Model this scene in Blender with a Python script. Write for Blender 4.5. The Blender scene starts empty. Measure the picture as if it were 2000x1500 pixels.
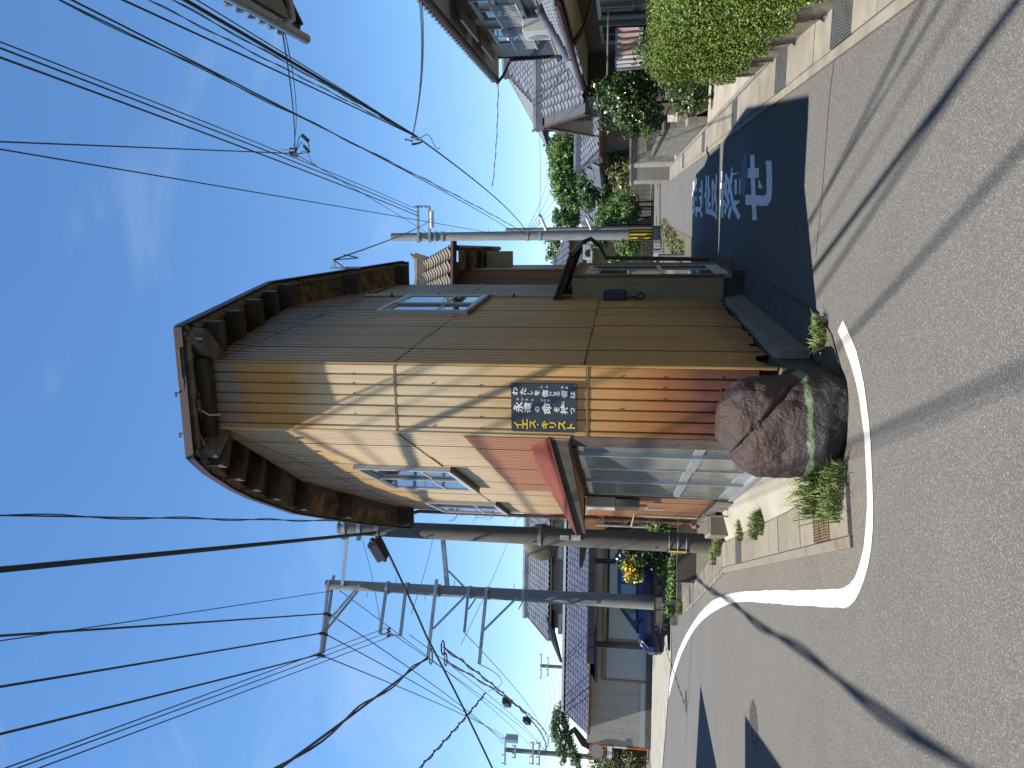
import bpy, math, random
import numpy as np
from mathutils import Vector, Matrix, noise

random.seed(7)
rng = np.random.default_rng(7)
scene = bpy.context.scene
COL = scene.collection

# ------------------------------------------------------------------ camera
# the photograph lies on its side: "up" in the street is "left" in the picture
FPX, PITCH, ROLL, CAMH = 1503.0, math.radians(8.15), math.radians(1.0), 1.65
cp, sp, cr, sr = math.cos(PITCH), math.sin(PITCH), math.cos(ROLL), math.sin(ROLL)
FW = Vector((0, cp, sp))
U0, R0 = Vector((0, -sp, cp)), Vector((1, 0, 0))
UP, RT = U0 * cr - R0 * sr, R0 * cr + U0 * sr
CAM = Vector((0, 0, CAMH))
cam_data = bpy.data.cameras.new('camera')
cam_data.sensor_fit = 'HORIZONTAL'
cam_data.sensor_width = 36.0
cam_data.lens = 36.0 * FPX / 2000.0
cam_data.clip_end = 3000
cam_data.clip_start = 0.05
cam = bpy.data.objects.new('camera', cam_data)
COL.objects.link(cam)
cam.matrix_world = Matrix((
    (-UP.x, RT.x, -FW.x, CAM.x),
    (-UP.y, RT.y, -FW.y, CAM.y),
    (-UP.z, RT.z, -FW.z, CAM.z),
    (0, 0, 0, 1)))
scene.camera = cam

# ------------------------------------------------------------------ sky, sun, exposure
SUN_EL = math.radians(66.5)
SUN_H = Vector((-0.913, -0.408))          # horizontal direction towards the sun
world = bpy.data.worlds.new('World')
scene.world = world
world.use_nodes = True
wn, wl = world.node_tree.nodes, world.node_tree.links
wn.clear()
w_out = wn.new('ShaderNodeOutputWorld')
w_bg = wn.new('ShaderNodeBackground')
w_sky = wn.new('ShaderNodeTexSky')
w_sky.sky_type = 'NISHITA'
w_sky.sun_disc = False
w_sky.sun_elevation = SUN_EL
w_sky.sun_rotation = math.atan2(SUN_H.x, SUN_H.y)
w_sky.altitude = 0
w_sky.air_density = 1.0
w_sky.dust_density = 0.0
w_sky.ozone_density = 3.0
w_bg.inputs['Strength'].default_value = 0.095
# thin cirrus streaks, the same all over the sky
w_tc = wn.new('ShaderNodeTexCoord')
w_map = wn.new('ShaderNodeMapping')
w_map.inputs['Rotation'].default_value = (0.25, -0.5, 0.6)
w_map.inputs['Scale'].default_value = (1.2, 6.5, 3.2)
w_no = wn.new('ShaderNodeTexNoise')
w_no.inputs['Scale'].default_value = 1.5
w_no.inputs['Detail'].default_value = 9
w_no.inputs['Roughness'].default_value = 0.58
w_no.inputs['Distortion'].default_value = 0.5
w_rmp = wn.new('ShaderNodeValToRGB')
w_rmp.color_ramp.elements[0].position = 0.55
w_rmp.color_ramp.elements[0].color = (0, 0, 0, 1)
w_rmp.color_ramp.elements[1].position = 0.80
w_rmp.color_ramp.elements[1].color = (0.26, 0.26, 0.26, 1)
w_hsv = wn.new('ShaderNodeHueSaturation')
w_hsv.inputs['Saturation'].default_value = 1.17
w_mix = wn.new('ShaderNodeMixRGB')
w_mix.inputs['Color2'].default_value = (3.4, 4.0, 4.8, 1)
wl.new(w_tc.outputs['Generated'], w_map.inputs['Vector'])
wl.new(w_map.outputs['Vector'], w_no.inputs['Vector'])
wl.new(w_no.outputs['Fac'], w_rmp.inputs['Fac'])
wl.new(w_rmp.outputs['Color'], w_mix.inputs['Fac'])
wl.new(w_sky.outputs['Color'], w_hsv.inputs['Color'])
wl.new(w_hsv.outputs['Color'], w_mix.inputs['Color1'])
wl.new(w_mix.outputs['Color'], w_bg.inputs['Color'])
wl.new(w_bg.outputs['Background'], w_out.inputs['Surface'])

sun_data = bpy.data.lights.new('sun', 'SUN')
sun_data.energy = 4.6
sun_data.angle = math.radians(0.53)
sun_data.color = (1.0, 0.94, 0.84)
sun = bpy.data.objects.new('sun', sun_data)
COL.objects.link(sun)
to_sun = Vector((SUN_H.x * math.cos(SUN_EL), SUN_H.y * math.cos(SUN_EL), math.sin(SUN_EL)))
sun.rotation_euler = to_sun.to_track_quat('Z', 'Y').to_euler()

vs = scene.view_settings
vs.view_transform = 'Standard'
vs.look = 'None'
vs.exposure = 1.12
vs.gamma = 1.0
vs.use_curve_mapping = False

# ------------------------------------------------------------------ survey helpers
# photo pixel -> direction -> a point on a known plane (used once, as a tape measure)
def ray(x, y):
    return FW + RT * ((750 - y) / FPX) + UP * ((1000 - x) / FPX)
def gp(x, y, z=0.0):
    d = ray(x, y); return CAM + d * ((z - CAMH) / d.z)
def at(x, y, Y):
    d = ray(x, y); return CAM + d * (Y / d.y)

# ------------------------------------------------------------------ materials
MATS = {}
def nn(nt, kind, **kw):
    n = nt.nodes.new(kind)
    for k, v in kw.items():
        if k in n.inputs: n.inputs[k].default_value = v
        else: setattr(n, k, v)
    return n
def lin(c):
    return tuple(c) + (1.0,) if len(c) == 3 else tuple(c)
def mat(name, col, rough=0.7, col2=None, scale=6.0, detail=5, lo=0.35, hi=0.65, metal=0.0, bump=0.0, bscale=None,
        stretch=(1, 1, 1), rnd=0.0, ior=1.5, coords='Object', spec=0.5, fine=0.0, fscale=90, rough2=None, trans=0.0):
    m = bpy.data.materials.new(name)
    m.use_nodes = True
    nt = m.node_tree
    b = nt.nodes['Principled BSDF']
    b.inputs['Roughness'].default_value = rough
    b.inputs['Metallic'].default_value = metal
    b.inputs['IOR'].default_value = ior
    b.inputs['Specular IOR Level'].default_value = spec
    b.inputs['Base Color'].default_value = lin(col)
    tc = nn(nt, 'ShaderNodeTexCoord')
    mp = nn(nt, 'ShaderNodeMapping'); mp.inputs['Scale'].default_value = stretch
    nt.links.new(tc.outputs[coords], mp.inputs['Vector'])
    last = None
    if col2 is not None:
        no = nn(nt, 'ShaderNodeTexNoise', Scale=scale, Detail=detail, Roughness=0.6)
        nt.links.new(mp.outputs['Vector'], no.inputs['Vector'])
        mr = nn(nt, 'ShaderNodeMapRange'); mr.inputs['From Min'].default_value = lo; mr.inputs['From Max'].default_value = hi
        nt.links.new(no.outputs['Fac'], mr.inputs['Value'])
        mx = nn(nt, 'ShaderNodeMixRGB'); mx.inputs['Color1'].default_value = lin(col); mx.inputs['Color2'].default_value = lin(col2)
        nt.links.new(mr.outputs['Result'], mx.inputs['Fac'])
        last = mx.outputs['Color']
        if rough2 is not None:
            r2 = nn(nt, 'ShaderNodeMapRange'); r2.inputs['To Min'].default_value = rough; r2.inputs['To Max'].default_value = rough2
            nt.links.new(mr.outputs['Result'], r2.inputs['Value']); nt.links.new(r2.outputs['Result'], b.inputs['Roughness'])
    if fine > 0:
        nf = nn(nt, 'ShaderNodeTexNoise', Scale=fscale, Detail=3, Roughness=0.7)
        nt.links.new(mp.outputs['Vector'], nf.inputs['Vector'])
        mf = nn(nt, 'ShaderNodeMapRange'); mf.inputs['From Min'].default_value = 0.3; mf.inputs['From Max'].default_value = 0.7
        mf.inputs['To Min'].default_value = 1 - fine; mf.inputs['To Max'].default_value = 1 + fine
        nt.links.new(nf.outputs['Fac'], mf.inputs['Value'])
        mu = nn(nt, 'ShaderNodeMixRGB', blend_type='MULTIPLY'); mu.inputs['Fac'].default_value = 1
        if last is None: mu.inputs['Color1'].default_value = lin(col)
        else: nt.links.new(last, mu.inputs['Color1'])
        nt.links.new(mf.outputs['Result'], mu.inputs['Color2'])
        last = mu.outputs['Color']
    if rnd > 0:
        oi = nn(nt, 'ShaderNodeObjectInfo')
        mo = nn(nt, 'ShaderNodeMapRange'); mo.inputs['To Min'].default_value = 1 - rnd; mo.inputs['To Max'].default_value = 1 + rnd
        nt.links.new(oi.outputs['Random'], mo.inputs['Value'])
        mu = nn(nt, 'ShaderNodeMixRGB', blend_type='MULTIPLY'); mu.inputs['Fac'].default_value = 1
        if last is None: mu.inputs['Color1'].default_value = lin(col)
        else: nt.links.new(last, mu.inputs['Color1'])
        nt.links.new(mo.outputs['Result'], mu.inputs['Color2'])
        last = mu.outputs['Color']
    if last is not None:
        nt.links.new(last, b.inputs['Base Color'])
    if bump > 0:
        nb = nn(nt, 'ShaderNodeTexNoise', Scale=bscale or scale * 4, Detail=6, Roughness=0.65)
        nt.links.new(mp.outputs['Vector'], nb.inputs['Vector'])
        bm = nn(nt, 'ShaderNodeBump', Strength=bump, Distance=0.02)
        nt.links.new(nb.outputs['Fac'], bm.inputs['Height']); nt.links.new(bm.outputs['Normal'], b.inputs['Normal'])
    MATS[name] = m
    return m

# ------------------------------------------------------------------ mesh helpers
class MB:
    """collects faces and links them as ONE mesh object"""
    def __init__(s): s.v, s.f = [], []
    def add(s, vs_, fs_):
        o = len(s.v); s.v += [tuple(p) for p in vs_]; s.f += [tuple(i + o for i in f) for f in fs_]
        return s
    def hexa(s, p):      # 8 points: bottom 0-3 ccw, top 4-7
        return s.add(p, [(3, 2, 1, 0), (4, 5, 6, 7), (0, 1, 5, 4), (1, 2, 6, 5), (2, 3, 7, 6), (3, 0, 4, 7)])
    def box(s, x0, x1, y0, y1, z0, z1):
        return s.hexa([(x0, y0, z0), (x1, y0, z0), (x1, y1, z0), (x0, y1, z0), (x0, y0, z1), (x1, y0, z1), (x1, y1, z1), (x0, y1, z1)])
    def prism(s, pts, z0, z1):
        n = len(pts)
        z0s = z0 if isinstance(z0, (list, tuple)) else [z0] * n
        z1s = z1 if isinstance(z1, (list, tuple)) else [z1] * n
        vs_ = [(p[0], p[1], z0s[i]) for i, p in enumerate(pts)] + [(p[0], p[1], z1s[i]) for i, p in enumerate(pts)]
        fs_ = [tuple(range(n - 1, -1, -1)), tuple(range(n, 2 * n))] + [(i, (i + 1) % n, n + (i + 1) % n, n + i) for i in range(n)]
        return s.add(vs_, fs_)
    def slab(s, quad, th):   # polygon of 3-D points thickened along its normal
        q = [Vector(p) for p in quad]
        nrm = (q[1] - q[0]).cross(q[2] - q[0]).normalized() * th
        n = len(q)
        vs_ = q + [p + nrm for p in q]
        return s.add(vs_, [tuple(range(n - 1, -1, -1)), tuple(range(n, 2 * n))] + [(i, (i + 1) % n, n + (i + 1) % n, n + i) for i in range(n)])
    def tube(s, path, r, n=8, caps=True):
        path = [Vector(p) for p in path]
        rs = r if isinstance(r, (list, tuple)) else [r] * len(path)
        rings = []
        prev = None
        for i, p in enumerate(path):
            t = (path[min(i + 1, len(path) - 1)] - path[max(i - 1, 0)])
            t = t.normalized() if t.length > 1e-9 else Vector((0, 0, 1))
            a = Vector((0, 0, 1)) if abs(t.z) < 0.9 else Vector((1, 0, 0))
            if prev is not None: a = prev
            x = (a - t * a.dot(t)).normalized(); prev = x
            y = t.cross(x)
            rings.append([p + (x * math.cos(k * 2 * math.pi / n) + y * math.sin(k * 2 * math.pi / n)) * rs[i] for k in range(n)])
        vs_ = [v for rg in rings for v in rg]
        fs_ = []
        for i in range(len(path) - 1):
            for k in range(n):
                fs_.append((i * n + k, i * n + (k + 1) % n, (i + 1) * n + (k + 1) % n, (i + 1) * n + k))
        if caps:
            fs_.append(tuple(range(n - 1, -1, -1))); fs_.append(tuple((len(path) - 1) * n + k for k in range(n)))
        return s.add(vs_, fs_)
    def beam(s, a, b, w, h, up=(0, 0, 1)):
        a, b = Vector(a), Vector(b); t = (b - a).normalized(); up = Vector(up)
        x = t.cross(up)
        if x.length < 1e-4: x = t.cross(Vector((1, 0, 0)))
        x = x.normalized() * (w / 2); y = x.cross(t).normalized() * (h / 2)
        return s.hexa([a - x - y, a + x - y, b + x - y, b - x - y, a - x + y, a + x + y, b + x + y, b - x + y])
    def disc(s, c, nrm, r, th, n=24):
        c, nrm = Vector(c), Vector(nrm).normalized()
        return s.tube([c - nrm * th / 2, c + nrm * th / 2], r, n)
    def mesh(s, name):
        me = bpy.data.meshes.new(name); me.from_pydata(s.v, [], s.f); me.validate(); me.update()
        return me
    def build(s, name, m=None, parent=None, smooth=False, bevel=0.0):
        me = s.mesh(name)
        return link(name, me, m, parent, smooth, bevel)
def link(name, me, m=None, parent=None, smooth=False, bevel=0.0):
    if m is not None and not me.materials: me.materials.append(MATS[m] if isinstance(m, str) else m)
    if smooth:
        me.polygons.foreach_set('use_smooth', [True] * len(me.polygons))
        try: me.set_sharp_from_angle(angle=math.radians(40))
        except Exception: pass
    o = bpy.data.objects.new(name, me); COL.objects.link(o)
    if parent is not None:
        o.parent = parent
        o.matrix_parent_inverse = world_of(parent).inverted()
    if bevel > 0:
        md = o.modifiers.new('bevel', 'BEVEL'); md.width = bevel; md.segments = 2; md.limit_method = 'ANGLE'
    return o
def world_of(o):
    M = o.matrix_basis.copy()
    while o.parent is not None:
        M = o.parent.matrix_basis @ o.matrix_parent_inverse @ M; o = o.parent
    return M
def tag(o, label=None, cat=None, group=None, kind=None):
    if label: o['label'] = label
    if cat: o['category'] = cat
    if group: o['group'] = group
    if kind: o['kind'] = kind
    return o
def thing(name, loc, label, cat, group=None):
    o = bpy.data.objects.new(name, None); COL.objects.link(o)
    o.location = loc; o.empty_display_size = 0.3
    return tag(o, label, cat, group)
def place(name, me, M, parent=None):
    """one more object on shared mesh data, at world matrix M"""
    o = bpy.data.objects.new(name, me); COL.objects.link(o)
    if parent is not None:
        o.parent = parent; o.matrix_parent_inverse = world_of(parent).inverted()
    o.matrix_basis = M
    return o
class Frame:
    """a wall: origin, direction along, outward normal; p(s, z, out)"""
    def __init__(f, o, t):
        f.o = Vector((o[0], o[1], 0)); f.t = Vector((t[0], t[1], 0)).normalized()
    def out(f, n): f.n = Vector((n[0], n[1], 0)).normalized(); return f
    def p(f, s, z, q=0.0): return f.o + f.t * s + f.n * q + Vector((0, 0, z))
    def box(f, mb, s0, s1, z0, z1, q0, q1):
        return mb.hexa([f.p(s0, z0, q0), f.p(s1, z0, q0), f.p(s1, z0, q1), f.p(s0, z0, q1), f.p(s0, z1, q0), f.p(s1, z1, q0), f.p(s1, z1, q1), f.p(s0, z1, q1)])
    def M(f, s, z, q=0.0):  # local x along, y inward, z up
        n = -f.n
        p = f.p(s, z, q)
        return Matrix(((f.t.x, n.x, 0, p.x), (f.t.y, n.y, 0, p.y), (0, 0, 1, p.z), (0, 0, 0, 1)))

# ------------------------------------------------------------------ material palette
def asphalt(name, base, stone, dark):
    m = mat(name, base, rough=0.88, spec=0.3)
    nt = m.node_tree; b = nt.nodes['Principled BSDF']
    tc = nn(nt, 'ShaderNodeTexCoord')
    big = nn(nt, 'ShaderNodeTexNoise', Scale=0.55, Detail=4, Roughness=0.6)
    mid = nn(nt, 'ShaderNodeTexNoise', Scale=75.0, Detail=5, Roughness=0.8)
    vor = nn(nt, 'ShaderNodeTexVoronoi', Scale=190.0)
    vor2 = nn(nt, 'ShaderNodeTexVoronoi', Scale=120.0)
    for n in (big, mid, vor, vor2): nt.links.new(tc.outputs['Object'], n.inputs['Vector'])
    r1 = nn(nt, 'ShaderNodeMapRange'); r1.inputs['From Min'].default_value = 0.35; r1.inputs['From Max'].default_value = 0.68
    nt.links.new(big.outputs['Fac'], r1.inputs['Value'])
    c1 = nn(nt, 'ShaderNodeMixRGB'); c1.inputs['Color1'].default_value = lin(base); c1.inputs['Color2'].default_value = lin(dark)
    nt.links.new(r1.outputs['Result'], c1.inputs['Fac'])
    sep = nn(nt, 'ShaderNodeSeparateColor'); nt.links.new(vor.outputs['Color'], sep.inputs['Color'])
    r2 = nn(nt, 'ShaderNodeMapRange'); r2.inputs['From Min'].default_value = 0.80; r2.inputs['From Max'].default_value = 0.97
    nt.links.new(sep.outputs['Red'], r2.inputs['Value'])
    c2 = nn(nt, 'ShaderNodeMixRGB'); c2.inputs['Color2'].default_value = lin(stone)
    nt.links.new(r2.outputs['Result'], c2.inputs['Fac']); nt.links.new(c1.outputs['Color'], c2.inputs['Color1'])
    sep2 = nn(nt, 'ShaderNodeSeparateColor'); nt.links.new(vor2.outputs['Color'], sep2.inputs['Color'])
    r4 = nn(nt, 'ShaderNodeMapRange'); r4.inputs['From Min'].default_value = 0.0; r4.inputs['From Max'].default_value = 1.0
    r4.inputs['To Min'].default_value = 0.84; r4.inputs['To Max'].default_value = 1.16
    nt.links.new(sep2.outputs['Green'], r4.inputs['Value'])
    r3 = nn(nt, 'ShaderNodeMapRange'); r3.inputs['From Min'].default_value = 0.32; r3.inputs['From Max'].default_value = 0.68
    r3.inputs['To Min'].default_value = 0.80; r3.inputs['To Max'].default_value = 1.18
    nt.links.new(mid.outputs['Fac'], r3.inputs['Value'])
    m1 = nn(nt, 'ShaderNodeMixRGB', blend_type='MULTIPLY'); m1.inputs['Fac'].default_value = 1
    nt.links.new(c2.outputs['Color'], m1.inputs['Color1']); nt.links.new(r3.outputs['Result'], m1.inputs['Color2'])
    m2 = nn(nt, 'ShaderNodeMixRGB', blend_type='MULTIPLY'); m2.inputs['Fac'].default_value = 1
    nt.links.new(m1.outputs['Color'], m2.inputs['Color1']); nt.links.new(r4.outputs['Result'], m2.inputs['Color2'])
    nt.links.new(m2.outputs['Color'], b.inputs['Base Color'])
    bm = nn(nt, 'ShaderNodeBump', Strength=0.3, Distance=0.005)
    nt.links.new(vor.outputs['Distance'], bm.inputs['Height']); nt.links.new(bm.outputs['Normal'], b.inputs['Normal'])
    return m
asphalt('asphalt', (0.092, 0.089, 0.085), (0.195, 0.186, 0.17), (0.080, 0.077, 0.075))
asphalt('asphalt_pale', (0.105, 0.097, 0.086), (0.22, 0.20, 0.17), (0.088, 0.08, 0.07))

mat('ground', (0.10, 0.09, 0.06), 0.95, (0.05, 0.08, 0.03), 0.4)
mat('soil', (0.10, 0.085, 0.06), 0.95, (0.05, 0.055, 0.025), 3.0, fine=0.3, bump=0.5)
mat('concrete', (0.20, 0.185, 0.155), 0.85, (0.14, 0.125, 0.10), 2.2, fine=0.16, bump=0.12, rnd=0.1)
mat('concrete_pale', (0.27, 0.255, 0.215), 0.85, (0.20, 0.185, 0.15), 1.1, fine=0.12, bump=0.1, rnd=0.05)
mat('concrete_old', (0.16, 0.145, 0.115), 0.9, (0.085, 0.08, 0.06), 3.5, fine=0.3, fscale=60, bump=0.3, rnd=0.08)
mat('concrete_rusty', (0.155, 0.14, 0.112), 0.9, (0.125, 0.078, 0.045), 3.2, lo=0.55, hi=0.74, fine=0.25, fscale=60, bump=0.2, rnd=0.12)
mat('concrete_dark', (0.085, 0.08, 0.07), 0.9, (0.05, 0.048, 0.042), 3.0, fine=0.3, bump=0.3)
mat('block', (0.21, 0.20, 0.175), 0.9, (0.12, 0.115, 0.10), 5.0, fine=0.2, fscale=70, bump=0.25, rnd=0.14)
mat('steel_grate', (0.19, 0.20, 0.21), 0.5, (0.14, 0.14, 0.14), 8, metal=0.7)
mat('rusty_grate', (0.16, 0.115, 0.065), 0.8, (0.10, 0.06, 0.03), 12, metal=0.2)
mat('iron_lid', (0.10, 0.095, 0.09), 0.65, (0.07, 0.06, 0.05), 20, metal=0.4, bump=0.4, bscale=60)
mat('blue_lid', (0.10, 0.16, 0.25), 0.7, (0.15, 0.17, 0.20), 14, lo=0.4, hi=0.6, bump=0.4, bscale=70)
mat('paint_white', (0.47, 0.46, 0.43), 0.75, (0.36, 0.35, 0.32), 4.0, lo=0.45, hi=0.72, fine=0.16, fscale=60)
mat('paint_worn', (0.78, 0.77, 0.74), 0.75, (0.58, 0.57, 0.55), 9.0, lo=0.45, hi=0.70, fine=0.12, fscale=60)
mat('sealer', (0.03, 0.03, 0.03), 0.8)
mat('leaf_hedge', (0.12, 0.17, 0.018), 0.55, (0.055, 0.095, 0.012), 9.0, spec=0.45)
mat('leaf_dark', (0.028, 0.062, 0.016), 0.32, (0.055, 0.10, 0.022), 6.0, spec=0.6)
mat('leaf_mid', (0.055, 0.11, 0.022), 0.5, (0.03, 0.07, 0.015), 4.0)
mat('leaf_bright', (0.105, 0.20, 0.030), 0.5, (0.05, 0.11, 0.02), 3.0)
mat('leaf_pine', (0.035, 0.085, 0.022), 0.5, (0.06, 0.12, 0.02), 3.0)
mat('leaf_cloud', (0.035, 0.085, 0.03), 0.55, (0.05, 0.10, 0.03), 3.0)
mat('leaf_olive', (0.11, 0.12, 0.035), 0.6, (0.07, 0.075, 0.02), 4.0)
mat('petal', (0.62, 0.45, 0.015), 0.6)
mat('grass', (0.10, 0.16, 0.03), 0.6, (0.15, 0.17, 0.05), 5.0)
mat('bark', (0.075, 0.055, 0.04), 0.9, (0.04, 0.03, 0.022), 9, bump=0.5)
mat('rock', (0.050, 0.024, 0.018), 0.48, (0.026, 0.015, 0.013), 6.0, bump=1.0, bscale=40, spec=0.5)
mat('tile', (0.13, 0.145, 0.165), 0.36, (0.085, 0.095, 0.115), 1.5, rnd=0.14, spec=0.6)
mat('tile_navy', (0.060, 0.066, 0.10), 0.38, (0.085, 0.09, 0.125), 1.2, rnd=0.16, spec=0.6)
mat('tile_old', (0.155, 0.135, 0.105), 0.75, (0.09, 0.08, 0.065), 4, rnd=0.12)
mat('tile_under', (0.045, 0.05, 0.06), 0.7)
mat('wood_dark', (0.066, 0.045, 0.031), 0.85, (0.022, 0.016, 0.012), 5, stretch=(1, 1, 1), bump=0.4, rnd=0.2)
mat('wood_grey', (0.17, 0.135, 0.095), 0.9, (0.05, 0.036, 0.024), 7, bump=0.5, rnd=0.25)
mat('wood_soffit', (0.21, 0.145, 0.08), 0.9, (0.05, 0.03, 0.018), 6, bump=0.3, rnd=0.3)
mat('wood_orange', (0.30, 0.15, 0.06), 0.7, (0.20, 0.09, 0.035), 4, rnd=0.1)
mat('maroon', (0.055, 0.017, 0.014), 0.5, (0.032, 0.012, 0.010), 5, spec=0.4)
mat('canopy_red', (0.135, 0.036, 0.020), 0.75, (0.085, 0.019, 0.010), 2.6, lo=0.4, hi=0.68, fine=0.16, fscale=20, spec=0.2)
mat('alu', (0.34, 0.37, 0.40), 0.35, (0.28, 0.31, 0.34), 6, metal=0.5)
mat('alu_white', (0.42, 0.42, 0.41), 0.45)
mat('alu_brown', (0.10, 0.07, 0.05), 0.4)
mat('glass', (0.025, 0.03, 0.036), 0.04, ior=1.75, spec=0.8)
mat('glass_door', (0.15, 0.155, 0.14), 0.16, (0.085, 0.09, 0.082), 2.2, ior=1.45, spec=0.45)
mat('interior', (0.05, 0.045, 0.04), 0.9)
mat('curtain', (0.30, 0.31, 0.30), 0.9)
mat('pole_concrete', (0.20, 0.20, 0.195), 0.8, (0.15, 0.15, 0.145), 5, fine=0.12, stretch=(1, 1, 0.4), bump=0.08)
mat('pole_dark', (0.12, 0.113, 0.10), 0.85, (0.09, 0.085, 0.074), 5, fine=0.14, stretch=(1, 1, 0.4), bump=0.1)
mat('galv', (0.30, 0.32, 0.34), 0.45, (0.24, 0.26, 0.28), 7, metal=0.6)
mat('cable', (0.010, 0.010, 0.013), 0.6)
mat('cable_blue', (0.015, 0.028, 0.035), 0.6)
mat('black', (0.012, 0.012, 0.014), 0.5)
mat('insulator', (0.45, 0.44, 0.42), 0.3)
mat('yellow', (0.52, 0.38, 0.01), 0.6)
mat('white', (0.5, 0.5, 0.49), 0.5)
mat('sign_board', (0.020, 0.028, 0.042), 0.5, (0.032, 0.042, 0.06), 5, lo=0.35, hi=0.75, spec=0.4)
mat('letter_white', (0.62, 0.63, 0.63), 0.6)
mat('letter_yellow', (0.60, 0.42, 0.015), 0.6)
mat('plaster_cream', (0.32, 0.29, 0.22), 0.85, (0.27, 0.24, 0.18), 2)
mat('plaster_white', (0.36, 0.34, 0.30), 0.85, (0.31, 0.29, 0.25), 1.5)
mat('siding', (0.27, 0.26, 0.235), 0.7, (0.23, 0.22, 0.20), 3)
mat('wall_grey', (0.23, 0.215, 0.19), 0.8, (0.20, 0.185, 0.165), 2)
mat('wall_yellow', (0.25, 0.22, 0.105), 0.8, (0.21, 0.18, 0.085), 2)
mat('wall_brown', (0.075, 0.055, 0.045), 0.8)
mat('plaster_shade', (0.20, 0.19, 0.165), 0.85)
mat('shutter', (0.26, 0.255, 0.24), 0.5, metal=0.2)
mat('beige_panel', (0.25, 0.19, 0.105), 0.6, (0.20, 0.15, 0.085), 2.5, rnd=0.06)
mat('car_paint', (0.005, 0.007, 0.040), 0.22, spec=0.7, metal=0.3)
mat('tyre', (0.012, 0.012, 0.012), 0.85)
mat('rim', (0.35, 0.36, 0.37), 0.3, metal=0.8)
mat('lamp_glass', (0.40, 0.42, 0.45), 0.12)
mat('tail_red', (0.30, 0.012, 0.012), 0.25)
mat('orange_paint', (0.48, 0.11, 0.015), 0.5)
mat('mirror_face', (0.55, 0.57, 0.6), 0.04, metal=1.0)
mat('ac_white', (0.40, 0.40, 0.385), 0.5, (0.36, 0.36, 0.34), 3)
mat('cloth_pink', (0.38, 0.27, 0.25), 0.9, (0.30, 0.20, 0.20), 5)
mat('cloth_white', (0.44, 0.43, 0.42), 0.9)
mat('blue_plastic', (0.03, 0.08, 0.30), 0.5)
mat('terracotta', (0.15, 0.055, 0.035), 0.8)
mat('slate_roof', (0.085, 0.095, 0.085), 0.8, (0.11, 0.085, 0.05), 3, lo=0.45, hi=0.65)
mat('pipe_brown', (0.15, 0.075, 0.058), 0.6, (0.10, 0.05, 0.04), 4)
mat('pipe_white', (0.36, 0.34, 0.30), 0.6)
mat('vine', (0.11, 0.075, 0.05), 0.9)

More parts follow.
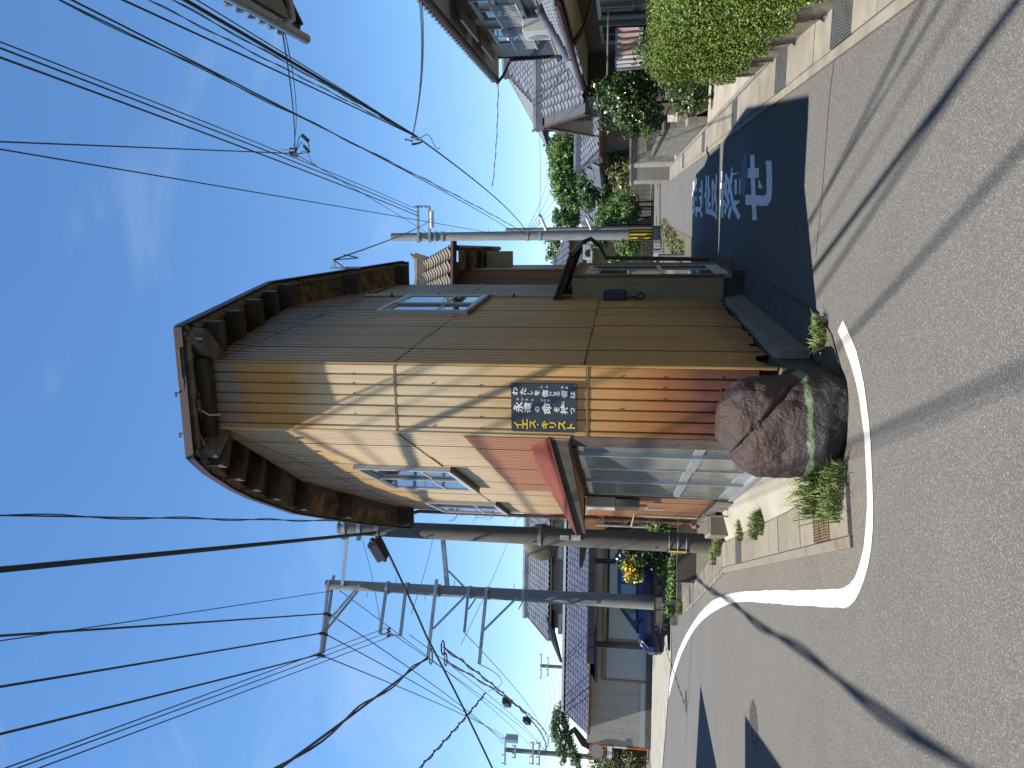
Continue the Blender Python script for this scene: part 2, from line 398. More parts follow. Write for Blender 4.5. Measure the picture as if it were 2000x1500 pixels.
def weathered(name, stops, rust=(0.16, 0.07, 0.025), rust_lo=0.58, rust_hi=0.74, rough=0.55, streak=7.0, zn=0.35, rnd=0.10, rustmix=0.8):
    """painted sheet metal; colour by height above ground (fading and rust of its own), vertical streaks"""
    m = mat(name, stops[0][1], rough=rough, spec=0.4)
    nt = m.node_tree; b = nt.nodes['Principled BSDF']; L = nt.links.new
    geo = nn(nt, 'ShaderNodeNewGeometry')
    sx = nn(nt, 'ShaderNodeSeparateXYZ'); L(geo.outputs['Position'], sx.inputs['Vector'])
    n1 = nn(nt, 'ShaderNodeTexNoise', Scale=2.6, Detail=6, Roughness=0.65); L(geo.outputs['Position'], n1.inputs['Vector'])
    a = nn(nt, 'ShaderNodeMath', operation='SUBTRACT'); a.inputs[1].default_value = 0.5; L(n1.outputs['Fac'], a.inputs[0])
    a2 = nn(nt, 'ShaderNodeMath', operation='MULTIPLY_ADD'); a2.inputs[1].default_value = zn * 2; L(a.outputs[0], a2.inputs[0]); L(sx.outputs['Z'], a2.inputs[2])
    d = nn(nt, 'ShaderNodeMath', operation='DIVIDE'); d.inputs[1].default_value = 6.0; L(a2.outputs[0], d.inputs[0])
    rp = nn(nt, 'ShaderNodeValToRGB'); L(d.outputs[0], rp.inputs['Fac'])
    els = rp.color_ramp.elements
    while len(els) < len(stops): els.new(0.5)
    for e, (z, c) in zip(els, stops): e.position = z / 6.0; e.color = lin(c)
    mp = nn(nt, 'ShaderNodeMapping'); mp.inputs['Scale'].default_value = (streak, streak, 0.45); L(geo.outputs['Position'], mp.inputs['Vector'])
    n2 = nn(nt, 'ShaderNodeTexNoise', Scale=1.6, Detail=7, Roughness=0.62); L(mp.outputs['Vector'], n2.inputs['Vector'])
    r2 = nn(nt, 'ShaderNodeMapRange'); r2.inputs['From Min'].default_value = rust_lo; r2.inputs['From Max'].default_value = rust_hi; r2.inputs['To Max'].default_value = rustmix
    L(n2.outputs['Fac'], r2.inputs['Value'])
    mx = nn(nt, 'ShaderNodeMixRGB'); mx.inputs['Color2'].default_value = lin(rust); L(r2.outputs['Result'], mx.inputs['Fac']); L(rp.outputs['Color'], mx.inputs['Color1'])
    r3 = nn(nt, 'ShaderNodeMapRange'); r3.inputs['From Min'].default_value = 0.3; r3.inputs['From Max'].default_value = 0.7; r3.inputs['To Min'].default_value = 0.86; r3.inputs['To Max'].default_value = 1.1
    L(n2.outputs['Fac'], r3.inputs['Value'])
    mu = nn(nt, 'ShaderNodeMixRGB', blend_type='MULTIPLY'); mu.inputs['Fac'].default_value = 1; L(mx.outputs['Color'], mu.inputs['Color1']); L(r3.outputs['Result'], mu.inputs['Color2'])
    oi = nn(nt, 'ShaderNodeObjectInfo')
    r4 = nn(nt, 'ShaderNodeMapRange'); r4.inputs['To Min'].default_value = 1 - rnd; r4.inputs['To Max'].default_value = 1 + rnd; L(oi.outputs['Random'], r4.inputs['Value'])
    m2 = nn(nt, 'ShaderNodeMixRGB', blend_type='MULTIPLY'); m2.inputs['Fac'].default_value = 1; L(mu.outputs['Color'], m2.inputs['Color1']); L(r4.outputs['Result'], m2.inputs['Color2'])
    L(m2.outputs['Color'], b.inputs['Base Color'])
    bp = nn(nt, 'ShaderNodeBump', Strength=0.12, Distance=0.01); L(n1.outputs['Fac'], bp.inputs['Height']); L(bp.outputs['Normal'], b.inputs['Normal'])
    return m
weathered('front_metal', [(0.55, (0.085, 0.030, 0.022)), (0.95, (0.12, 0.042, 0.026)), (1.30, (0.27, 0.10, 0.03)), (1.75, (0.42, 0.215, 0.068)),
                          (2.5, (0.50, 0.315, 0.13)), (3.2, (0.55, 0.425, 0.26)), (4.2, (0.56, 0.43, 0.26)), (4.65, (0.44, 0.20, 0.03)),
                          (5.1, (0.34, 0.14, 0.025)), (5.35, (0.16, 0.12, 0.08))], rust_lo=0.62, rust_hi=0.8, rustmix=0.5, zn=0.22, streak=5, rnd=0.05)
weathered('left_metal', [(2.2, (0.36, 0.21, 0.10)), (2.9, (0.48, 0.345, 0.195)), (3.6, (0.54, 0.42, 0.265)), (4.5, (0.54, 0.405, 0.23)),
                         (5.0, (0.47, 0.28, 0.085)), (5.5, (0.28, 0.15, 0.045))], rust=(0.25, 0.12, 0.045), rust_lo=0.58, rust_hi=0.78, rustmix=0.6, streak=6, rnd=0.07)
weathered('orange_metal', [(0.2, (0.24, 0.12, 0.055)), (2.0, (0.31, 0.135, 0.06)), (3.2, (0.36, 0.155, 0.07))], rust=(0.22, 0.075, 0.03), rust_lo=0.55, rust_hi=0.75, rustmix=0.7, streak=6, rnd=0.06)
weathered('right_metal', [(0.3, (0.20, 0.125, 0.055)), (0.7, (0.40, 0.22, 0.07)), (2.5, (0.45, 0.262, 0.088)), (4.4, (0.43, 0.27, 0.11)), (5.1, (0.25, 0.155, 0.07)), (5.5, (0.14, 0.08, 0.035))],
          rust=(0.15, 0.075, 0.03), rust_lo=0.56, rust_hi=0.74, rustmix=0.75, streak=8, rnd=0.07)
weathered('brown_metal', [(1.0, (0.22, 0.105, 0.05)), (3.5, (0.25, 0.125, 0.055)), (4.6, (0.14, 0.075, 0.04))], rust=(0.12, 0.055, 0.025), rnd=0.05)

# reddish boulder with a ring of pale green lichen
def rock_material():
    m = MATS['rock']; nt = m.node_tree; b = nt.nodes['Principled BSDF']; L = nt.links.new
    src = b.inputs['Base Color'].links[0].from_socket
    geo = nn(nt, 'ShaderNodeNewGeometry'); sx = nn(nt, 'ShaderNodeSeparateXYZ'); L(geo.outputs['Position'], sx.inputs['Vector'])
    n0 = nn(nt, 'ShaderNodeTexNoise', Scale=3.2, Detail=5); L(geo.outputs['Position'], n0.inputs['Vector'])
    # cool grey foot, coloured darker for its grazing sun; reddish top
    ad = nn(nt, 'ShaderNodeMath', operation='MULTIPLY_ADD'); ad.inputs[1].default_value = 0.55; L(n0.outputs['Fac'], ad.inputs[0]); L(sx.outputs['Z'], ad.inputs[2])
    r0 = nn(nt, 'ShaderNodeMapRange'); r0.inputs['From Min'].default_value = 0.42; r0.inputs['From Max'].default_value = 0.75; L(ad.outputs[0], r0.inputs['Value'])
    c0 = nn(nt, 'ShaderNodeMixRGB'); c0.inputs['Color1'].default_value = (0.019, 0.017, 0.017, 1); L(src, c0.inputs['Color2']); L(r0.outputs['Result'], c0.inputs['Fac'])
    # tan wear spots
    nw = nn(nt, 'ShaderNodeTexNoise', Scale=9.0, Detail=8, Roughness=0.7); L(geo.outputs['Position'], nw.inputs['Vector'])
    rw = nn(nt, 'ShaderNodeMapRange'); rw.inputs['From Min'].default_value = 0.60; rw.inputs['From Max'].default_value = 0.72; rw.inputs['To Max'].default_value = 0.55; L(nw.outputs['Fac'], rw.inputs['Value'])
    cw = nn(nt, 'ShaderNodeMixRGB'); cw.inputs['Color2'].default_value = (0.13, 0.09, 0.06, 1); L(c0.outputs['Color'], cw.inputs['Color1']); L(rw.outputs['Result'], cw.inputs['Fac'])
    # lichen ring about 0.27 m above the ground, sloping
    n1 = nn(nt, 'ShaderNodeTexNoise', Scale=14.0, Detail=8, Roughness=0.8); L(geo.outputs['Position'], n1.inputs['Vector'])
    w = nn(nt, 'ShaderNodeMath', operation='MULTIPLY_ADD'); w.inputs[1].default_value = -0.05; L(sx.outputs['X'], w.inputs[0]); L(sx.outputs['Z'], w.inputs[2])
    d = nn(nt, 'ShaderNodeMath', operation='SUBTRACT'); d.inputs[1].default_value = 0.275; L(w.outputs[0], d.inputs[0])
    ab = nn(nt, 'ShaderNodeMath', operation='ABSOLUTE'); L(d.outputs[0], ab.inputs[0])
    nm = nn(nt, 'ShaderNodeMath', operation='MULTIPLY_ADD'); nm.inputs[1].default_value = -0.095; L(n1.outputs['Fac'], nm.inputs[0]); L(ab.outputs[0], nm.inputs[2])
    rl = nn(nt, 'ShaderNodeMapRange'); rl.inputs['From Min'].default_value = -0.020; rl.inputs['From Max'].default_value = -0.034; L(nm.outputs[0], rl.inputs['Value'])
    cl = nn(nt, 'ShaderNodeMixRGB'); cl.inputs['Color1'].default_value = (0.21, 0.23, 0.17, 1); cl.inputs['Color2'].default_value = (0.09, 0.16, 0.05, 1); L(n0.outputs['Fac'], cl.inputs['Fac'])
    cx = nn(nt, 'ShaderNodeMixRGB'); L(cw.outputs['Color'], cx.inputs['Color1']); L(cl.outputs['Color'], cx.inputs['Color2']); L(rl.outputs['Result'], cx.inputs['Fac'])
    L(cx.outputs['Color'], b.inputs['Base Color'])
rock_material()

# ------------------------------------------------------------------ ground, roads, plots
tag(MB().add([(-1500, -1500, -0.05), (1500, -1500, -0.05), (1500, 1500, -0.05), (-1500, 1500, -0.05)], [(0, 1, 2, 3)]).build('ground', 'ground'), kind='structure')
tag(MB().add([(-48, -30, 0), (48, -30, 0), (48, 100, 0), (-48, 100, 0)], [(0, 1, 2, 3)]).build('road', 'asphalt'), kind='structure')

def sheet(pts, z):
    return MB().add([(p[0], p[1], z) for p in pts], [tuple(range(len(pts)))])
def ribbon(inner, outer, z):
    mb = MB(); n = len(inner)
    mb.add([(p[0], p[1], z) for p in inner] + [(p[0], p[1], z) for p in outer], [(i, i + 1, n + i + 1, n + i) for i in range(n - 1)])
    return mb
def smooth_pts(pts, n=4):
    out = []
    P = [Vector((p[0], p[1], 0)) for p in pts]
    for i in range(len(P) - 1):
        p0, p1, p2, p3 = P[max(i - 1, 0)], P[i], P[i + 1], P[min(i + 2, len(P) - 1)]
        for k in range(n):
            t = k / n
            out.append(0.5 * ((2 * p1) + (p2 - p0) * t + (2 * p0 - 5 * p1 + 4 * p2 - p3) * t * t + (3 * p1 - p0 - 3 * p2 + p3) * t ** 3))
    out.append(P[-1])
    return out

# corner plot under the wedge building: bare earth and old concrete between the two gutters
LGO = gp(1659, 969); LG1 = gp(1498, 1033)
plot = [(-0.78, 6.02), (-0.30, 6.10), (0.14, 6.12), (0.44, 6.42), (0.58, 6.72), (0.70, 7.05), (2.08, 12.7), (6.3, 30.5), (5.2, 33), (-5.3, 33), (-6.4, 26.2), (-4.6, 18.0), (-3.05, 13.2), (-1.62, 9.05), (-1.12, 7.3)]
tag(sheet(plot, 0.012).build('plot_ground', 'soil'), kind='structure')

# white edge line curving round the boulder (measured on the road surface)
wi = [(1637, 646), (1656, 693), (1668, 728), (1678, 772), (1684, 813), (1689, 851), (1693, 919), (1694.5, 966), (1693.6, 1000),
      (1690.6, 1045), (1685, 1082), (1675.6, 1116), (1664.3, 1137), (1647.5, 1148), (1617.5, 1150.8), (1568.7, 1153), (1512.5, 1153), (1467.5, 1154.5),
      (1437.5, 1157.5), (1411, 1165), (1388.7, 1176), (1362.5, 1204), (1340, 1240), (1323, 1277.5), (1310, 1322.5), (1298.8, 1375), (1289.4, 1431), (1280, 1500), (1274, 1560)]
wo = [(1647, 626), (1671, 678), (1686, 737), (1694.5, 793), (1700, 845), (1703, 904), (1705.6, 966), (1706, 1000),
      (1706, 1022), (1703.6, 1064), (1697, 1103), (1686.8, 1139), (1677.4, 1161), (1666, 1180), (1655, 1186.7), (1625, 1186.4), (1580, 1183.7), (1535, 1180.7),
      (1490, 1177.4), (1460, 1175.5), (1430, 1178), (1407.5, 1187.5), (1381.2, 1204.4), (1358.7, 1227), (1340, 1258.7), (1326.9, 1288.7), (1315.6, 1326), (1303.2, 1378.7), (1294.2, 1431), (1284.5, 1500), (1279, 1560)]
def resample(pts, n):
    P = smooth_pts(pts, 6); L = [0]
    for i in range(1, len(P)): L.append(L[-1] + (P[i] - P[i - 1]).length)
    out = []
    for k in range(n):
        d = L[-1] * (k / (n - 1)) ** 1.0
        i = max(j for j in range(len(L)) if L[j] <= d + 1e-9)
        if i >= len(P) - 1: out.append(P[-1]); continue
        out.append(P[i].lerp(P[i + 1], (d - L[i]) / max(L[i + 1] - L[i], 1e-9)))
    return out
WI = [gp(*p) for p in wi]; WO = [gp(*p) for p in wo]
# build the line of constant paint width about its centre
WIr, WOr = resample([(p.x, p.y) for p in WI], 240), resample([(p.x, p.y) for p in WO], 240)
for L_ in (WIr, WOr):
    for i in range(len(L_)):
        L_[i] = L_[i] + Vector((random.uniform(-1, 1), random.uniform(-1, 1), 0)) * 0.004
tag(ribbon(WIr, WOr, 0.004).build('edge_line', 'paint_white'), kind='structure')
# pale worn asphalt between the edge line and the gutter
inner_area = [p for p in WIr if p.y < 16.5]
ia = [(p.x, p.y) for p in inner_area][::-1] + [(0.5, 6.5), (0.14, 6.3), (-0.4, 6.3), (-0.9, 6.1), (-1.0, 6.2), (-1.9, 9.4), (-3.1, 13.0), (-4.0, 15.8)]
tag(sheet(ia, 0.002).build('road_shoulder', 'asphalt_pale'), kind='structure')
# start of the edge line on the far right of the crossing
tag(sheet([gp(1697, -40), gp(1700, 40), gp(1752, 0), gp(1800, -40)], 0.004).build('edge_line', 'paint_white'), kind='structure')

# painted characters on the narrow road
def text_mesh(s, offset=0.0, extrude=0.0, res=4):
    cu = bpy.data.curves.new('text', 'FONT'); cu.body = s; cu.size = 1.0; cu.offset = offset; cu.extrude = extrude; cu.resolution_u = res
    o = bpy.data.objects.new('text', cu); COL.objects.link(o)
    bpy.context.view_layer.update()
    me = bpy.data.meshes.new_from_object(o.evaluated_get(bpy.context.evaluated_depsgraph_get()))
    bpy.data.objects.remove(o); bpy.data.curves.remove(cu)
    return me
def norm_text(s, offset=0.0, res=4):
    me = text_mesh(s, offset, 0.0, res)
    n = len(me.vertices); co = np.empty(n * 3); me.vertices.foreach_get('co', co); co = co.reshape(-1, 3)
    lo_, hi_ = co.min(0), co.max(0)
    co[:, 0] = (co[:, 0] - lo_[0]) / max(hi_[0] - lo_[0], 1e-6); co[:, 1] = (co[:, 1] - lo_[1]) / max(hi_[1] - lo_[1], 1e-6)
    fs_ = [tuple(p.vertices) for p in me.polygons]
    bpy.data.meshes.remove(me)
    return co, fs_
slow = thing('road_lettering', (2.6, 10.5, 0), 'white painted road lettering stretched along the narrow road in the shade', 'road marking')
for ch, (x0, x1, ya, yb, yc, yd) in zip('速度落せ', [(1352, 1373, 353, 423, 350, 427), (1376, 1402, 340, 425, 337, 431), (1407, 1447, 330, 427, 322, 434), (1455, 1509, 305, 428, 297, 437)]):
    co, fs_ = norm_text(ch, 0.034 if ch == 'せ' else 0.022)
    fl, fr, nl, nr = gp(x0, yb), gp(x0, ya), gp(x1, yd), gp(x1, yc)
    vs_ = []
    for x, y, _ in co:
        p = nl.lerp(nr, x).lerp(fl.lerp(fr, x), y); vs_.append((p.x, p.y, 0.004))
    MB().add(vs_, fs_).build('character', 'paint_worn', slow)

# manhole covers: rim ring and lid
def manhole(c, r, m, label):
    t = thing('manhole_cover', (c.x, c.y, 0), label, 'manhole', 'manhole covers in the road')
    n = 40
    ring = MB()
    vs_ = [(c.x + math.cos(k * 2 * math.pi / n) * rr, c.y + math.sin(k * 2 * math.pi / n) * rr, 0.006) for rr in (r, r * 0.93) for k in range(n)]
    ring.add(vs_, [(k, (k + 1) % n, n + (k + 1) % n, n + k) for k in range(n)])
    ring.build('rim', 'iron_lid', t)
    lid = MB()
    vs_ = [(c.x + math.cos(k * 2 * math.pi / n) * r * 0.91, c.y + math.sin(k * 2 * math.pi / n) * r * 0.91, 0.007) for k in range(n)]
    lid.add(vs_, [tuple(range(n))]); ld = lid.build('lid', m, t)
    st = MB()
    for a in range(-3, 4):
        for b_ in range(-3, 4):
            if a * a + b_ * b_ <= 10:
                st.box(c.x + a * r * .26 - r * .08, c.x + a * r * .26 + r * .08, c.y + b_ * r * .26 - r * .08, c.y + b_ * r * .26 + r * .08, 0.007, 0.012)
    tag(st.build('stud_pattern', m, ld), kind='stuff')
    if r > 0.2:
        n = 28
        pat = sheet([(c.x + math.cos(k * 2 * math.pi / n) * r * 1.10, c.y + math.sin(k * 2 * math.pi / n) * r * 1.10) for k in range(n)], 0.003)
        pat.build('patch', 'asphalt_pale', t)
manhole(gp(1472, 1416), 0.29, 'iron_lid', 'round iron manhole cover on the wide road beside the large shadow')
manhole(gp(1340, 1370), 0.27, 'iron_lid', 'round iron manhole cover on the wide road farthest from the boulder')
manhole(gp(1454.5, 342), 0.31, 'blue_lid', 'blue patterned manhole cover among the painted characters')

# thin sealed seam across the mouth of the narrow road
seam = [gp(x, y) for x, y in [(1633, 95), (1624, 160), (1618, 220), (1612, 300), (1606, 380), (1600, 440), (1594, 500)]]
sp_ = smooth_pts([(p.x, p.y) for p in seam], 4)
tag(ribbon([(p.x, p.y - 0.006) for p in sp_], [(p.x + .002, p.y + 0.007) for p in sp_], 0.003).build('road_seam', 'sealer'), kind='structure')

# ------------------------------------------------------------------ street gutters with concrete covers
def drain(name_label, fr, slabs, width, m, group, lip_side, ztop=0.035):
    """fr: Frame along the road edge; slabs: list of (s0, s1, kind)"""
    t = thing('street_drain', fr.p(slabs[0][0], 0), name_label, 'drain', group)
    for s0, s1, k in slabs:
        if k == 'c':
            mb = MB(); fr.box(mb, s0 + 0.006, s1 - 0.006, 0.0, ztop + random.uniform(-.004, .004), 0.0, width)
            mb.build('cover_slab', m, t, bevel=0.006)
        else:
            g = MB(); fr.box(g, s0 + 0.004, s1 - 0.004, 0.0, ztop - 0.02, 0.0, width)
            gg = g.build('grate', 'black', t)
            bars = MB()
            nb = 16
            mm = 'rusty_grate' if k == 'r' else 'steel_grate'
            for i in range(nb):
                q = width * (i + 0.5) / nb
                fr.box(bars, s0 + 0.012, s1 - 0.012, ztop - 0.02, ztop, q - width / nb * .28, q + width / nb * .28)
            for i in range(4):
                s = s0 + 0.012 + (s1 - s0 - 0.024) * i / 3
                fr.box(bars, s - 0.008, s + 0.008, ztop - 0.02, ztop + 0.003, 0.005, width - 0.005)
            bars.build('bar', mm, gg)
    s0, s1 = slabs[0][0], slabs[-1][1]
    lip = MB(); fr.box(lip, s0, s1, 0.0, ztop - 0.006, -0.09, -0.006)
    lip.build('edge_kerb', m, t, bevel=0.008)
    if lip_side:
        lip = MB(); fr.box(lip, s0, s1, 0.0, ztop + 0.02, width + 0.006, width + 0.07); lip.build('back_kerb', m, t, bevel=0.008)
    return t
I0, I1 = gp(1675, 62), gp(1380, 293)
dv = (I1 - I0); RG = Frame((I0.x, I0.y), (dv.x, dv.y)).out((dv.y, -dv.x))
def rg_s(x, y):
    p = gp(x, y); return (p - RG.o).dot(RG.t)
RGW = 0.40
sl = []; s = -1.75
gr = [(rg_s(1672, 15) - 0.1, rg_s(1648, 55) + .15), (rg_s(1552, 110), rg_s(1552, 110) + .55), (rg_s(1450, 208), rg_s(1450, 208) + .55), (rg_s(1384, 268), rg_s(1384, 268) + .6), (rg_s(1340, 315), rg_s(1340, 315) + .6)]
while s < 24:
    k = 'c'; e = s + 0.6
    for a, b in gr:
        if a <= s < a + 0.6: k = 'g'
    sl.append((s, e, k)); s = e
drain('pale concrete drain covers with steel grates along the hedge side of the narrow road', RG, sl, RGW, 'concrete', None, True)

J0, J1 = gp(1666, 1045), gp(1417, 1107)
dv = (J1 - J0); LG = Frame((J0.x, J0.y), (dv.x, dv.y)).out((dv.y, -dv.x))
LGL = dv.length; sl = []; s = 0.0
while s < LGL - 0.3:
    e = s + 0.5
    k = 'r' if 0.35 < s < 0.9 else ('g' if 4.7 < s < 5.2 else 'c')
    sl.append((s, e, k)); s = e
drain('rust-stained concrete drain covers beside the sliding doors with a rusty grate', LG, sl, 0.36, 'concrete_rusty', None, False)
K0, K1 = gp(1414, 1110), gp(1338, 1192)
dv = (K1 - K0); LG2 = Frame((K0.x, K0.y), (dv.x, dv.y)).out((dv.y, -dv.x))
sl = []; s = 0.0; i = 0
while s < dv.length:
    sl.append((s, s + 0.6, 'g' if i == 9 else 'c')); s += 0.6; i += 1
drain('concrete drain covers running from the near utility pole to the block planter', LG2, sl, 0.36, 'concrete_old', None, False)

# ================================================================== the wedge building
A, B = (-0.46, 6.86), (0.16, 6.73)
LW = Frame(A, (-0.2607, 0.9654)).out((-0.9654, -0.2607))
RW = Frame(B, (0.2462, 0.9692)).out((0.9692, -0.2462))
FR = Frame(A, (B[0] - A[0], B[1] - A[1])).out((-0.205, -0.979))
FLEN = math.hypot(B[0] - A[0], B[1] - A[1])
LEN_L, LEN_R = 7.05, 5.95
house = thing('corner_building', (-0.5, 9.5, 0), 'narrow wedge-shaped two-storey building clad in rusted ochre corrugated metal', 'building')

def corr_mesh(w, h, pitch=0.1, amp=0.008, ragged=0.0, top=None):
    """ribbed sheet: flat crests, narrow grooves"""
    k = max(1, int(round(w / pitch))); pitch = w / k
    prof_ = ((0.0, -amp), (0.60, -amp), (0.68, amp), (0.92, amp))
    xs = [((i + f) * pitch, y) for i in range(k) for f, y in prof_] + [(w, -amp)]
    vs_, fs_ = [], []
    rz = 0.0
    for j, (x, y) in enumerate(xs):
        if ragged and j % 4 == 0: rz = random.uniform(0, ragged) * (3 if random.random() < .15 else 1)
        vs_ += [(x, y, rz), (x, y, top(x) if top else h)]
    for i in range(len(xs) - 1): fs_.append((2 * i, 2 * i + 2, 2 * i + 3, 2 * i + 1))
    me = bpy.data.meshes.new('corrugated_sheet'); me.from_pydata(vs_, [], fs_); me.update()
    return me
def corr_wall(fr, s0, s1, z0, z1, m, parent, q=0.0, w=0.64, ragged=0.0, pitch=0.105, amp=0.009):
    n = max(1, round((s1 - s0) / w)); ww = (s1 - s0) / n
    me = None
    for i in range(n):
        if me is None or ragged:
            me = corr_mesh(ww + 0.02, z1 - z0, pitch, amp, ragged=ragged); me.materials.append(MATS[m])
        place('corrugated_sheet', me, fr.M(s0 + i * ww, z0 + random.uniform(-.006, .006), q + 0.004 * (i % 2)), parent)

# solid core so that no light leaks through (stands behind the cladding)
core = MB()
pl_, pr_, pr2, pl2 = FR.p(0.05, 0, -0.06), FR.p(FLEN - 0.05, 0, -0.06), RW.p(LEN_R, 0, -0.05), LW.p(LEN_L, 0, -0.05)
core.prism([(pl_.x, pl_.y), (pr_.x, pr_.y), (pr2.x, pr2.y), (pl2.x, pl2.y)], 0.02, 5.5)
core.build('inner_wall', 'wood_dark', house)

# front: flat panels with folded ribs, three tiers
cols = [0.0, 0.055, 0.155, 0.25, 0.345, 0.445, 0.54, FLEN]
tiers = [(0.50, 1.955), (1.955, 3.69), (3.69, 5.46)]
for ti, (z0, z1) in enumerate(tiers):
    for i in range(7):
        s0, s1 = cols[i], cols[i + 1]
        h = z1 - z0
        q = 0.004 + 0.003 * ti + random.uniform(-.0015, .0015)
        ww = s1 - s0 - 0.001
        prof = [(0, -0.012), (0.006, -0.012), (0.010, 0.006), (ww * .5, 0.0075), (ww - 0.008, 0.006), (ww - 0.004, 0.0), (ww, -0.012)]
        vs_, fs_ = [], []
        nz = 5
        for k in range(nz):
            for (x, o) in prof:
                vs_.append((x, -(o + (random.uniform(-.0014, .0014) if 0 < k < nz - 1 else 0)), h * k / (nz - 1) + (0.008 if k == 0 else 0)))
        for k in range(nz - 1):
            for j in range(6):
                a = k * 7 + j; fs_.append((a, a + 1, a + 8, a + 7))
        me = bpy.data.meshes.new('panel'); me.from_pydata(vs_, [], fs_); me.update(); me.materials.append(MATS['front_metal'])
        place('panel', me, FR.M(s0, z0, q), house)
# flashing strips where tiers overlap
for z in (1.955, 3.69):
    mb = MB(); FR.box(mb, 0.0, FLEN, z - 0.008, z + 0.004, 0.004, 0.017); mb.build('joint_strip', 'wood_orange', house)
# corner trims
mb = MB(); mb.tube([RW.p(0.0, 0.36, 0.008), RW.p(0.0, 5.46, 0.008)], 0.014, 6); mb.build('corner_trim', 'right_metal', house)
mb = MB(); FR.box(mb, -0.012, 0.012, 2.1, 5.46, 0.0, 0.022); mb.build('corner_trim', 'left_metal', house)
# scattered nail heads
me = None
for ti, (z0, z1) in enumerate(tiers):
    for i in range(1, 7):
        for f in (0.22, 0.55, 0.8):
            if random.random() < 0.5: continue
            if me is None:
                nb = MB(); nb.disc((0, 0, 0), (0, 1, 0), 0.007, 0.008, 7); me = nb.mesh('nail'); me.materials.append(MATS['terracotta'])
            s = cols[i] + random.uniform(.004, .02); place('nail', me, FR.M(s, z0 + (z1 - z0) * f, 0.016), house)

# left wall sheets
corr_wall(LW, 0.0, LEN_L, 3.69, 5.46, 'left_metal', house, 0.006)
corr_wall(LW, 0.0, 3.7, 3.055, 3.69, 'left_metal', house, 0.0)
corr_wall(LW, 3.7, LEN_L, 2.15, 3.69, 'left_metal', house, 0.0)
corr_wall(LW, 0.02, 3.7, 2.12, 3.075, 'orange_metal', house, 0.012)
corr_wall(LW, 4.08, LEN_L, 0.35, 2.2, 'orange_metal', house, 0.0)
# rust-eaten laps: dark drip edges
for s0, s1, z in ((0, 1.9, 3.69), (3.75, 5.3, 3.69), (0.02, 3.7, 3.07)):
    mb = MB(); LW.box(mb, s0, s1, z - 0.006, z + 0.004, 0.0, 0.017); mb.build('lap_edge', 'wood_orange', house)
# gable tops of the two side walls
def top_R(s): return 5.47 + .206 * s if s < 3.3 else 6.15 - .33 * (s - 3.3)
def top_L(s): return 5.45 + .181 * s if s < 3.7 else 6.12 - .18 * (s - 3.7)
def gable_sheets(fr, ln, tf, m, q, pitch, amp, z0=5.40):
    n = round(ln / .64); ww = ln / n
    for i in range(n):
        s0 = i * ww
        me = corr_mesh(ww + .02, 1, pitch, amp, top=lambda x: max(tf(s0 + x) - z0, .02)); me.materials.append(MATS[m])
        place('corrugated_sheet', me, fr.M(s0, z0, q + .004 * (i % 2)), house)
gable_sheets(LW, LEN_L, top_L, 'left_metal', .012, .105, .009)
gable_sheets(RW, LEN_R - .05, top_R, 'right_metal', .02, .14, .011)
for fr, tf, ln in ((LW, top_L, LEN_L), (RW, top_R, LEN_R)):
    gb = MB(); k = 12
    pts_ = [(ln * i / k, tf(ln * i / k) + .1) for i in range(k + 1)]
    gb.add([fr.p(s, 5.38, -.03) for s, z in pts_] + [fr.p(s, max(z, 5.4), -.03) for s, z in pts_] + [fr.p(s, 5.38, -.07) for s, z in pts_] + [fr.p(s, max(z, 5.4), -.07) for s, z in pts_],
           [(i, i + 1, k + 2 + i, k + 1 + i) for i in range(k)] + [(2 * k + 2 + i, 2 * k + 3 + i, 3 * k + 4 + i, 3 * k + 3 + i) for i in range(k)])
    gb.build('gable_backing', 'wood_dark', house)
# right wall sheets
corr_wall(RW, 0.0, 4.10, 0.34, 1.99, 'right_metal', house, 0.0, ragged=0.05, pitch=.14, amp=.011)
corr_wall(RW, 0.0, 4.32, 1.98, 3.70, 'right_metal', house, 0.008, pitch=.14, amp=.011)
corr_wall(RW, 0.0, 4.32, 3.69, 5.46, 'right_metal', house, 0.014, pitch=.14, amp=.011)
for z in (1.985, 3.695):
    mb = MB(); RW.box(mb, 0.0, 4.3, z - 0.006, z + 0.003, 0.0, 0.022); mb.build('lap_edge', 'wood_dark', house)
s = 4.33
while s < LEN_R - 0.05:
    for z0, z1 in ((2.4, 3.9), (3.91, 5.46)):
        mb = MB(); RW.box(mb, s, s + 0.265, z0, z1, -0.03, 0.006 + (0.004 if z0 > 3 else 0)); RW.box(mb, s + .265, s + .27, z0, z1, -0.03, -0.01)
        mb.build('panel', 'beige_panel', house)
    s += 0.27

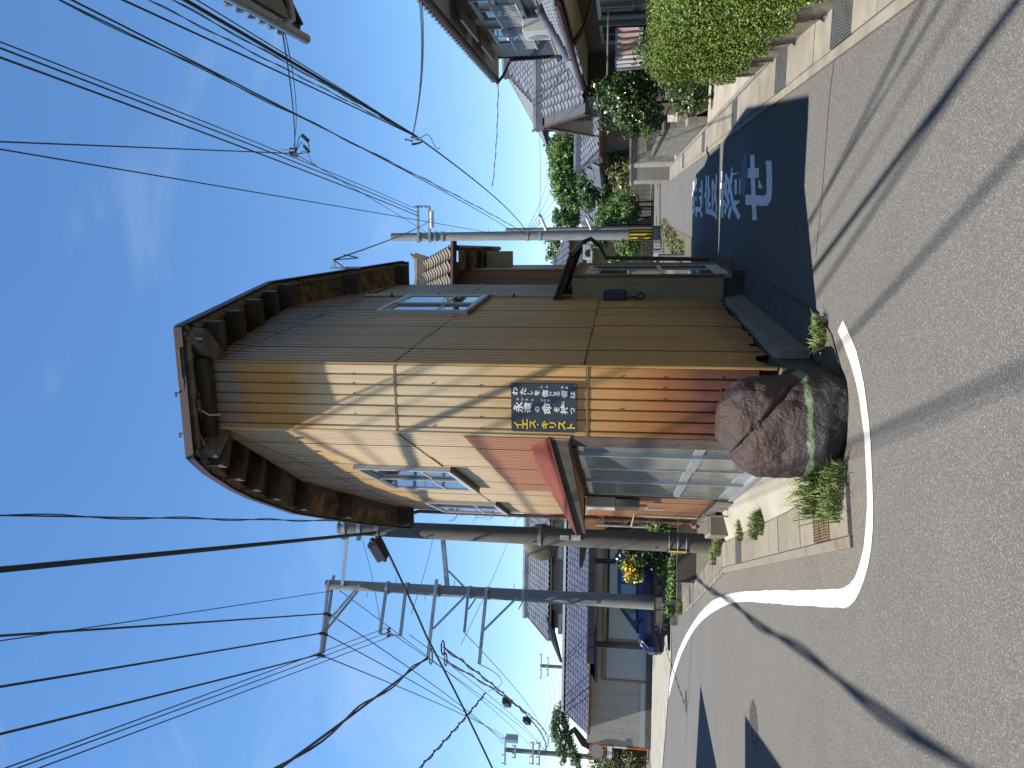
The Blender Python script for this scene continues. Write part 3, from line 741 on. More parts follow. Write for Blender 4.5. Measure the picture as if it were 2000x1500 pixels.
# ------------------------------------------------------------------ windows
def sliding_window(fr, s0, s1, z0, z1, parent, glass='glass', frame='alu_white', grille=False, q=0.02, fw=0.045, sill='maroon', mull=None):
    w = MB()
    fr.box(w, s0, s1, z1 - fw, z1, q - 0.03, q + 0.055); fr.box(w, s0, s1, z0, z0 + fw, q - 0.03, q + 0.055)
    fr.box(w, s0, s0 + fw, z0 + fw, z1 - fw, q - 0.03, q + 0.053); fr.box(w, s1 - fw, s1, z0 + fw, z1 - fw, q - 0.03, q + 0.053)
    win = w.build('window', frame, parent)
    sm = (s0 + s1) / 2
    for k, (a, b) in enumerate(((s0 + fw, sm + 0.02), (sm - 0.02, s1 - fw))):
        qq = q + 0.012 + 0.022 * k
        sash = MB(); t = 0.032
        fr.box(sash, a, b, z0 + fw, z0 + fw + t, qq - .01, qq + 0.012); fr.box(sash, a, b, z1 - fw - t, z1 - fw, qq - .01, qq + 0.012)
        fr.box(sash, a, a + t, z0 + fw + t, z1 - fw - t, qq - .01, qq + 0.011); fr.box(sash, b - t, b, z0 + fw + t, z1 - fw - t, qq - .01, qq + 0.011)
        if mull: fr.box(sash, a + t, b - t, mull - .012, mull + .012, qq - .008, qq + 0.009)
        so = sash.build('sash', frame, win)
        pn = MB(); fr.box(pn, a + t, b - t, z0 + fw + t, z1 - fw - t, qq - .004, qq + 0.002); pn.build('pane', glass, win)
    if sill:
        sb = MB(); sb.hexa([fr.p(s0 - .03, z0 - .04, q - .03), fr.p(s1 + .03, z0 - .04, q - .03), fr.p(s1 + .03, z0 - .04, q + .06), fr.p(s0 - .03, z0 - .04, q + .06),
                            fr.p(s0 - .03, z0 - .005, q - .03), fr.p(s1 + .03, z0 - .005, q - .03), fr.p(s1 + .03, z0 - .025, q + .06), fr.p(s0 - .03, z0 - .025, q + .06)])
        sb.build('sill', sill, win)
    if grille:
        g = MB()
        for z in (z0 + (z1 - z0) * .30, z0 + (z1 - z0) * .36):
            fr.box(g, s0, s1, z - .01, z + .01, q + .10, q + .12)
        for s_ in (s0 + .03, s1 - .03): fr.box(g, s_ - .012, s_ + .012, z0 + (z1 - z0) * .29, z0 + (z1 - z0) * .37, q + .05, q + .115)
        g.build('rail', frame, win)
    return win
sliding_window(LW, 1.92, 3.65, 3.60, 4.77, house, mull=4.02)
sliding_window(LW, 5.38, 6.84, 3.60, 4.77, house, mull=4.02)
sliding_window(RW, 2.75, 4.22, 3.57, 4.74, house, mull=4.02, sill='alu_brown')

# ------------------------------------------------------------------ sliding glass doors on the left side
post = MB(); LW.box(post, 0.0, 0.46, 0.2, 2.14, -0.03, 0.0); post.build('corner_post', 'wood_dark', house)
head = MB(); LW.box(head, 0.46, 4.1, 2.07, 2.14, -0.06, 0.02); head.build('door_head', 'wood_dark', house)
trk = MB(); LW.box(trk, 0.46, 4.05, 0.14, 0.20, -0.09, 0.03); trk.build('door_sill', 'alu', house)
edges = [0.46, 0.90, 1.72, 2.72, 3.92]
for i in range(4):
    s0, s1 = edges[i] - (0.02 if i else 0), edges[i + 1] + 0.02
    q = -0.035 + 0.03 * (i % 2)
    d = MB(); st = 0.045
    LW.box(d, s0, s0 + st, 0.20, 2.07, q - .015, q + .018); LW.box(d, s1 - st, s1, 0.20, 2.07, q - .015, q + .018)
    LW.box(d, s0 + st, s1 - st, 0.20, 0.34, q - .015, q + .016); LW.box(d, s0 + st, s1 - st, 2.01, 2.07, q - .015, q + .016)
    LW.box(d, s0 + st, s1 - st, 0.86, 0.95, q - .015, q + .016)
    door = d.build('door', 'alu', house)
    for z0, z1 in ((0.34, 0.86), (0.95, 2.01)):
        g = MB(); LW.box(g, s0 + st, s1 - st, z0, z1, q - .004, q + .003); g.build('pane', 'glass_door', door)
jm = MB(); LW.box(jm, 3.96, 4.08, 0.2, 2.14, -0.04, 0.015); jm.build('door_jamb', 'wood_dark', house)

# red tin canopy over the doors: starts flush with the corner, deepest at its far end
tipw = 0.58
cn = [LW.p(0.42, 2.56, 0.012), LW.p(4.32, 2.60, 0.012), LW.p(4.02, 2.24, tipw), LW.p(-0.02, 2.30, 0.02)]
top = MB()
nU, nV = 14, 4
vs_ = []
for i in range(nU + 1):
    for j in range(nV + 1):
        u, v = i / nU, j / nV
        p = cn[0].lerp(cn[1], u).lerp(cn[3].lerp(cn[2], u), v)
        p = p + Vector((0, 0, 0.012 * math.sin(u * 9 + v * 3) * v * (1 - v) * 2 + random.uniform(-.003, .003)))
        vs_.append(p)
top.add(vs_, [(i * (nV + 1) + j, (i + 1) * (nV + 1) + j, (i + 1) * (nV + 1) + j + 1, i * (nV + 1) + j + 1) for i in range(nU) for j in range(nV)])
canopy = top.build('canopy', 'canopy_red', house, smooth=True)
sd = canopy.modifiers.new('thick', 'SOLIDIFY'); sd.thickness = 0.012; sd.offset = -1
hem = MB(); hem.tube([cn[3] - Vector((0, 0, .012)), cn[2] - Vector((0, 0, .012)), cn[1] - Vector((0, 0, .012))], 0.012, 6); hem.build('hem', 'canopy_red', canopy)
fas = MB()
a0, a1 = LW.p(0.0, 2.13, 0.012), LW.p(3.98, 2.11, tipw - 0.03)
fas.hexa([a0, a1, a1 + LW.n * -.05, a0 + LW.n * -.05 + LW.t * .06, a0 + Vector((0, 0, .15)), a1 + Vector((0, 0, .11)), a1 + Vector((0, 0, .11)) + LW.n * -.05, a0 + Vector((0, 0, .15)) + LW.n * -.05 + LW.t * .06])
fas.build('fascia', 'wood_dark', canopy)
end = MB(); e0, e1 = LW.p(3.95, 2.13, tipw - .04), LW.p(4.25, 2.13, 0.02)
end.hexa([e0, e1, e1 - LW.t * .03, e0 - LW.t * .03, e0 + Vector((0, 0, .09)), e1 + Vector((0, 0, .40)), e1 + Vector((0, 0, .40)) - LW.t * .03, e0 + Vector((0, 0, .09)) - LW.t * .03]); end.build('fascia', 'wood_dark', canopy)
for i in range(9):   # soffit boards
    s0, s1 = 0.12 + i * 0.425, 0.12 + (i + 1) * 0.425 - 0.006
    def qq(s): return 0.0 + (tipw - 0.09) * max(s, 0) / 4.0
    sb = MB(); sb.hexa([LW.p(s0, 2.142, 0.0), LW.p(s1, 2.142, 0.0), LW.p(s1, 2.142, qq(s1)), LW.p(s0, 2.142, qq(s0)), LW.p(s0, 2.16, 0.0), LW.p(s1, 2.16, 0.0), LW.p(s1, 2.16, qq(s1)), LW.p(s0, 2.16, qq(s0))])
    sb.build('soffit_board', 'wood_orange', canopy)

# ------------------------------------------------------------------ concrete footings
fnd = MB()
fp = [FR.p(-0.02, 0, 0.03), FR.p(FLEN + .02, 0, 0.03), RW.p(LEN_R, 0, 0.05), RW.p(LEN_R, 0, -0.4), FR.p(0.3, 0, -0.5)]
fnd.prism([(p.x, p.y) for p in fp], 0.0, [0.40, 0.33, 0.34, 0.34, 0.4]); fnd.build('footing', 'concrete_dark', house, bevel=0.01)
# rough mortar fillet along the foot of the right wall
fil = MB()
for i in range(8):
    s0, s1 = .3 + i * 0.475, .3 + (i + 1) * 0.475 + 0.002
    z0_, z1_ = 0.335 + .01 * math.sin(i * 2.1), 0.335 + .01 * math.sin((i + 1) * 2.1)
    w0, w1 = 0.09 - 0.004 * i, 0.09 - 0.004 * (i + 1)
    fil.hexa([RW.p(s0, 0.03, 0.03), RW.p(s1, 0.03, 0.03), RW.p(s1, 0.03, w1 + .05), RW.p(s0, 0.03, w0 + .05), RW.p(s0, z0_, 0.03), RW.p(s1, z1_, 0.03), RW.p(s1, z1_ - .05, w1), RW.p(s0, z0_ - .05, w0)])
fil.build('mortar_fillet', 'concrete', house)
lf = MB(); lf.hexa([LW.p(0.0, 0.0, -.1), LW.p(4.1, 0.0, -.1), LW.p(4.1, 0.0, 0.10), LW.p(0.0, 0.0, 0.10), LW.p(0.0, 0.145, -.1), LW.p(4.1, 0.145, -.1), LW.p(4.1, 0.13, 0.05), LW.p(0.0, 0.13, 0.05)])
lf.build('footing', 'concrete_pale', house)
lf2 = MB(); lf2.hexa([LW.p(4.06, 0.0, -.1), LW.p(LEN_L, 0.0, -.1), LW.p(LEN_L, 0.0, 0.07), LW.p(4.06, 0.0, 0.07), LW.p(4.06, 0.36, -.1), LW.p(LEN_L, 0.36, -.1), LW.p(LEN_L, 0.36, 0.03), LW.p(4.06, 0.36, 0.03)])
lf2.build('footing', 'concrete_old', house)
tb = MB(); LW.box(tb, 4.06, LEN_L, 0.345, 0.385, 0.0, 0.035); tb.build('base_trim', 'maroon', house)

# concrete ramps beside the building (part of the setting)
sl_ = MB()
sl_.hexa([LW.p(0.2, 0.0, 0.05), LW.p(6.9, 0.0, 0.05), LG.p(6.4, 0.0, 0.37), LG.p(0.9, 0.0, 0.37), LW.p(0.2, 0.135, 0.05), LW.p(6.9, 0.13, 0.05), LG.p(6.4, 0.037, 0.37), LG.p(0.9, 0.037, 0.37)])
tag(sl_.build('doorstep_ramp', 'concrete_pale'), kind='structure')
ap = MB()
q0, q1 = gp(1590, 612, .045), gp(1428, 510, .045)
far_ = RW.p(LEN_R, 0, .02)
ap.hexa([RW.p(0.33, 0, 0.05), RW.p(LEN_R, 0, 0.05), (q1.x, q1.y, 0), (q0.x, q0.y, 0), RW.p(0.33, 0.085, 0.05), RW.p(LEN_R, 0.085, 0.05), (q1.x, q1.y, 0.045), (q0.x, q0.y, 0.045)])
tag(ap.build('side_apron', 'concrete_dark', bevel=0.012), kind='structure')

# ------------------------------------------------------------------ gabled roof: verges over the side walls, low eave in front
VL = [(-0.20, .33, 5.57), (0.46, .38, 5.76), (1.43, .42, 5.98), (2.15, .44, 6.10), (3.84, .45, 6.28), (5.59, .42, 5.98), (7.10, .36, 5.48)]   # along wall, out, height
VR = [(-0.25, .37, 5.60), (0.46, .37, 5.75), (1.33, .37, 5.94), (2.20, .37, 6.13), (3.20, .37, 6.34), (4.70, .37, 5.86), (6.17, .37, 5.38)]
PL3 = [LW.p(s, z, w) for s, w, z in VL]; PR3 = [RW.p(s, z, w) for s, w, z in VR]
rf = MB(); n = len(PL3)
th_ = Vector((0, 0, .03))
rf.add([v for v in PL3] + [v for v in PR3] + [v + th_ for v in PL3] + [v + th_ for v in PR3],
       [(i, i + 1, n + i + 1, n + i) for i in range(n - 1)] + [(2 * n + i, 3 * n + i, 3 * n + i + 1, 2 * n + i + 1) for i in range(n - 1)] +
       [(i, 2 * n + i, 2 * n + i + 1, i + 1) for i in range(n - 1)] + [(n + i, n + i + 1, 3 * n + i + 1, 3 * n + i) for i in range(n - 1)] + [(0, n, 3 * n, 2 * n), (n - 1, 3 * n - 1, 4 * n - 1, 2 * n - 1)])
roof = rf.build('roof', 'tile_under', house)
def edge_run(P, name, m, dz0, dz1, th, parent, inward=0.0, out=None):
    for i in range(len(P) - 1):
        a, b = P[i], P[i + 1]; o = out * 1.0
        a, b = a - o * inward, b - o * inward
        z0v, z1v = Vector((0, 0, dz0)), Vector((0, 0, dz1))
        mb = MB(); mb.hexa([a + z0v, b + z0v, b + o * th + z0v, a + o * th + z0v, a + z1v, b + z1v, b + o * th + z1v, a + o * th + z1v]); mb.build(name, m, parent)
front_edge = [PL3[0], PL3[0].lerp(PR3[0], .25), PL3[0].lerp(PR3[0], .6), PR3[0]]
for P, o in ((PR3, RW.n), (PL3, LW.n), (front_edge, FR.n)):
    edge_run(P, 'drip_edge', 'maroon', -.045, .035, .014, roof, 0, o)
    edge_run(P, 'batten', 'wood_grey', -.075, -.012, .03, roof, .075, o)
edge_run([PL3[-1], PR3[-1]], 'drip_edge', 'maroon', -.12, .03, .03, roof, 0, Vector((.0, 1, 0)))
def verge(V, s):
    ss = [v[0] for v in V]; return float(np.interp(s, ss, [v[1] for v in V])), float(np.interp(s, ss, [v[2] for v in V]))
for fr, V, ss in ((LW, VL, [0.30, 1.02, 1.75, 2.55, 3.75, 5.05, 6.75]), (RW, VR, [0.30, 0.98, 1.80, 2.55, 3.30, 4.62, 5.95])):
    for s in ss:
        w, z = verge(V, s); w -= .04
        bm = MB(); fr.box(bm, s - .055, s + .055, z - .24, z - .05, -0.12, w); bm.build('purlin', 'wood_dark', roof, bevel=0.006)
        cap = MB(); fr.box(cap, s - .05, s + .05, z - .235, z - .055, w, w + .004); cap.build('lit_purlin_end', 'wood_grey', roof)  # paler cap puts the light on the end face into the colour
    s = 0.02
    end_s = VL[-1][0] - .05 if fr is LW else VR[-1][0] - .05
    while s < end_s - 0.05:
        s1 = min(s + random.uniform(.14, .24), end_s)
        (w0, z0v), (w1, z1v) = verge(V, s), verge(V, s1)
        z0v -= .046; z1v -= .046; w0 -= .02; w1 -= .02
        dz = random.uniform(-.006, .004)
        sb = MB(); sb.hexa([fr.p(s, z0v + dz, -.05), fr.p(s1 - .006, z1v + dz, -.05), fr.p(s1 - .006, z1v + dz, w1), fr.p(s, z0v + dz, w0), fr.p(s, z0v + .016 + dz, -.05), fr.p(s1 - .006, z1v + .016 + dz, -.05), fr.p(s1 - .006, z1v + .016 + dz, w1), fr.p(s, z0v + .016 + dz, w0)])
        sb.build('soffit_board', 'wood_soffit', roof); s = s1
mb = MB(); FR.box(mb, 0.0, FLEN, 5.44, 5.59, -0.05, -0.012); mb.build('wall_plate', 'wood_dark', house)
# front eave: two heavy corner beams, rotten boards hanging loose
for a, b, w, h in ((FR.p(0.0, 5.47, -0.1), Vector((-0.70, 6.70, 5.47)), .12, .19), (FR.p(FLEN, 5.47, -0.1), Vector((0.41, 6.45, 5.47)), .12, .19)):
    mb = MB(); mb.beam(a, b, w, h); mb.build('eave_beam', 'wood_grey', roof, bevel=0.008)
mb = MB(); FR.box(mb, -0.05, FLEN + .05, 5.43, 5.565, 0.01, 0.13); mb.build('front_plate', 'wood_dark', roof, bevel=0.01)
for i in range(7):
    f0, f1 = -0.2 + i * 0.145, -0.2 + (i + 1) * 0.145 - .008
    if i == 3: continue
    def fq(f): return 0.29 + (0.02 if f > .3 else 0)
    z = 5.578
    tilt = random.uniform(-.02, .0) if i in (2, 4) else 0
    sb = MB(); sb.hexa([FR.p(f0, z, 0.05), FR.p(f1, z, 0.05), FR.p(f1, z + tilt, fq(f1)), FR.p(f0, z + tilt, fq(f0)), FR.p(f0, z + .015, 0.05), FR.p(f1, z + .015, 0.05), FR.p(f1, z + .015 + tilt, fq(f1)), FR.p(f0, z + .015 + tilt, fq(f0))])
    sb.build('soffit_board', 'wood_soffit', roof)
for (f, z, q, rx, ln) in ((0.18, 5.49, 0.2, 0.7, .16), (0.26, 5.48, 0.23, -0.4, .14), (0.34, 5.51, 0.19, 1.2, .12), (0.42, 5.52, 0.22, 0.25, .22), (-0.05, 5.50, 0.22, 2.0, .24), (-.12, 5.51, .2, 1.1, .26)):
    a = FR.p(f, z, q); dd = FR.t * math.cos(rx) * ln + Vector((0, 0, -abs(math.sin(rx)) * ln * .35)) + FR.n * .05
    mb = MB(); mb.beam(a - dd * .5, a + dd * .5, random.uniform(.02, .06), .012); mb.build('broken_board', 'wood_grey', roof)
loose = [FR.p(0.26, 5.56, .24), FR.p(.22, 5.48, .22), FR.p(.16, 5.44, .16), FR.p(.15, 5.36, .1)]
mb = MB(); mb.tube(loose, 0.008, 6); mb.build('loose_wire', 'pipe_white', house)
for (f, qx) in ((0.40, .33), (0.02, .33)):   # gutter hooks left on the front edge
    mb = MB(); p = FR.p(f, 5.625, qx - .02); mb.beam(p, p + Vector((0, 0, .035)), .02, .01); mb.beam(p + Vector((0, 0, .03)), p + Vector((0, 0, .03)) + FR.t * -.04, .01, .02); mb.build('gutter_hook', 'maroon', roof)

# ------------------------------------------------------------------ pipes, conduit, brackets
cd = MB(); cd.tube([RW.p(4.30, 5.40, .05), RW.p(4.28, 2.02, .05)], 0.018, 8); cd.tube([RW.p(4.25, 2.02, .05), RW.p(4.22, 1.6, .05)], 0.014, 8); cd.build('conduit', 'pipe_white', house, smooth=True)
for z in (5.0, 4.3, 3.2, 2.6):
    mb = MB(); RW.box(mb, 4.265, 4.335, z - .012, z + .012, .005, .075); mb.build('clip', 'wood_dark', house)
dp = MB(); dp.tube([LW.p(6.95, 5.38, .10), LW.p(6.97, 5.25, .06), LW.p(6.97, 0.45, .06), LW.p(6.9, 0.40, .14), LW.p(6.5, 0.37, .16)], 0.032, 9); dp.build('downpipe', 'pipe_brown', house, smooth=True)
vn = MB()
for k in range(46):
    z = random.uniform(.4, 4.6) if k < 34 else random.uniform(.4, 2.2); s = 6.97 + random.uniform(-.05, .05); P = []
    ln = random.uniform(.2, .7); a = random.uniform(0, 6)
    for j in range(7):
        P.append(LW.p(s + .07 * math.sin(a + j) + (random.uniform(-.1, .1) if k % 3 == 0 else 0), z + ln * j / 6, .06 + .05 * math.cos(a + j) + (0.02 * j if k % 4 == 0 else 0)))
    vn.tube(P, 0.0045, 4)
tag(vn.build('dry_vine', 'vine', house), kind='stuff')
# service bracket on the right eave
br = MB(); pb = RW.p(4.62, 5.62, 0.42)
br.beam(pb + Vector((0, 0, -.05)), pb + Vector((0, 0, .42)), .03, .03, up=(1, 0, 0)); br.beam(pb + Vector((0, 0, .36)), pb + Vector((0, 0, .36)) + RW.n * .12, .03, .03); br.build('service_bracket', 'galv', house)
SERVICE = pb + Vector((0, 0, .36)) + RW.n * .12
lp = MB()
lp.tube([SERVICE, SERVICE + RW.t * .12 - Vector((0, 0, .12)), SERVICE + RW.t * .3 - Vector((0, 0, .28)), SERVICE + RW.t * .45 - Vector((0, 0, .2)), SERVICE + RW.t * .3 - Vector((0, 0, .05)) + RW.n * .05], .009, 6)
lp.tube([SERVICE, SERVICE + RW.t * .05 - Vector((0, 0, .25)) - RW.n * .2, RW.p(4.5, 5.4, .05), RW.p(4.3, 5.3, .05)], .009, 6); lp.build('drop_wire', 'cable', house)

# ------------------------------------------------------------------ projecting porch on the right side
PX = Frame((RW.p(4.12, 0).x, RW.p(4.12, 0).y), (0.2462, 0.9692)).out((0.9692, -0.2462))
PW, PD = 0.36, 1.75      # projects PW from the wall, runs PD along it
PF = Frame((PX.p(0, 0, 0).x, PX.p(0, 0, 0).y), (0.9692, -0.2462)).out((-0.2462, -0.9692))   # camera-facing side
for i in range(3):
    mb = MB(); PF.box(mb, i * .12, (i + 1) * .12 - .004, 0.32, 2.36, -.03, 0.0); PF.box(mb, (i + 1) * .12 - .004, (i + 1) * .12, .32, 2.36, -.03, -.012); mb.build('porch_panel', 'beige_panel', house)
pc = MB(); pc.hexa([PX.p(.03, .12, -.0), PX.p(PD, .12, -.0), PX.p(PD, .12, PW - .05), PX.p(.03, .12, PW - .05), PX.p(.03, 2.36, -.0), PX.p(PD, 2.36, -.0), PX.p(PD, 2.36, PW - .05), PX.p(.03, 2.36, PW - .05)]); pc.build('porch_core', 'interior', house)
pf = MB(); q = PW - .05
PX.box(pf, .0, .10, .14, 2.36, q, q + .05); PX.box(pf, PD - .1, PD, .14, 2.36, q, q + .05); PX.box(pf, .1, PD - .1, 2.2, 2.36, q, q + .05); pf.build('porch_frame', 'beige_panel', house)
for i in range(2):
    s0, s1 = .1 + i * .76, .1 + (i + 1) * .78
    d = MB(); qq_ = q + .012 + .018 * (1 - i); st = .05
    PX.box(d, s0, s0 + st, .22, 2.2, qq_ - .012, qq_ + .012); PX.box(d, s1 - st, s1, .22, 2.2, qq_ - .012, qq_ + .012); PX.box(d, s0 + st, s1 - st, .22, .42, qq_ - .012, qq_ + .011); PX.box(d, s0 + st, s1 - st, 2.12, 2.2, qq_ - .012, qq_ + .011); PX.box(d, s0 + st, s1 - st, 1.1, 1.16, qq_ - .012, qq_ + .011)
    dd = d.build('porch_door', 'alu_white', house)
    for z0, z1 in ((.42, 1.1), (1.16, 2.12)):
        g = MB(); PX.box(g, s0 + st, s1 - st, z0, z1, qq_ - .003, qq_ + .003); g.build('pane', 'glass', dd)
th = MB(); PX.box(th, .0, PD, .10, .22, q - .05, q + .1); th.build('threshold', 'maroon', house)
# little canopy over the porch, its timber verge and gutter
pcn = MB(); pcn.slab([PX.p(-.1, 2.38, PW + .26), PX.p(PD + .2, 2.38, PW + .26), PX.p(PD + .2, 2.60, -.0), PX.p(-.1, 2.60, -.0)], .025); pcn.build('porch_canopy', 'maroon', house)
for s in (-.06, .5, 1.1, PD + .12):
    mb = MB(); mb.beam(PX.p(s, 2.55, .0), PX.p(s, 2.345, PW + .24), .05, .06); mb.build('porch_rafter', 'wood_dark', house)
pg = MB(); pg.tube([PX.p(-.12, 2.36, PW + .30), PX.p(PD + .3, 2.34, PW + .30)], .035, 8); pg.tube([PX.p(PD + .3, 2.34, PW + .30), PX.p(PD + .36, 2.2, PW + .36), PX.p(PD + .36, 2.05, PW + .25), PX.p(PD + .35, 1.95, PW + .05), PX.p(PD + .3, .3, PW + .02)], .035, 8); pg.build('porch_gutter', 'maroon', house, smooth=True)
mb = MB(); RW.box(mb, 4.33, 5.9, 2.37, 2.42, 0.0, .06); mb.build('flashing', 'maroon', house)

# dark cable box on the porch side with looped leads
bx = thing('cable_box', PF.p(.06, 1.65, .07), 'dark rounded plastic cable box on the beige porch side with looped leads', 'cable box')
mb = MB(); PF.box(mb, -.02, .16, 1.62, 1.92, .002, .12); mb.build('case', 'sign_board', bx, bevel=.03)
mb = MB(); mb.tube([PF.p(.05, 1.62, .06), PF.p(.06, 1.5, .06), PF.p(.12, 1.42, .06), PF.p(.08, 1.36, .06), PF.p(.03, 1.42, .05), PF.p(.07, 1.55, .06)], .011, 6); mb.build('lead', 'cable', bx)
mb = MB(); PF.box(mb, -.005, .145, 1.70, 1.71, .12, .124); mb.build('lid_seam', 'black', bx)

# mossy stone at the foot of the porch
def blob(name, m, c, r, seed, parent=None, sub=3, amp=.18, freq=1.6, box=0.0, flatz=None):
    import bmesh
    bm = bmesh.new(); bmesh.ops.create_icosphere(bm, subdivisions=sub, radius=1.0)
    for v in bm.verts:
        d = v.co.normalized()
        if box: 
            k = max(abs(d.x), abs(d.y), abs(d.z)); d2 = d.lerp(d / k, box)
        else: d2 = d
        f = 1 + amp * noise.noise(d * freq + Vector((seed, seed * 2, 0))) + amp * .4 * noise.noise(d * freq * 3 + Vector((seed, 0, 5)))
        v.co = Vector((c[0] + d2.x * r[0] * f, c[1] + d2.y * r[1] * f, c[2] + d2.z * r[2] * f))
    me = bpy.data.meshes.new(name); bm.to_mesh(me); bm.free()
    return link(name, me, m, parent, smooth=True)
st_c = gp(1440, 556, 0.1)
tag(blob('mossy_stone', 'concrete_old', (st_c.x, st_c.y + .05, .12), (.22, .26, .13), 3.0, box=.6, amp=.1), 'squarish mossy stone block lying on the shaded apron below the porch', 'stone')

# grey meter box and water fittings on the left rear wall
mt = thing('meter_box', LW.p(4.4, 1.5, .05), 'pale metal box on the orange wall next to the sliding doors', 'meter box')
mb = MB(); LW.box(mb, 4.12, 4.55, 1.72, 2.12, .02, .16); mb.build('case', 'alu_white', mt, bevel=.008)
mb = MB(); LW.box(mb, 4.16, 4.52, 1.38, 1.72, .02, .14); mb.build('dial_housing', 'glass', mt, bevel=.008)
mb = MB(); mb.tube([LW.p(4.5, 1.38, .08), LW.p(4.5, 1.28, .08), LW.p(4.7, 1.26, .08)], .02, 7); mb.build('outlet_pipe', 'pipe_white', mt)
wp = MB(); wp.tube([LW.p(6.1, 0.40, .06), LW.p(6.1, 1.42, .06), LW.p(6.1, 1.46, .25)], .022, 8); wp.build('water_pipe', 'pipe_white', house)
wp = MB(); wp.tube([LW.p(5.2, 1.3, .05), LW.p(5.2, 1.0, .05)], .015, 6); wp.build('water_pipe', 'pipe_white', house)
tp = thing('garden_tap', LW.p(4.75, .1, .16), 'short steel tap post rising from the doorstep beside the rear wall', 'tap')
mb = MB(); mb.tube([LW.p(4.75, .08, .16), LW.p(4.75, .42, .16)], .014, 7); mb.tube([LW.p(4.75, .40, .16), LW.p(4.6, .40, .2)], .012, 7); mb.build('pipe', 'galv', tp)
mb = MB(); mb.disc(LW.p(4.75, .44, .16), (0, 0, 1), .035, .02, 10); mb.build('handle', 'galv', tp)
bs = thing('concrete_basin', LW.p(5.5, .05, .3), 'small old concrete basin standing against the foot of the rear wall', 'basin')
mb = MB(); LW.box(mb, 5.2, 5.9, .06, .32, .09, .40); mb.build('body', 'concrete_rusty', bs, bevel=.015)
mb = MB(); LW.box(mb, 5.24, 5.86, .322, .332, .13, .36); mb.build('hollow_shade', 'concrete_dark', bs)  # dark sheet on the solid top paints the shade of a hollow

# ------------------------------------------------------------------ hand-painted sign
sg0, sg1, sz0, sz1 = 0.045, 0.485, 2.045, 2.625
sign = thing('sign_board', FR.p(.26, 2.05, .03), 'dark blue board with hand-brushed white and yellow Japanese characters on the front', 'sign')
mb = MB(); FR.box(mb, sg0, sg1, sz0, sz1, .022, .034); mb.build('board', 'sign_board', sign, bevel=.002)
def sign_text(s, cx_, cz_, w, h, m, rot=0.0, off=.02, skew=.0):
    co, fs_ = norm_text(s, off, 3)
    vs_ = []
    for x, y, _ in co:
        x, y = (x - .5) * w, (y - .5) * h
        x += skew * y
        xr, yr = x * math.cos(rot) - y * math.sin(rot), x * math.sin(rot) + y * math.cos(rot)
        vs_.append(FR.p(cx_ + xr, cz_ + yr, .0365))
    MB().add(vs_, fs_).build('character', m, sign)
W_, H_ = sg1 - sg0, sz1 - sz0
def sx(px): return sg0 + W_ * (1 - px)      # px: 0 at the right edge of the board, 1 at the left
# positions read along the board: (fraction down, fraction from right edge, height, width)
col1 = [('わ', .065, .165, .085, .165), ('た', .19, .165, .095, .15), ('し', .295, .185, .09, .07), ('を', .40, .19, .08, .115), ('信', .525, .20, .10, .15), ('じ', .635, .20, .09, .085), ('る', .715, .205, .075, .11), ('者', .815, .205, .10, .165), ('は', .945, .21, .075, .135)]
col2 = [('永', .115, .49, .155, .235), ('遠', .265, .50, .135, .235), ('の', .405, .525, .07, .115), ('命', .545, .505, .15, .25), ('を', .70, .525, .085, .115), ('持', .82, .51, .125, .22), ('つ', .945, .545, .06, .13)]
col3 = [('イ', .10, .865, .125, .13), ('エ', .215, .84, .085, .21), ('ス', .335, .84, .10, .18), ('・', .41, .845, .02, .03), ('キ', .52, .845, .105, .16), ('リ', .645, .845, .105, .12), ('ス', .785, .85, .115, .19), ('ト', .92, .86, .125, .11)]
for colm, m in ((col1, 'letter_white'), (col2, 'letter_white'), (col3, 'letter_yellow')):
    for ch, d, r, h, w in colm:
        sign_text(ch, sx(r), sz1 - H_ * d, w * W_ * 1.0, h * H_, 'letter_white' if ch == '・' else m, random.uniform(-.06, .06), .034 if m == 'letter_yellow' else .026, random.uniform(-.06, .1))
for ch, d, r in (('え', .105, .325), ('い', .175, .325), ('え', .245, .33), ('ん', .325, .335), ('い', .475, .34), ('の', .525, .345), ('ち', .58, .345), ('し', .465, .06), ('ん', .55, .06), ('も', .785, .065), ('の', .855, .075), ('も', .80, .375)):
    sign_text(ch, sx(r), sz1 - H_ * d, .05 * W_, .04 * H_, 'letter_white', 0, .02)
for f, z in ((.055, 2.055), (.475, 2.055), (.055, 2.615), (.475, 2.615), (.265, 2.052)):
    mb = MB(); mb.disc(FR.p(f, z, .036), FR.n, .005, .006, 7); mb.build('nail', 'galv', sign)

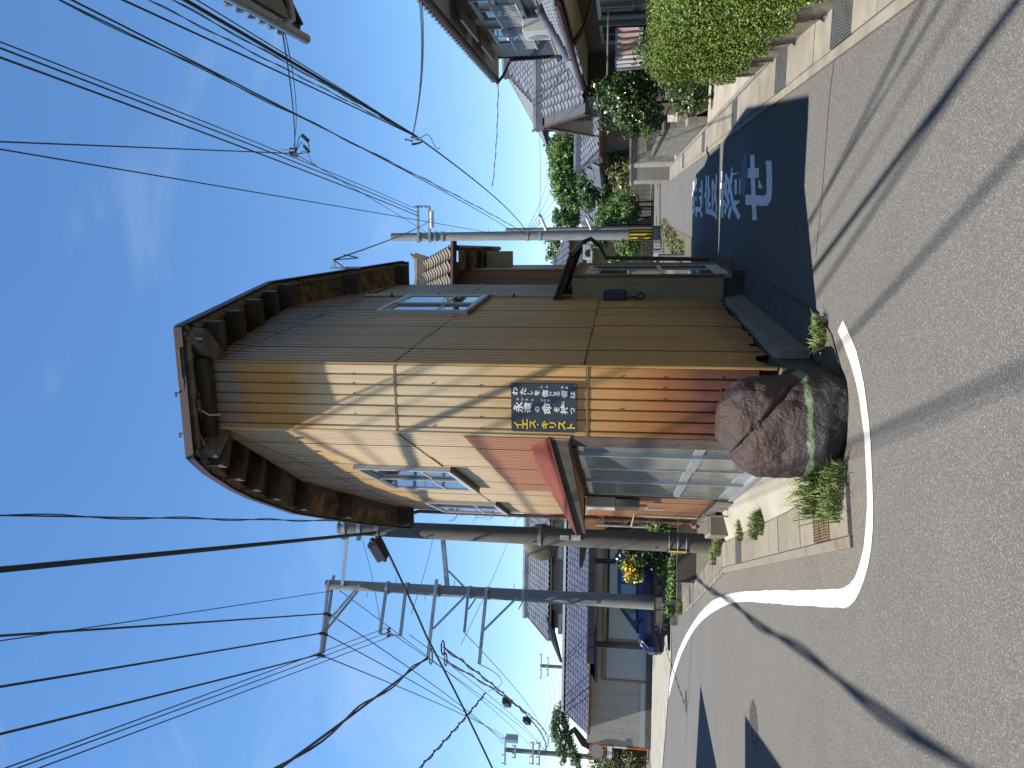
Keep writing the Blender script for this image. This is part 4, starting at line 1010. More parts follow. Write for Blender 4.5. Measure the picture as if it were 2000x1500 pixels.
# ------------------------------------------------------------------ boulder in front of the corner
prof = [  # z, left x, right x (outline), front y, back y
    (-0.03, -.42, .10, 5.99, 6.60), (0.05, -.54, .14, 5.98, 6.64), (0.14, -.61, .145, 5.98, 6.66), (0.25, -.655, .125, 6.00, 6.68), (0.36, -.68, .10, 6.03, 6.69),
    (0.47, -.685, .09, 6.06, 6.69), (0.58, -.675, .09, 6.09, 6.69), (0.68, -.61, .075, 6.13, 6.68), (0.76, -.545, .045, 6.18, 6.66), (0.83, -.47, -.05, 6.25, 6.62), (0.875, -.42, -.17, 6.32, 6.56), (0.895, -.38, -.27, 6.40, 6.5)]
def boulder():
    nz_, na = 90, 170
    zs = [p[0] for p in prof]
    vs_, fs_ = [], []
    for i in range(nz_):
        t = i / (nz_ - 1); z = zs[0] + (zs[-1] - zs[0]) * math.sin(t * math.pi / 2) ** 0.85
        xl, xr, yf, yb = (float(np.interp(z, zs, [p[k] for p in prof])) for k in (1, 2, 3, 4))
        xc, yc, rx, ry = (xl + xr) / 2, (yf + yb) / 2, (xr - xl) / 2, (yb - yf) / 2
        for k in range(na):
            a = 2 * math.pi * k / na; c_, s_ = math.cos(a), math.sin(a)
            e = 0.72
            X = xc + rx * math.copysign(abs(c_) ** e, c_); Y = yc + ry * math.copysign(abs(s_) ** e, s_)
            d = Vector((c_, s_, 0)); p = Vector((X, Y, z))
            n1 = noise.noise(p * 2.3 + Vector((3, 1, 0))); n2 = noise.noise(p * 5.5); n3 = noise.noise(p * 15); n4 = noise.noise(p * 34)
            # ridged facets and a diagonal cleft on the front
            rid = abs(noise.noise(p * 3.1 + Vector((9, 4, 2))))
            rid2 = abs(noise.noise(p * 6.3 + Vector((2, 7, 5))))
            dis = .055 * n1 + .018 * n2 + .008 * n3 + .005 * n4 - .007 * max(0, .10 - rid) / .10
            line = (X + .12) * .62 + (z - .48) * .78
            if s_ < 0.2: dis -= .03 * math.exp(-(line / .015) ** 2) * (1 if X < .12 else .4)
            if s_ < 0.2 and line < 0: dis += .03 * min(1, -line / .05)
            if z > .7: dis += .02 * noise.noise(p * 7)
            vs_.append((X + d.x * dis, Y + d.y * dis, z + .012 * n2 + .006 * n3))
    for i in range(nz_ - 1):
        for k in range(na):
            fs_.append((i * na + k, i * na + (k + 1) % na, (i + 1) * na + (k + 1) % na, (i + 1) * na + k))
    fs_.append(tuple((nz_ - 1) * na + k for k in range(na)))
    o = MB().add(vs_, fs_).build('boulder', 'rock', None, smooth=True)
    me = o.data
    me.polygons.foreach_set('use_smooth', [True] * len(me.polygons))
    return tag(o, 'big reddish-brown boulder with a pale green lichen band at the building corner', 'boulder')
boulder()
for i, (px, py, r) in enumerate([(1632, 868, .05), (1640, 905, .04), (1606, 700, .035)]):
    p = gp(px, py)
    tag(blob('small_stone', 'concrete_old', (p.x, p.y, r * .4), (r, r * .8, r * .6), i + 1.5, sub=2, amp=.25), ['small grey stone at the left foot of the boulder', 'small grey stone in the grass tuft beside the boulder', 'small grey stone on bare earth at the right of the boulder'][i], 'stone')

# ================================================================== foliage helpers
def leaf_mesh(name, blobs, n, size, m, clump=0.0, nclump=60, flat=0.0, shape=0.55, fill=0.35, seed=1, droop=0.0):
    """many small leaf faces spread through ellipsoids, gathered in clumps"""
    r = np.random.default_rng(seed)
    wts = np.array([b[1][0] * b[1][1] * b[1][2] for b in blobs]) ** 0.66; wts /= wts.sum()
    idx = r.choice(len(blobs), n, p=wts)
    C = np.array([b[0] for b in blobs], float)[idx]; Rr = np.array([b[1] for b in blobs], float)[idx]
    d = r.normal(size=(n, 3)); d /= np.linalg.norm(d, axis=1)[:, None]
    if clump > 0:
        cd_ = r.normal(size=(nclump, 3)); cd_ /= np.linalg.norm(cd_, axis=1)[:, None]
        cr_ = r.uniform(.72, 1.12, nclump)
        ci = r.integers(0, nclump, n)
        d = cd_[ci] + d * clump * r.uniform(.2, 1, (n, 1)); d /= np.linalg.norm(d, axis=1)[:, None]
        rad = cr_[ci] * (1 - fill * r.random(n) ** 1.6)
    else:
        rad = 1 - fill * r.random(n) ** 2 + r.normal(0, .03, n)
    P = C + d * Rr * rad[:, None]
    nrm = d / Rr; nrm /= np.linalg.norm(nrm, axis=1)[:, None]
    nrm = nrm * .8 + r.normal(size=(n, 3)) * .6; nrm[:, 2] += .25; nrm /= np.linalg.norm(nrm, axis=1)[:, None]
    a = r.normal(size=(n, 3)); a[:, 2] -= droop; t = a - nrm * (a * nrm).sum(1)[:, None]; t /= np.linalg.norm(t, axis=1)[:, None]
    bdir = np.cross(nrm, t)
    L = size * r.uniform(.6, 1.35, n)[:, None]; W = L * shape
    V = np.empty((n, 4, 3)); V[:, 0] = P - t * L * .5; V[:, 1] = P + bdir * W * .5 + nrm * L * .08; V[:, 2] = P + t * L * .5; V[:, 3] = P - bdir * W * .5 + nrm * L * .08
    return quads_mesh(name, V, m)
def quads_mesh(name, V, m):
    n = len(V); me = bpy.data.meshes.new(name)
    me.vertices.add(n * 4); me.vertices.foreach_set('co', V.reshape(-1))
    me.loops.add(n * 4); me.loops.foreach_set('vertex_index', np.arange(n * 4, dtype=np.int32))
    me.polygons.add(n); me.polygons.foreach_set('loop_start', np.arange(0, n * 4, 4, dtype=np.int32)); me.polygons.foreach_set('loop_total', np.full(n, 4, dtype=np.int32))
    me.update(calc_edges=True); me.materials.append(MATS[m])
    return me
def limb_tree(t, base, height, r0, spread, nl=6, seed=1, m='bark', lean=(0, 0)):
    r = random.Random(seed); mb = MB()
    b = Vector(base); top = b + Vector((lean[0], lean[1], height))
    P = [b.lerp(top, k / 5) + Vector((r.uniform(-.04, .04) * height * .3, r.uniform(-.04, .04) * height * .3, 0)) * (k > 0) for k in range(6)]
    mb.tube(P, [r0 * (1 - .14 * k) for k in range(6)], 8)
    for i in range(nl):
        s = P[2].lerp(P[5], i / max(nl - 1, 1)); a = r.uniform(0, 6.28); ln = spread * r.uniform(.6, 1)
        e = s + Vector((math.cos(a) * ln, math.sin(a) * ln, ln * r.uniform(.2, .8)))
        mb.tube([s, s.lerp(e, .5) + Vector((0, 0, ln * .08)), e], [r0 * .45, r0 * .3, r0 * .12], 6)
    mb.build('trunk', m, t, smooth=True)
def shrub(name, label, cat, c, r, n, size, m, seed, trunk=None, blobs=None, group=None, **kw):
    t = thing(name, (c[0], c[1], 0), label, cat, group)
    me = leaf_mesh('foliage', blobs or [(c, r)], n, size, m, seed=seed, **kw)
    link('foliage', me, None, t)
    limb_tree(t, (c[0], c[1], 0.0), trunk or max(c[2], .2), .05 * max(r), max(r) * .6, 5, seed)
    return t

# ================================================================== utility poles
def pole_shaft(t, base, z1, r0, r1, m, bolts=True, z0=0.0, nb=10):
    mb = MB(); mb.tube([(base[0], base[1], z0 - .1), (base[0], base[1], z1)], [r0, r1], 20); sh = mb.build('shaft', m, t, smooth=True)
    if bolts:
        for k in range(nb):
            z = z0 + 2.0 + (z1 - z0 - 2.4) * k / nb; a = 0.0 if k % 2 else math.pi
            p = Vector((base[0], base[1], z)); d = Vector((math.cos(a), math.sin(a), 0))
            b = MB(); b.tube([p + d * (r1 * .8), p + d * (r0 + .13)], .009, 5); b.build('step_bolt', 'galv', t)
    return sh
def ring(t, base, z, r, h, m='galv'):
    mb = MB(); mb.tube([(base[0], base[1], z - h / 2), (base[0], base[1], z + h / 2)], r, 18, caps=True); mb.build('band', m, t, smooth=True)

P1 = (-2.80, 14.15)
pole1 = thing('utility_pole', (P1[0], P1[1], 0), 'stout dark concrete utility pole beside the left corner of the wedge building', 'utility pole')
P1top = at(663, 1037, 14.15).z
pole_shaft(pole1, P1, P1top, .178, .140, 'pole_dark', bolts=False)
for dz in (.12, .42, .78):
    ring(pole1, P1, P1top - dz, .155, .07)
    for a in (-2.6, -.9, .6):
        mb = MB(); p = Vector((P1[0] + math.cos(a) * .16, P1[1] + math.sin(a) * .16, P1top - dz)); mb.beam(p, p + Vector((math.cos(a) * .09, math.sin(a) * .09, 0)), .05, .07); mb.build('band_lug', 'galv', pole1)
for k, z in enumerate((1.0, 3.2, 4.3, 5.2)):
    mb = MB(); p = Vector((P1[0] - .08, P1[1] - .15, z)); mb.disc(p, (0, -1, 0), .014, .03, 8); mb.build('bolt', 'black', pole1)
for z0, z1, w in ((2.35, 2.52, .1), (2.56, 2.72, .085)):
    mb = MB(); mb.hexa([(P1[0] - .02, P1[1] - .176, z0), (P1[0] - .02 + w, P1[1] - .168, z0), (P1[0] - .02 + w, P1[1] - .16, z0), (P1[0] - .02, P1[1] - .16, z0), (P1[0] - .02, P1[1] - .176, z1), (P1[0] - .02 + w, P1[1] - .168, z1), (P1[0] - .02 + w, P1[1] - .16, z1), (P1[0] - .02, P1[1] - .16, z1)]); mb.build('number_plate', 'white', pole1)
# striped guard at the foot
gz0, gz1 = at(1345, 1060, 14.0).z, at(1303, 1060, 14.0).z
na = 16
def guard(t, base, r, z0, z1, n=16):
    mb = MB(); mb.tube([(base[0], base[1], z0), (base[0], base[1], z1)], r, n); g = mb.build('guard', 'black', t, smooth=True)
    k_n = 10
    for k in range(0, k_n, 1):
        a0, a1 = 2 * math.pi * k / k_n, 2 * math.pi * (k + .45) / k_n
        mb = MB(); m_ = 5
        vs_ = []
        for j in range(m_ + 1):
            a = a0 + (a1 - a0) * j / m_
            for z in (z0 + .03, z1 - .03): vs_.append((base[0] + math.cos(a) * (r + .004), base[1] + math.sin(a) * (r + .004), z))
        mb.add(vs_, [(2 * j, 2 * j + 2, 2 * j + 3, 2 * j + 1) for j in range(m_)]); mb.build('yellow_stripe', 'yellow', g, smooth=True)
gd = MB()
for k in range(1):
    pass
# on this pole only one curved plate carries the stripes, tied on with wires
pl_m = MB(); vs_ = []
for j in range(7):
    a = math.radians(185 + j * 9)
    for z in (gz0, gz1): vs_.append((P1[0] + math.cos(a) * .185, P1[1] + math.sin(a) * .185, z))
pl_m.add(vs_, [(2 * j, 2 * j + 2, 2 * j + 3, 2 * j + 1) for j in range(6)]); gplate = pl_m.build('guard_plate', 'black', pole1)
for a0, a1, m_ in ((192, 204, 'letter_yellow'), (214, 226, 'yellow')):
    mb = MB(); vs_ = []
    for j in range(4):
        a = math.radians(a0 + (a1 - a0) * j / 3)
        for z in (gz0 + .03, gz1 - .03): vs_.append((P1[0] + math.cos(a) * .189, P1[1] + math.sin(a) * .189, z))
    mb.add(vs_, [(2 * j, 2 * j + 2, 2 * j + 3, 2 * j + 1) for j in range(3)]); mb.build('yellow_stripe', m_, gplate)
for f in (.1, .5, .9):
    z = gz0 + (gz1 - gz0) * f; mb = MB()
    mb.tube([(P1[0] + math.cos(a) * .186, P1[1] + math.sin(a) * .186, z) for a in [k * 2 * math.pi / 20 for k in range(21)]], .006, 5); mb.build('tie_wire', 'galv', pole1)

# round traffic mirror on that pole, seen from behind
mc = at(1057, 1050, 14.35)
tmir = thing('traffic_mirror', (P1[0], P1[1] + .2, mc.z), 'round grey back of a traffic mirror fixed to the near utility pole', 'traffic mirror')
dirm = Vector((-.25, .95, -.1)).normalized()
mb = MB()
for k, (rr, off) in enumerate(((.30, .0), (.29, -.03), (.2, -.055), (.08, -.065))):
    pass
prof_ = [(.34, .03), (.345, .0), (.32, -.025), (.20, -.05), (.06, -.06), (0.001, -.06)]
ax = Vector((0, 0, 1)).cross(dirm).normalized(); ay = dirm.cross(ax)
cen = Vector((mc.x - .10, P1[1] + .28, mc.z)); n = 36
vs_ = [cen + dirm * o + (ax * math.cos(k * 2 * math.pi / n) + ay * math.sin(k * 2 * math.pi / n)) * r_ for r_, o in prof_ for k in range(n)]
mb.add(vs_, [(i * n + k, i * n + (k + 1) % n, (i + 1) * n + (k + 1) % n, (i + 1) * n + k) for i in range(len(prof_) - 1) for k in range(n)] + [tuple(range(n))])
mb.build('dish_back', 'concrete_old', tmir, smooth=True)
mb = MB(); mb.beam(cen - dirm * .07 + Vector((0, 0, .12)), cen - dirm * .07 - Vector((0, 0, .12)), .05, .02, up=(0, 1, 0)); mb.beam(cen - dirm * .07, (P1[0], P1[1], mc.z), .05, .05); mb.build('bracket', 'galv', tmir)
mb = MB(); mb.tube([(P1[0], P1[1], mc.z - .03), (P1[0], P1[1], mc.z + .03)], .176, 18); mb.build('clamp', 'galv', tmir, smooth=True)

# second pole with crossarms, standing in the planter
Y2 = 22.2
P2b = at(1275, 1177, Y2); P2t = at(637, 1141, Y2)
P2 = ((P2b.x + P2t.x) / 2, Y2)
pole2 = thing('utility_pole', (P2[0], P2[1], 0), 'tall pale concrete utility pole with many crossarms rising from the block planter', 'utility pole')
pole_shaft(pole2, P2, P2t.z, .205, .135, 'pole_concrete', nb=9)
def arm(t, a, b, w=.075, m='galv', name='crossarm'):
    mb = MB(); mb.beam(a, b, w, w); return mb.build(name, m, t)
def band_at(t, px, r=.19):
    ring(t, P2, at(px, 1165, Y2).z, r, .09)
ya = 21.5
A1a, A1b = at(647, 1130, Y2), at(628, 1282, ya)
arm(pole2, A1a + Vector((0, -.2, 0)), A1b + Vector((0, -.1, 0))); arm(pole2, A1a + Vector((.05, .2, 0)), A1b + Vector((.05, .12, 0)))
arm(pole2, at(707, 1139, Y2) + Vector((0, -.2, 0)), at(640, 1215, 21.8), .055, name='brace'); arm(pole2, at(709, 1140, Y2) + Vector((0, .2, 0)), at(636, 1232, 21.7), .055, name='brace')
for xa, xb, yb in ((757, 742, 1238), (795, 782, 1242)):
    arm(pole2, at(xa, 1150, Y2) + Vector((0, -.15, 0)), at(xb, yb, ya), .08); band_at(pole2, xa)
arm(pole2, at(742, 1238, ya), at(782, 1242, ya), .05, name='brace')
A3a, A3b = at(856, 1128, Y2) + Vector((0, -.2, 0)), at(836, 1282, ya)
arm(pole2, A3a, A3b, .085); arm(pole2, at(922, 1150, Y2) + Vector((0, -.2, 0)), at(846, 1228, 21.7), .06, name='brace'); band_at(pole2, 856)
arm(pole2, at(918, 1143, Y2) + Vector((0, -.2, 0)), at(907, 1235, ya), .07); arm(pole2, at(935, 1160, Y2), at(915, 1190, 21.9), .035, name='brace'); band_at(pole2, 918)
A5a, A5b = at(953, 1143, Y2) + Vector((0, -.2, 0)), at(936, 1297, ya)
arm(pole2, A5a, A5b, .085); arm(pole2, at(1012, 1163, Y2) + Vector((0, -.2, 0)), at(944, 1232, 21.7), .06, name='brace'); band_at(pole2, 953)
arm(pole2, at(874, 1152, Y2), at(865, 1052, 22.4), .12); arm(pole2, at(910, 1150, Y2), at(876, 1115, 22.3), .05, name='brace')
arm(pole2, at(668, 1147, Y2), at(678, 1049, 19.5), .085)
band_at(pole2, 1022); mb = MB(); p = at(1022, 1172, 22.0); mb.beam(p, p + Vector((-.25, -.1, .12)), .08, .02); mb.build('guy_bracket', 'galv', pole2)
def insul(t, p, d, n=3, r=.05):
    mb = MB(); p = Vector(p); d = Vector(d).normalized()
    for k in range(n): mb.disc(p + d * (.05 + .075 * k), d, r, .035, 10)
    mb.tube([p, p + d * (.1 + .075 * n)], .014, 6); mb.build('insulator', 'black', t)
toward = Vector((.3, -1, .05))
INS = [at(640, 1199, 21.7), at(632, 1237, 21.6), at(626, 1279, 21.4)]
for p in INS: insul(pole2, p, toward)
for p in INS: insul(pole2, p, (-.45, .8, -.1))
for y_ in (1226, 1232, 1239): insul(pole2, at(762, y_, ya), (0, -1, .1), 2, .035)
mb = MB()
for cxp, cyp, rr in ((841, 1282, .22), (865, 1265, .2), (870, 1288, .18)):
    c = at(cxp, cyp, ya); mb.tube([c + Vector((math.cos(k * .4) * rr, math.sin(k * .4) * rr * .5, math.sin(k * .4) * rr * .35)) for k in range(17)], .022, 5)
mb.build('cable_loop', 'cable', pole2)
# number plates tied to the shaft
mb = MB(); mb.hexa([(P2[0] - .1, P2[1] - .205, 2.25), (P2[0] + .02, P2[1] - .21, 2.25), (P2[0] + .02, P2[1] - .2, 2.25), (P2[0] - .1, P2[1] - .195, 2.25), (P2[0] - .1, P2[1] - .205, 2.75), (P2[0] + .02, P2[1] - .21, 2.75), (P2[0] + .02, P2[1] - .2, 2.75), (P2[0] - .1, P2[1] - .195, 2.75)]); mb.build('number_plate', 'pole_concrete', pole2)

# pole on the narrow road and its slim neighbour
PR = (7.12, 36.6)
poleR = thing('utility_pole', (PR[0], PR[1], 0), 'tall grey utility pole with striped foot at the end of the narrow road', 'utility pole')
PRt = at(765, 466, 36.6).z
pole_shaft(poleR, PR, PRt, .26, .19, 'pole_concrete', nb=12)
guard(poleR, PR, .275, .35, 1.45)
for xx in (820, 842):
    zc = at(xx, 462, 36.6).z; arm(poleR, (PR[0] - .35, PR[1] - .25, zc), (PR[0] + 1.4, PR[1] - .45, zc), .1); ring(poleR, PR, zc, .24, .1)
zc = at(838, 440, 36.6).z
mb = MB(); mb.tube([(PR[0] + .3, PR[1] - .6, zc - .3), (PR[0] + 1.1, PR[1] - .7, zc - .3)], .10, 12); mb.build('transformer', 'white', poleR, smooth=True)
for k in range(3): insul(poleR, (PR[0] + 1.35, PR[1] - .45, at(822 + 9 * k, 405, 36.6).z), (0.2, -.3, 1), 2, .07)
for xx in (852, 865, 1030, 1055): ring(poleR, PR, at(xx, 462, 36.6).z, .25, .12)
PS = (at(1200, 447, 37.8).x, 37.8)
slim = thing('steel_pole', (PS[0], PS[1], 0), 'slim grey steel pole standing just right of the tall road-end pole', 'pole')
pole_shaft(slim, PS, at(988, 450, 37.8).z, .13, .10, 'pole_concrete', bolts=False)
lampz = at(1062, 440, 37.6)
for k, (xx, yy) in enumerate(((1062, 437), (1152, 441))):
    c = at(xx, yy, 37.4); lm = thing('street_lamp', c, ['white tube street lamp high on the slim road-end pole', 'lower white tube street lamp on the slim road-end pole'][k], 'street lamp', 'tube lamps on the road-end pole')
    mb = MB(); a = c + Vector((.45, -.1, .2)); b = c + Vector((-.3, .1, -.12)); mb.tube([a, b], .075 if k == 0 else .05, 10); mb.build('tube_cover', 'white', lm, smooth=True)
    mb = MB(); mb.beam(b, (PS[0], PS[1], b.z - .05), .05, .05); mb.build('arm', 'galv', lm)

# far poles
def far_pole(x, y_top, y_bot, Y, label, arms, r=.17):
    top = at(x, y_top, Y); t = thing('utility_pole', (top.x, Y, 0), label, 'utility pole')
    pole_shaft(t, (top.x, Y), top.z, r * 1.3, r, 'pole_concrete', bolts=False)
    for dz, w, off in arms:
        arm(t, (top.x - w, Y - .2, top.z - dz), (top.x + w + off, Y - .2, top.z - dz), .12)
        for s in (-.9, -.3, .9):
            mb = MB(); mb.tube([(top.x + s * w, Y - .2, top.z - dz), (top.x + s * w, Y - .2, top.z - dz + .28)], .06, 7); mb.build('insulator', 'insulator', t)
    return t, top
fp1, F1 = far_pole(985, 1464, 1475, 60, 'distant utility pole with a transformer above the pine on the wide road side', [(.1, 1.1, 0), (.9, .5, 0), (2.3, .9, .0), (2.8, .9, 0)])
mb = MB(); mb.tube([(F1.x + 1.1, 59.6, F1.z - .2), (F1.x + 1.1, 59.6, F1.z - 1.1)], .33, 14); mb.build('transformer', 'galv', fp1, smooth=True)
fp2, F2 = far_pole(1055, 1300, 1305, 95, 'very distant utility pole just above the navy tiled garage roof', [(.15, 1.6, 0), (1.0, 1.2, 0), (3.2, .9, 0)], .2)

# ================================================================== overhead cables
def catenary(a, b, sag, n=28):
    a, b = Vector(a), Vector(b)
    return [a.lerp(b, k / n) - Vector((0, 0, sag * 4 * (k / n) * (1 - k / n))) for k in range(n + 1)]
def cable(a, b, r, sag, label, m='cable', twist=0.0, group='overhead wires', n=28):
    mb = MB()
    if twist:
        n2 = int((Vector(b) - Vector(a)).length / twist * 10)
        P = catenary(a, b, sag, n2)
        t = (Vector(b) - Vector(a)).normalized(); x = t.cross(Vector((0, 0, 1))).normalized(); y = x.cross(t)
        mb.tube(P, r, 5)
        mb.tube([p + (x * math.cos(k * .628) + y * math.sin(k * .628)) * r * 2.2 for k, p in enumerate(P)], r * .8, 5)
    else:
        mb.tube(catenary(a, b, sag, n), r, 6)
    return tag(mb.build('overhead_cable', m, None, smooth=True), label, 'cable', group)
zP1 = P1top
top1 = Vector((P1[0], P1[1], zP1 - .25))
def beyond(a, x, y, z, f=2.2):
    """continue from a through the sight line (x, y) at height z and on past the street"""
    p = gp(x, y, z); a = Vector(a); q = a + (p - a) * f
    return q
# ---- left-hand family, running towards and over the camera
cable(top1 + Vector((.12, 0, .1)), beyond(top1, 0, 1021, 7.0), .0085, .1, 'twisted thin black cable rising straight up from the dark near pole', twist=2.2)
T2a = at(733, 1060, 13.9)
cable(top1 + Vector((-.05, -.15, -.5)), beyond(top1, 0, 1094, 7.1), .030, .05, 'thickest black cable rising from the top of the dark near pole')
cable(at(649, 1154, Y2), beyond(at(649, 1154, Y2), 0, 1249, 10.4), .010, .1, 'thin wire from the pole top nearest the crossarm end toward the upper edge', 'cable_blue')
for k, (p, (x, y), lb) in enumerate(zip(INS, ((0, 1240), (0, 1338), (0, 1429)), ('first', 'second', 'third'))):
    cable(p + toward.normalized() * .3, beyond(p, x, y, 10.2), .020, .15, lb + ' black power line on the upper crossarm counted from the tall pole shaft')
for k, (ys, xe, ye) in enumerate(((1226, 0, 1497), (1233, 16, 1500), (1240, 58, 1500))):
    a = at(755 + 8 * k, ys, ya); cable(a, beyond(a, xe, ye, 8.6), .009, .1, ['upper', 'middle', 'lower'][k] + ' thin wire of the close trio leaving the tall pole at mid height', 'cable_blue')
nodeL = at(836, 1283, ya)
bund = beyond(nodeL, 528, 1500, 6.95, 2.5)
cable(nodeL, bund, .026, .15, 'heavy black cable bundle sweeping from the crossarm loop to the left edge', twist=4.5)
# thick cable with the black closure, down to the far left
cl0, cl1 = top1 + Vector((-.05, -.1, -.55)), at(958, 1500, 17.5)
mid_ = at(833, 1243, 15.8)
cable(cl0, mid_, .024, .02, 'thick black cable leaving the dark near pole past the black closure box'); cable(mid_, cl0 + (cl1 - cl0) * 1.0 + (cl1 - mid_) * .4, .024, .05, 'thick black cable crossing all lines down to the lower left edge')
def closure(p, d, L, r, label):
    d = Vector(d).normalized(); mb = MB(); t = thing('cable_closure', p, label, 'cable closure', 'black cable closures')
    mb.beam(p - d * L / 2, p + d * L / 2, r * 2, r * 2.2); mb.build('case', 'black', t, bevel=r * .3)
    mb = MB(); mb.tube([p - d * L * .62, p - d * L * .5], r * .4, 7); mb.tube([p + d * L * .5, p + d * L * .62], r * .4, 7); mb.build('gland', 'black', t)
closure(at(739, 1074, 14.0), (at(733, 1062, 14.0) - at(752, 1093, 14.1)), .42, .105, 'large black cable closure hanging just left of the dark near pole')
# lines from the tall pole on to the far left pole
ftop = F1
for k, (p, xe, ye) in enumerate(((INS[0] + Vector((-.12, .25, -.03)), 983, 1452), (INS[1] + Vector((-.14, .26, -.03)), 984, 1446), (INS[2] + Vector((-.14, .26, -.03)), 984, 1438))):
    cable(p, at(xe, ye, 60), .017, .5, ['nearest', 'middle', 'outermost'][k] + ' power line running from the upper crossarm to the distant transformer pole')
cable(at(663, 1153, Y2), at(1040, 1462, 60), .012, .5, 'thin wire from the tall pole top down to the distant transformer pole', 'cable_blue')
tw0, tw1 = at(866, 1264, ya), at(1066, 1467, 60)
cable(tw0, tw1, .022, .9, 'twisted black cable sagging from the crossarm loop to the distant transformer pole', twist=2.4)
cable(at(870, 1290, ya), at(1064, 1464, 60), .018, 1.3, 'second twisted black cable sagging lower toward the distant transformer pole', twist=3.0)
closure(at(990, 1372, 33), (at(984, 1364, 32.5) - at(996, 1381, 33.5)), .62, .14, 'black cable closure on the sagging twisted cable nearer the tall pole')
closure(at(1029, 1408, 40), (at(1022, 1401, 39.5) - at(1036, 1416, 40.5)), .62, .14, 'black cable closure on the sagging twisted cable nearer the pine')
a, b = at(949, 1352, 30), at(813, 1500, 22)
cable(a, a + (b - a) * 1.5, .022, .1, 'wire with small loops rising from the twisted cable to the lower left edge', twist=.9)
for k, (p, q) in enumerate((((757, 1232, ya), (1075, 1480, 60)), ((800, 1240, ya), (1066, 1472, 60)), ((907, 1236, ya), (1070, 1460, 60)), ((936, 1297, ya), (953, 1350, 30)))):
    cable(at(*p), at(*q), .011, .6, ['thin wire from the middle frame to the distant pole', 'thin wire from the lower frame to the distant pole', 'thin wire from the short crossarm to the distant pole', 'short thin wire from the lowest crossarm tip'][k], 'cable_blue')
for k in range(5):
    cable((F2.x - 1 + .5 * k, 95, F2.z - .3 - .55 * k), at(1040 + 9 * k, 1460 + 3 * k, 60), .016, 1.2, ['topmost', 'second', 'third', 'fourth', 'lowest'][k] + ' sagging wire between the two distant poles', 'cable_blue', group='wires between the distant poles')
for k, (p, q) in enumerate((((745, 1236, ya), (700, 1030, 30)), ((803, 1198, ya), (850, 1020, 34)), ((900, 1260, ya + 2), (1010, 1010, 46)))):
    cable(at(*p), at(*q), .009, .1, ['thin wire slanting behind the dark near pole at the top', 'thin wire slanting behind the dark near pole at mid height', 'faint thin wire reaching toward the roof of the grey house'][k], 'cable_blue')
# ---- right-hand family to the pole at the end of the narrow road
zR = at(1028, 452, 36.6).z
anchor = Vector((PR[0] + .2, PR[1] - .3, zR))
node1 = at(815, 268, 15.2)
cable(anchor, node1, .017, .25, 'thick cable from the road-end pole to the cluster of clamps', twist=0)
for k, (x, y, r, tw, lb) in enumerate(((228, 0, .011, 0, 'lowest plain wire fanning from the clamp cluster to the upper right edge'), (279, 0, .006, 1.2, 'wavy thin wire fanning from the clamp cluster to the upper right edge'),
                               (327, 0, .007, 1.6, 'twisted cable just below the thickest of the upper right fan'), (351, 0, .024, 0, 'thickest cable of the upper right fan passing under the eave'), (375, 0, .008, 0, 'highest thin wire of the upper right fan'))):
    p = gp(x, y, 6.4 + .05 * k); cable(node1, node1 + (p - node1) * 1.6, r, .06, lb, twist=tw)
zz = at(1012, 448, 36.6)
for k, (x, y, r, tw, z, lb) in enumerate(((66, 0, .009, 3.2, 7.3, 'loosely twisted pair crossing from the road-end pole to the upper edge'), (90, 0, .011, 0, 7.3, 'plain wire just beside the loosely twisted pair'))):
    p = gp(x, y, z); a = Vector((PR[0], PR[1] - .3, at(1030 - 16 * k, 448, 36.6).z))
    cable(a, a + (p - a) * 1.3, r, .35, lb, twist=tw)
armR = Vector((PR[0] + 1.3, PR[1] - .45, at(824, 405, 36.6).z))
for k, (x, y, r) in enumerate(((0, 90, .012), (0, 102, .016), (0, 120, .019))):
    p = gp(x, y, 10.8); a = armR + Vector((-.2 * k, 0, .25 - .12 * k)); cable(a, a + (p - a) * 1.25, r, .25, ['upper', 'middle', 'lower'][k] + ' black power line of the trio ending on the road-end pole crossarm')
node2 = at(576, 300, 16.0)
p = gp(0, 277, 9.5); cable(node2, node2 + (p - node2) * 1.3, .012, .03, 'thin nearly level wire from the hanging clamps to the top edge', 'cable_blue')
p = gp(0, 294, 8.6); a = Vector((PR[0], PR[1], at(990, 455, 36.6).z)); cable(a, a + (p - a) * 1.2, .010, .15, 'lone thin wire passing between the two wire families', 'cable_blue')
cable(node2, at(836, 456, 36), .009, .05, 'thin wire from the hanging clamps to the road-end pole', 'cable_blue')
cable(SERVICE, at(842, 425, 36.3), .012, .35, 'service cable from the wedge building eave bracket to the road-end pole')
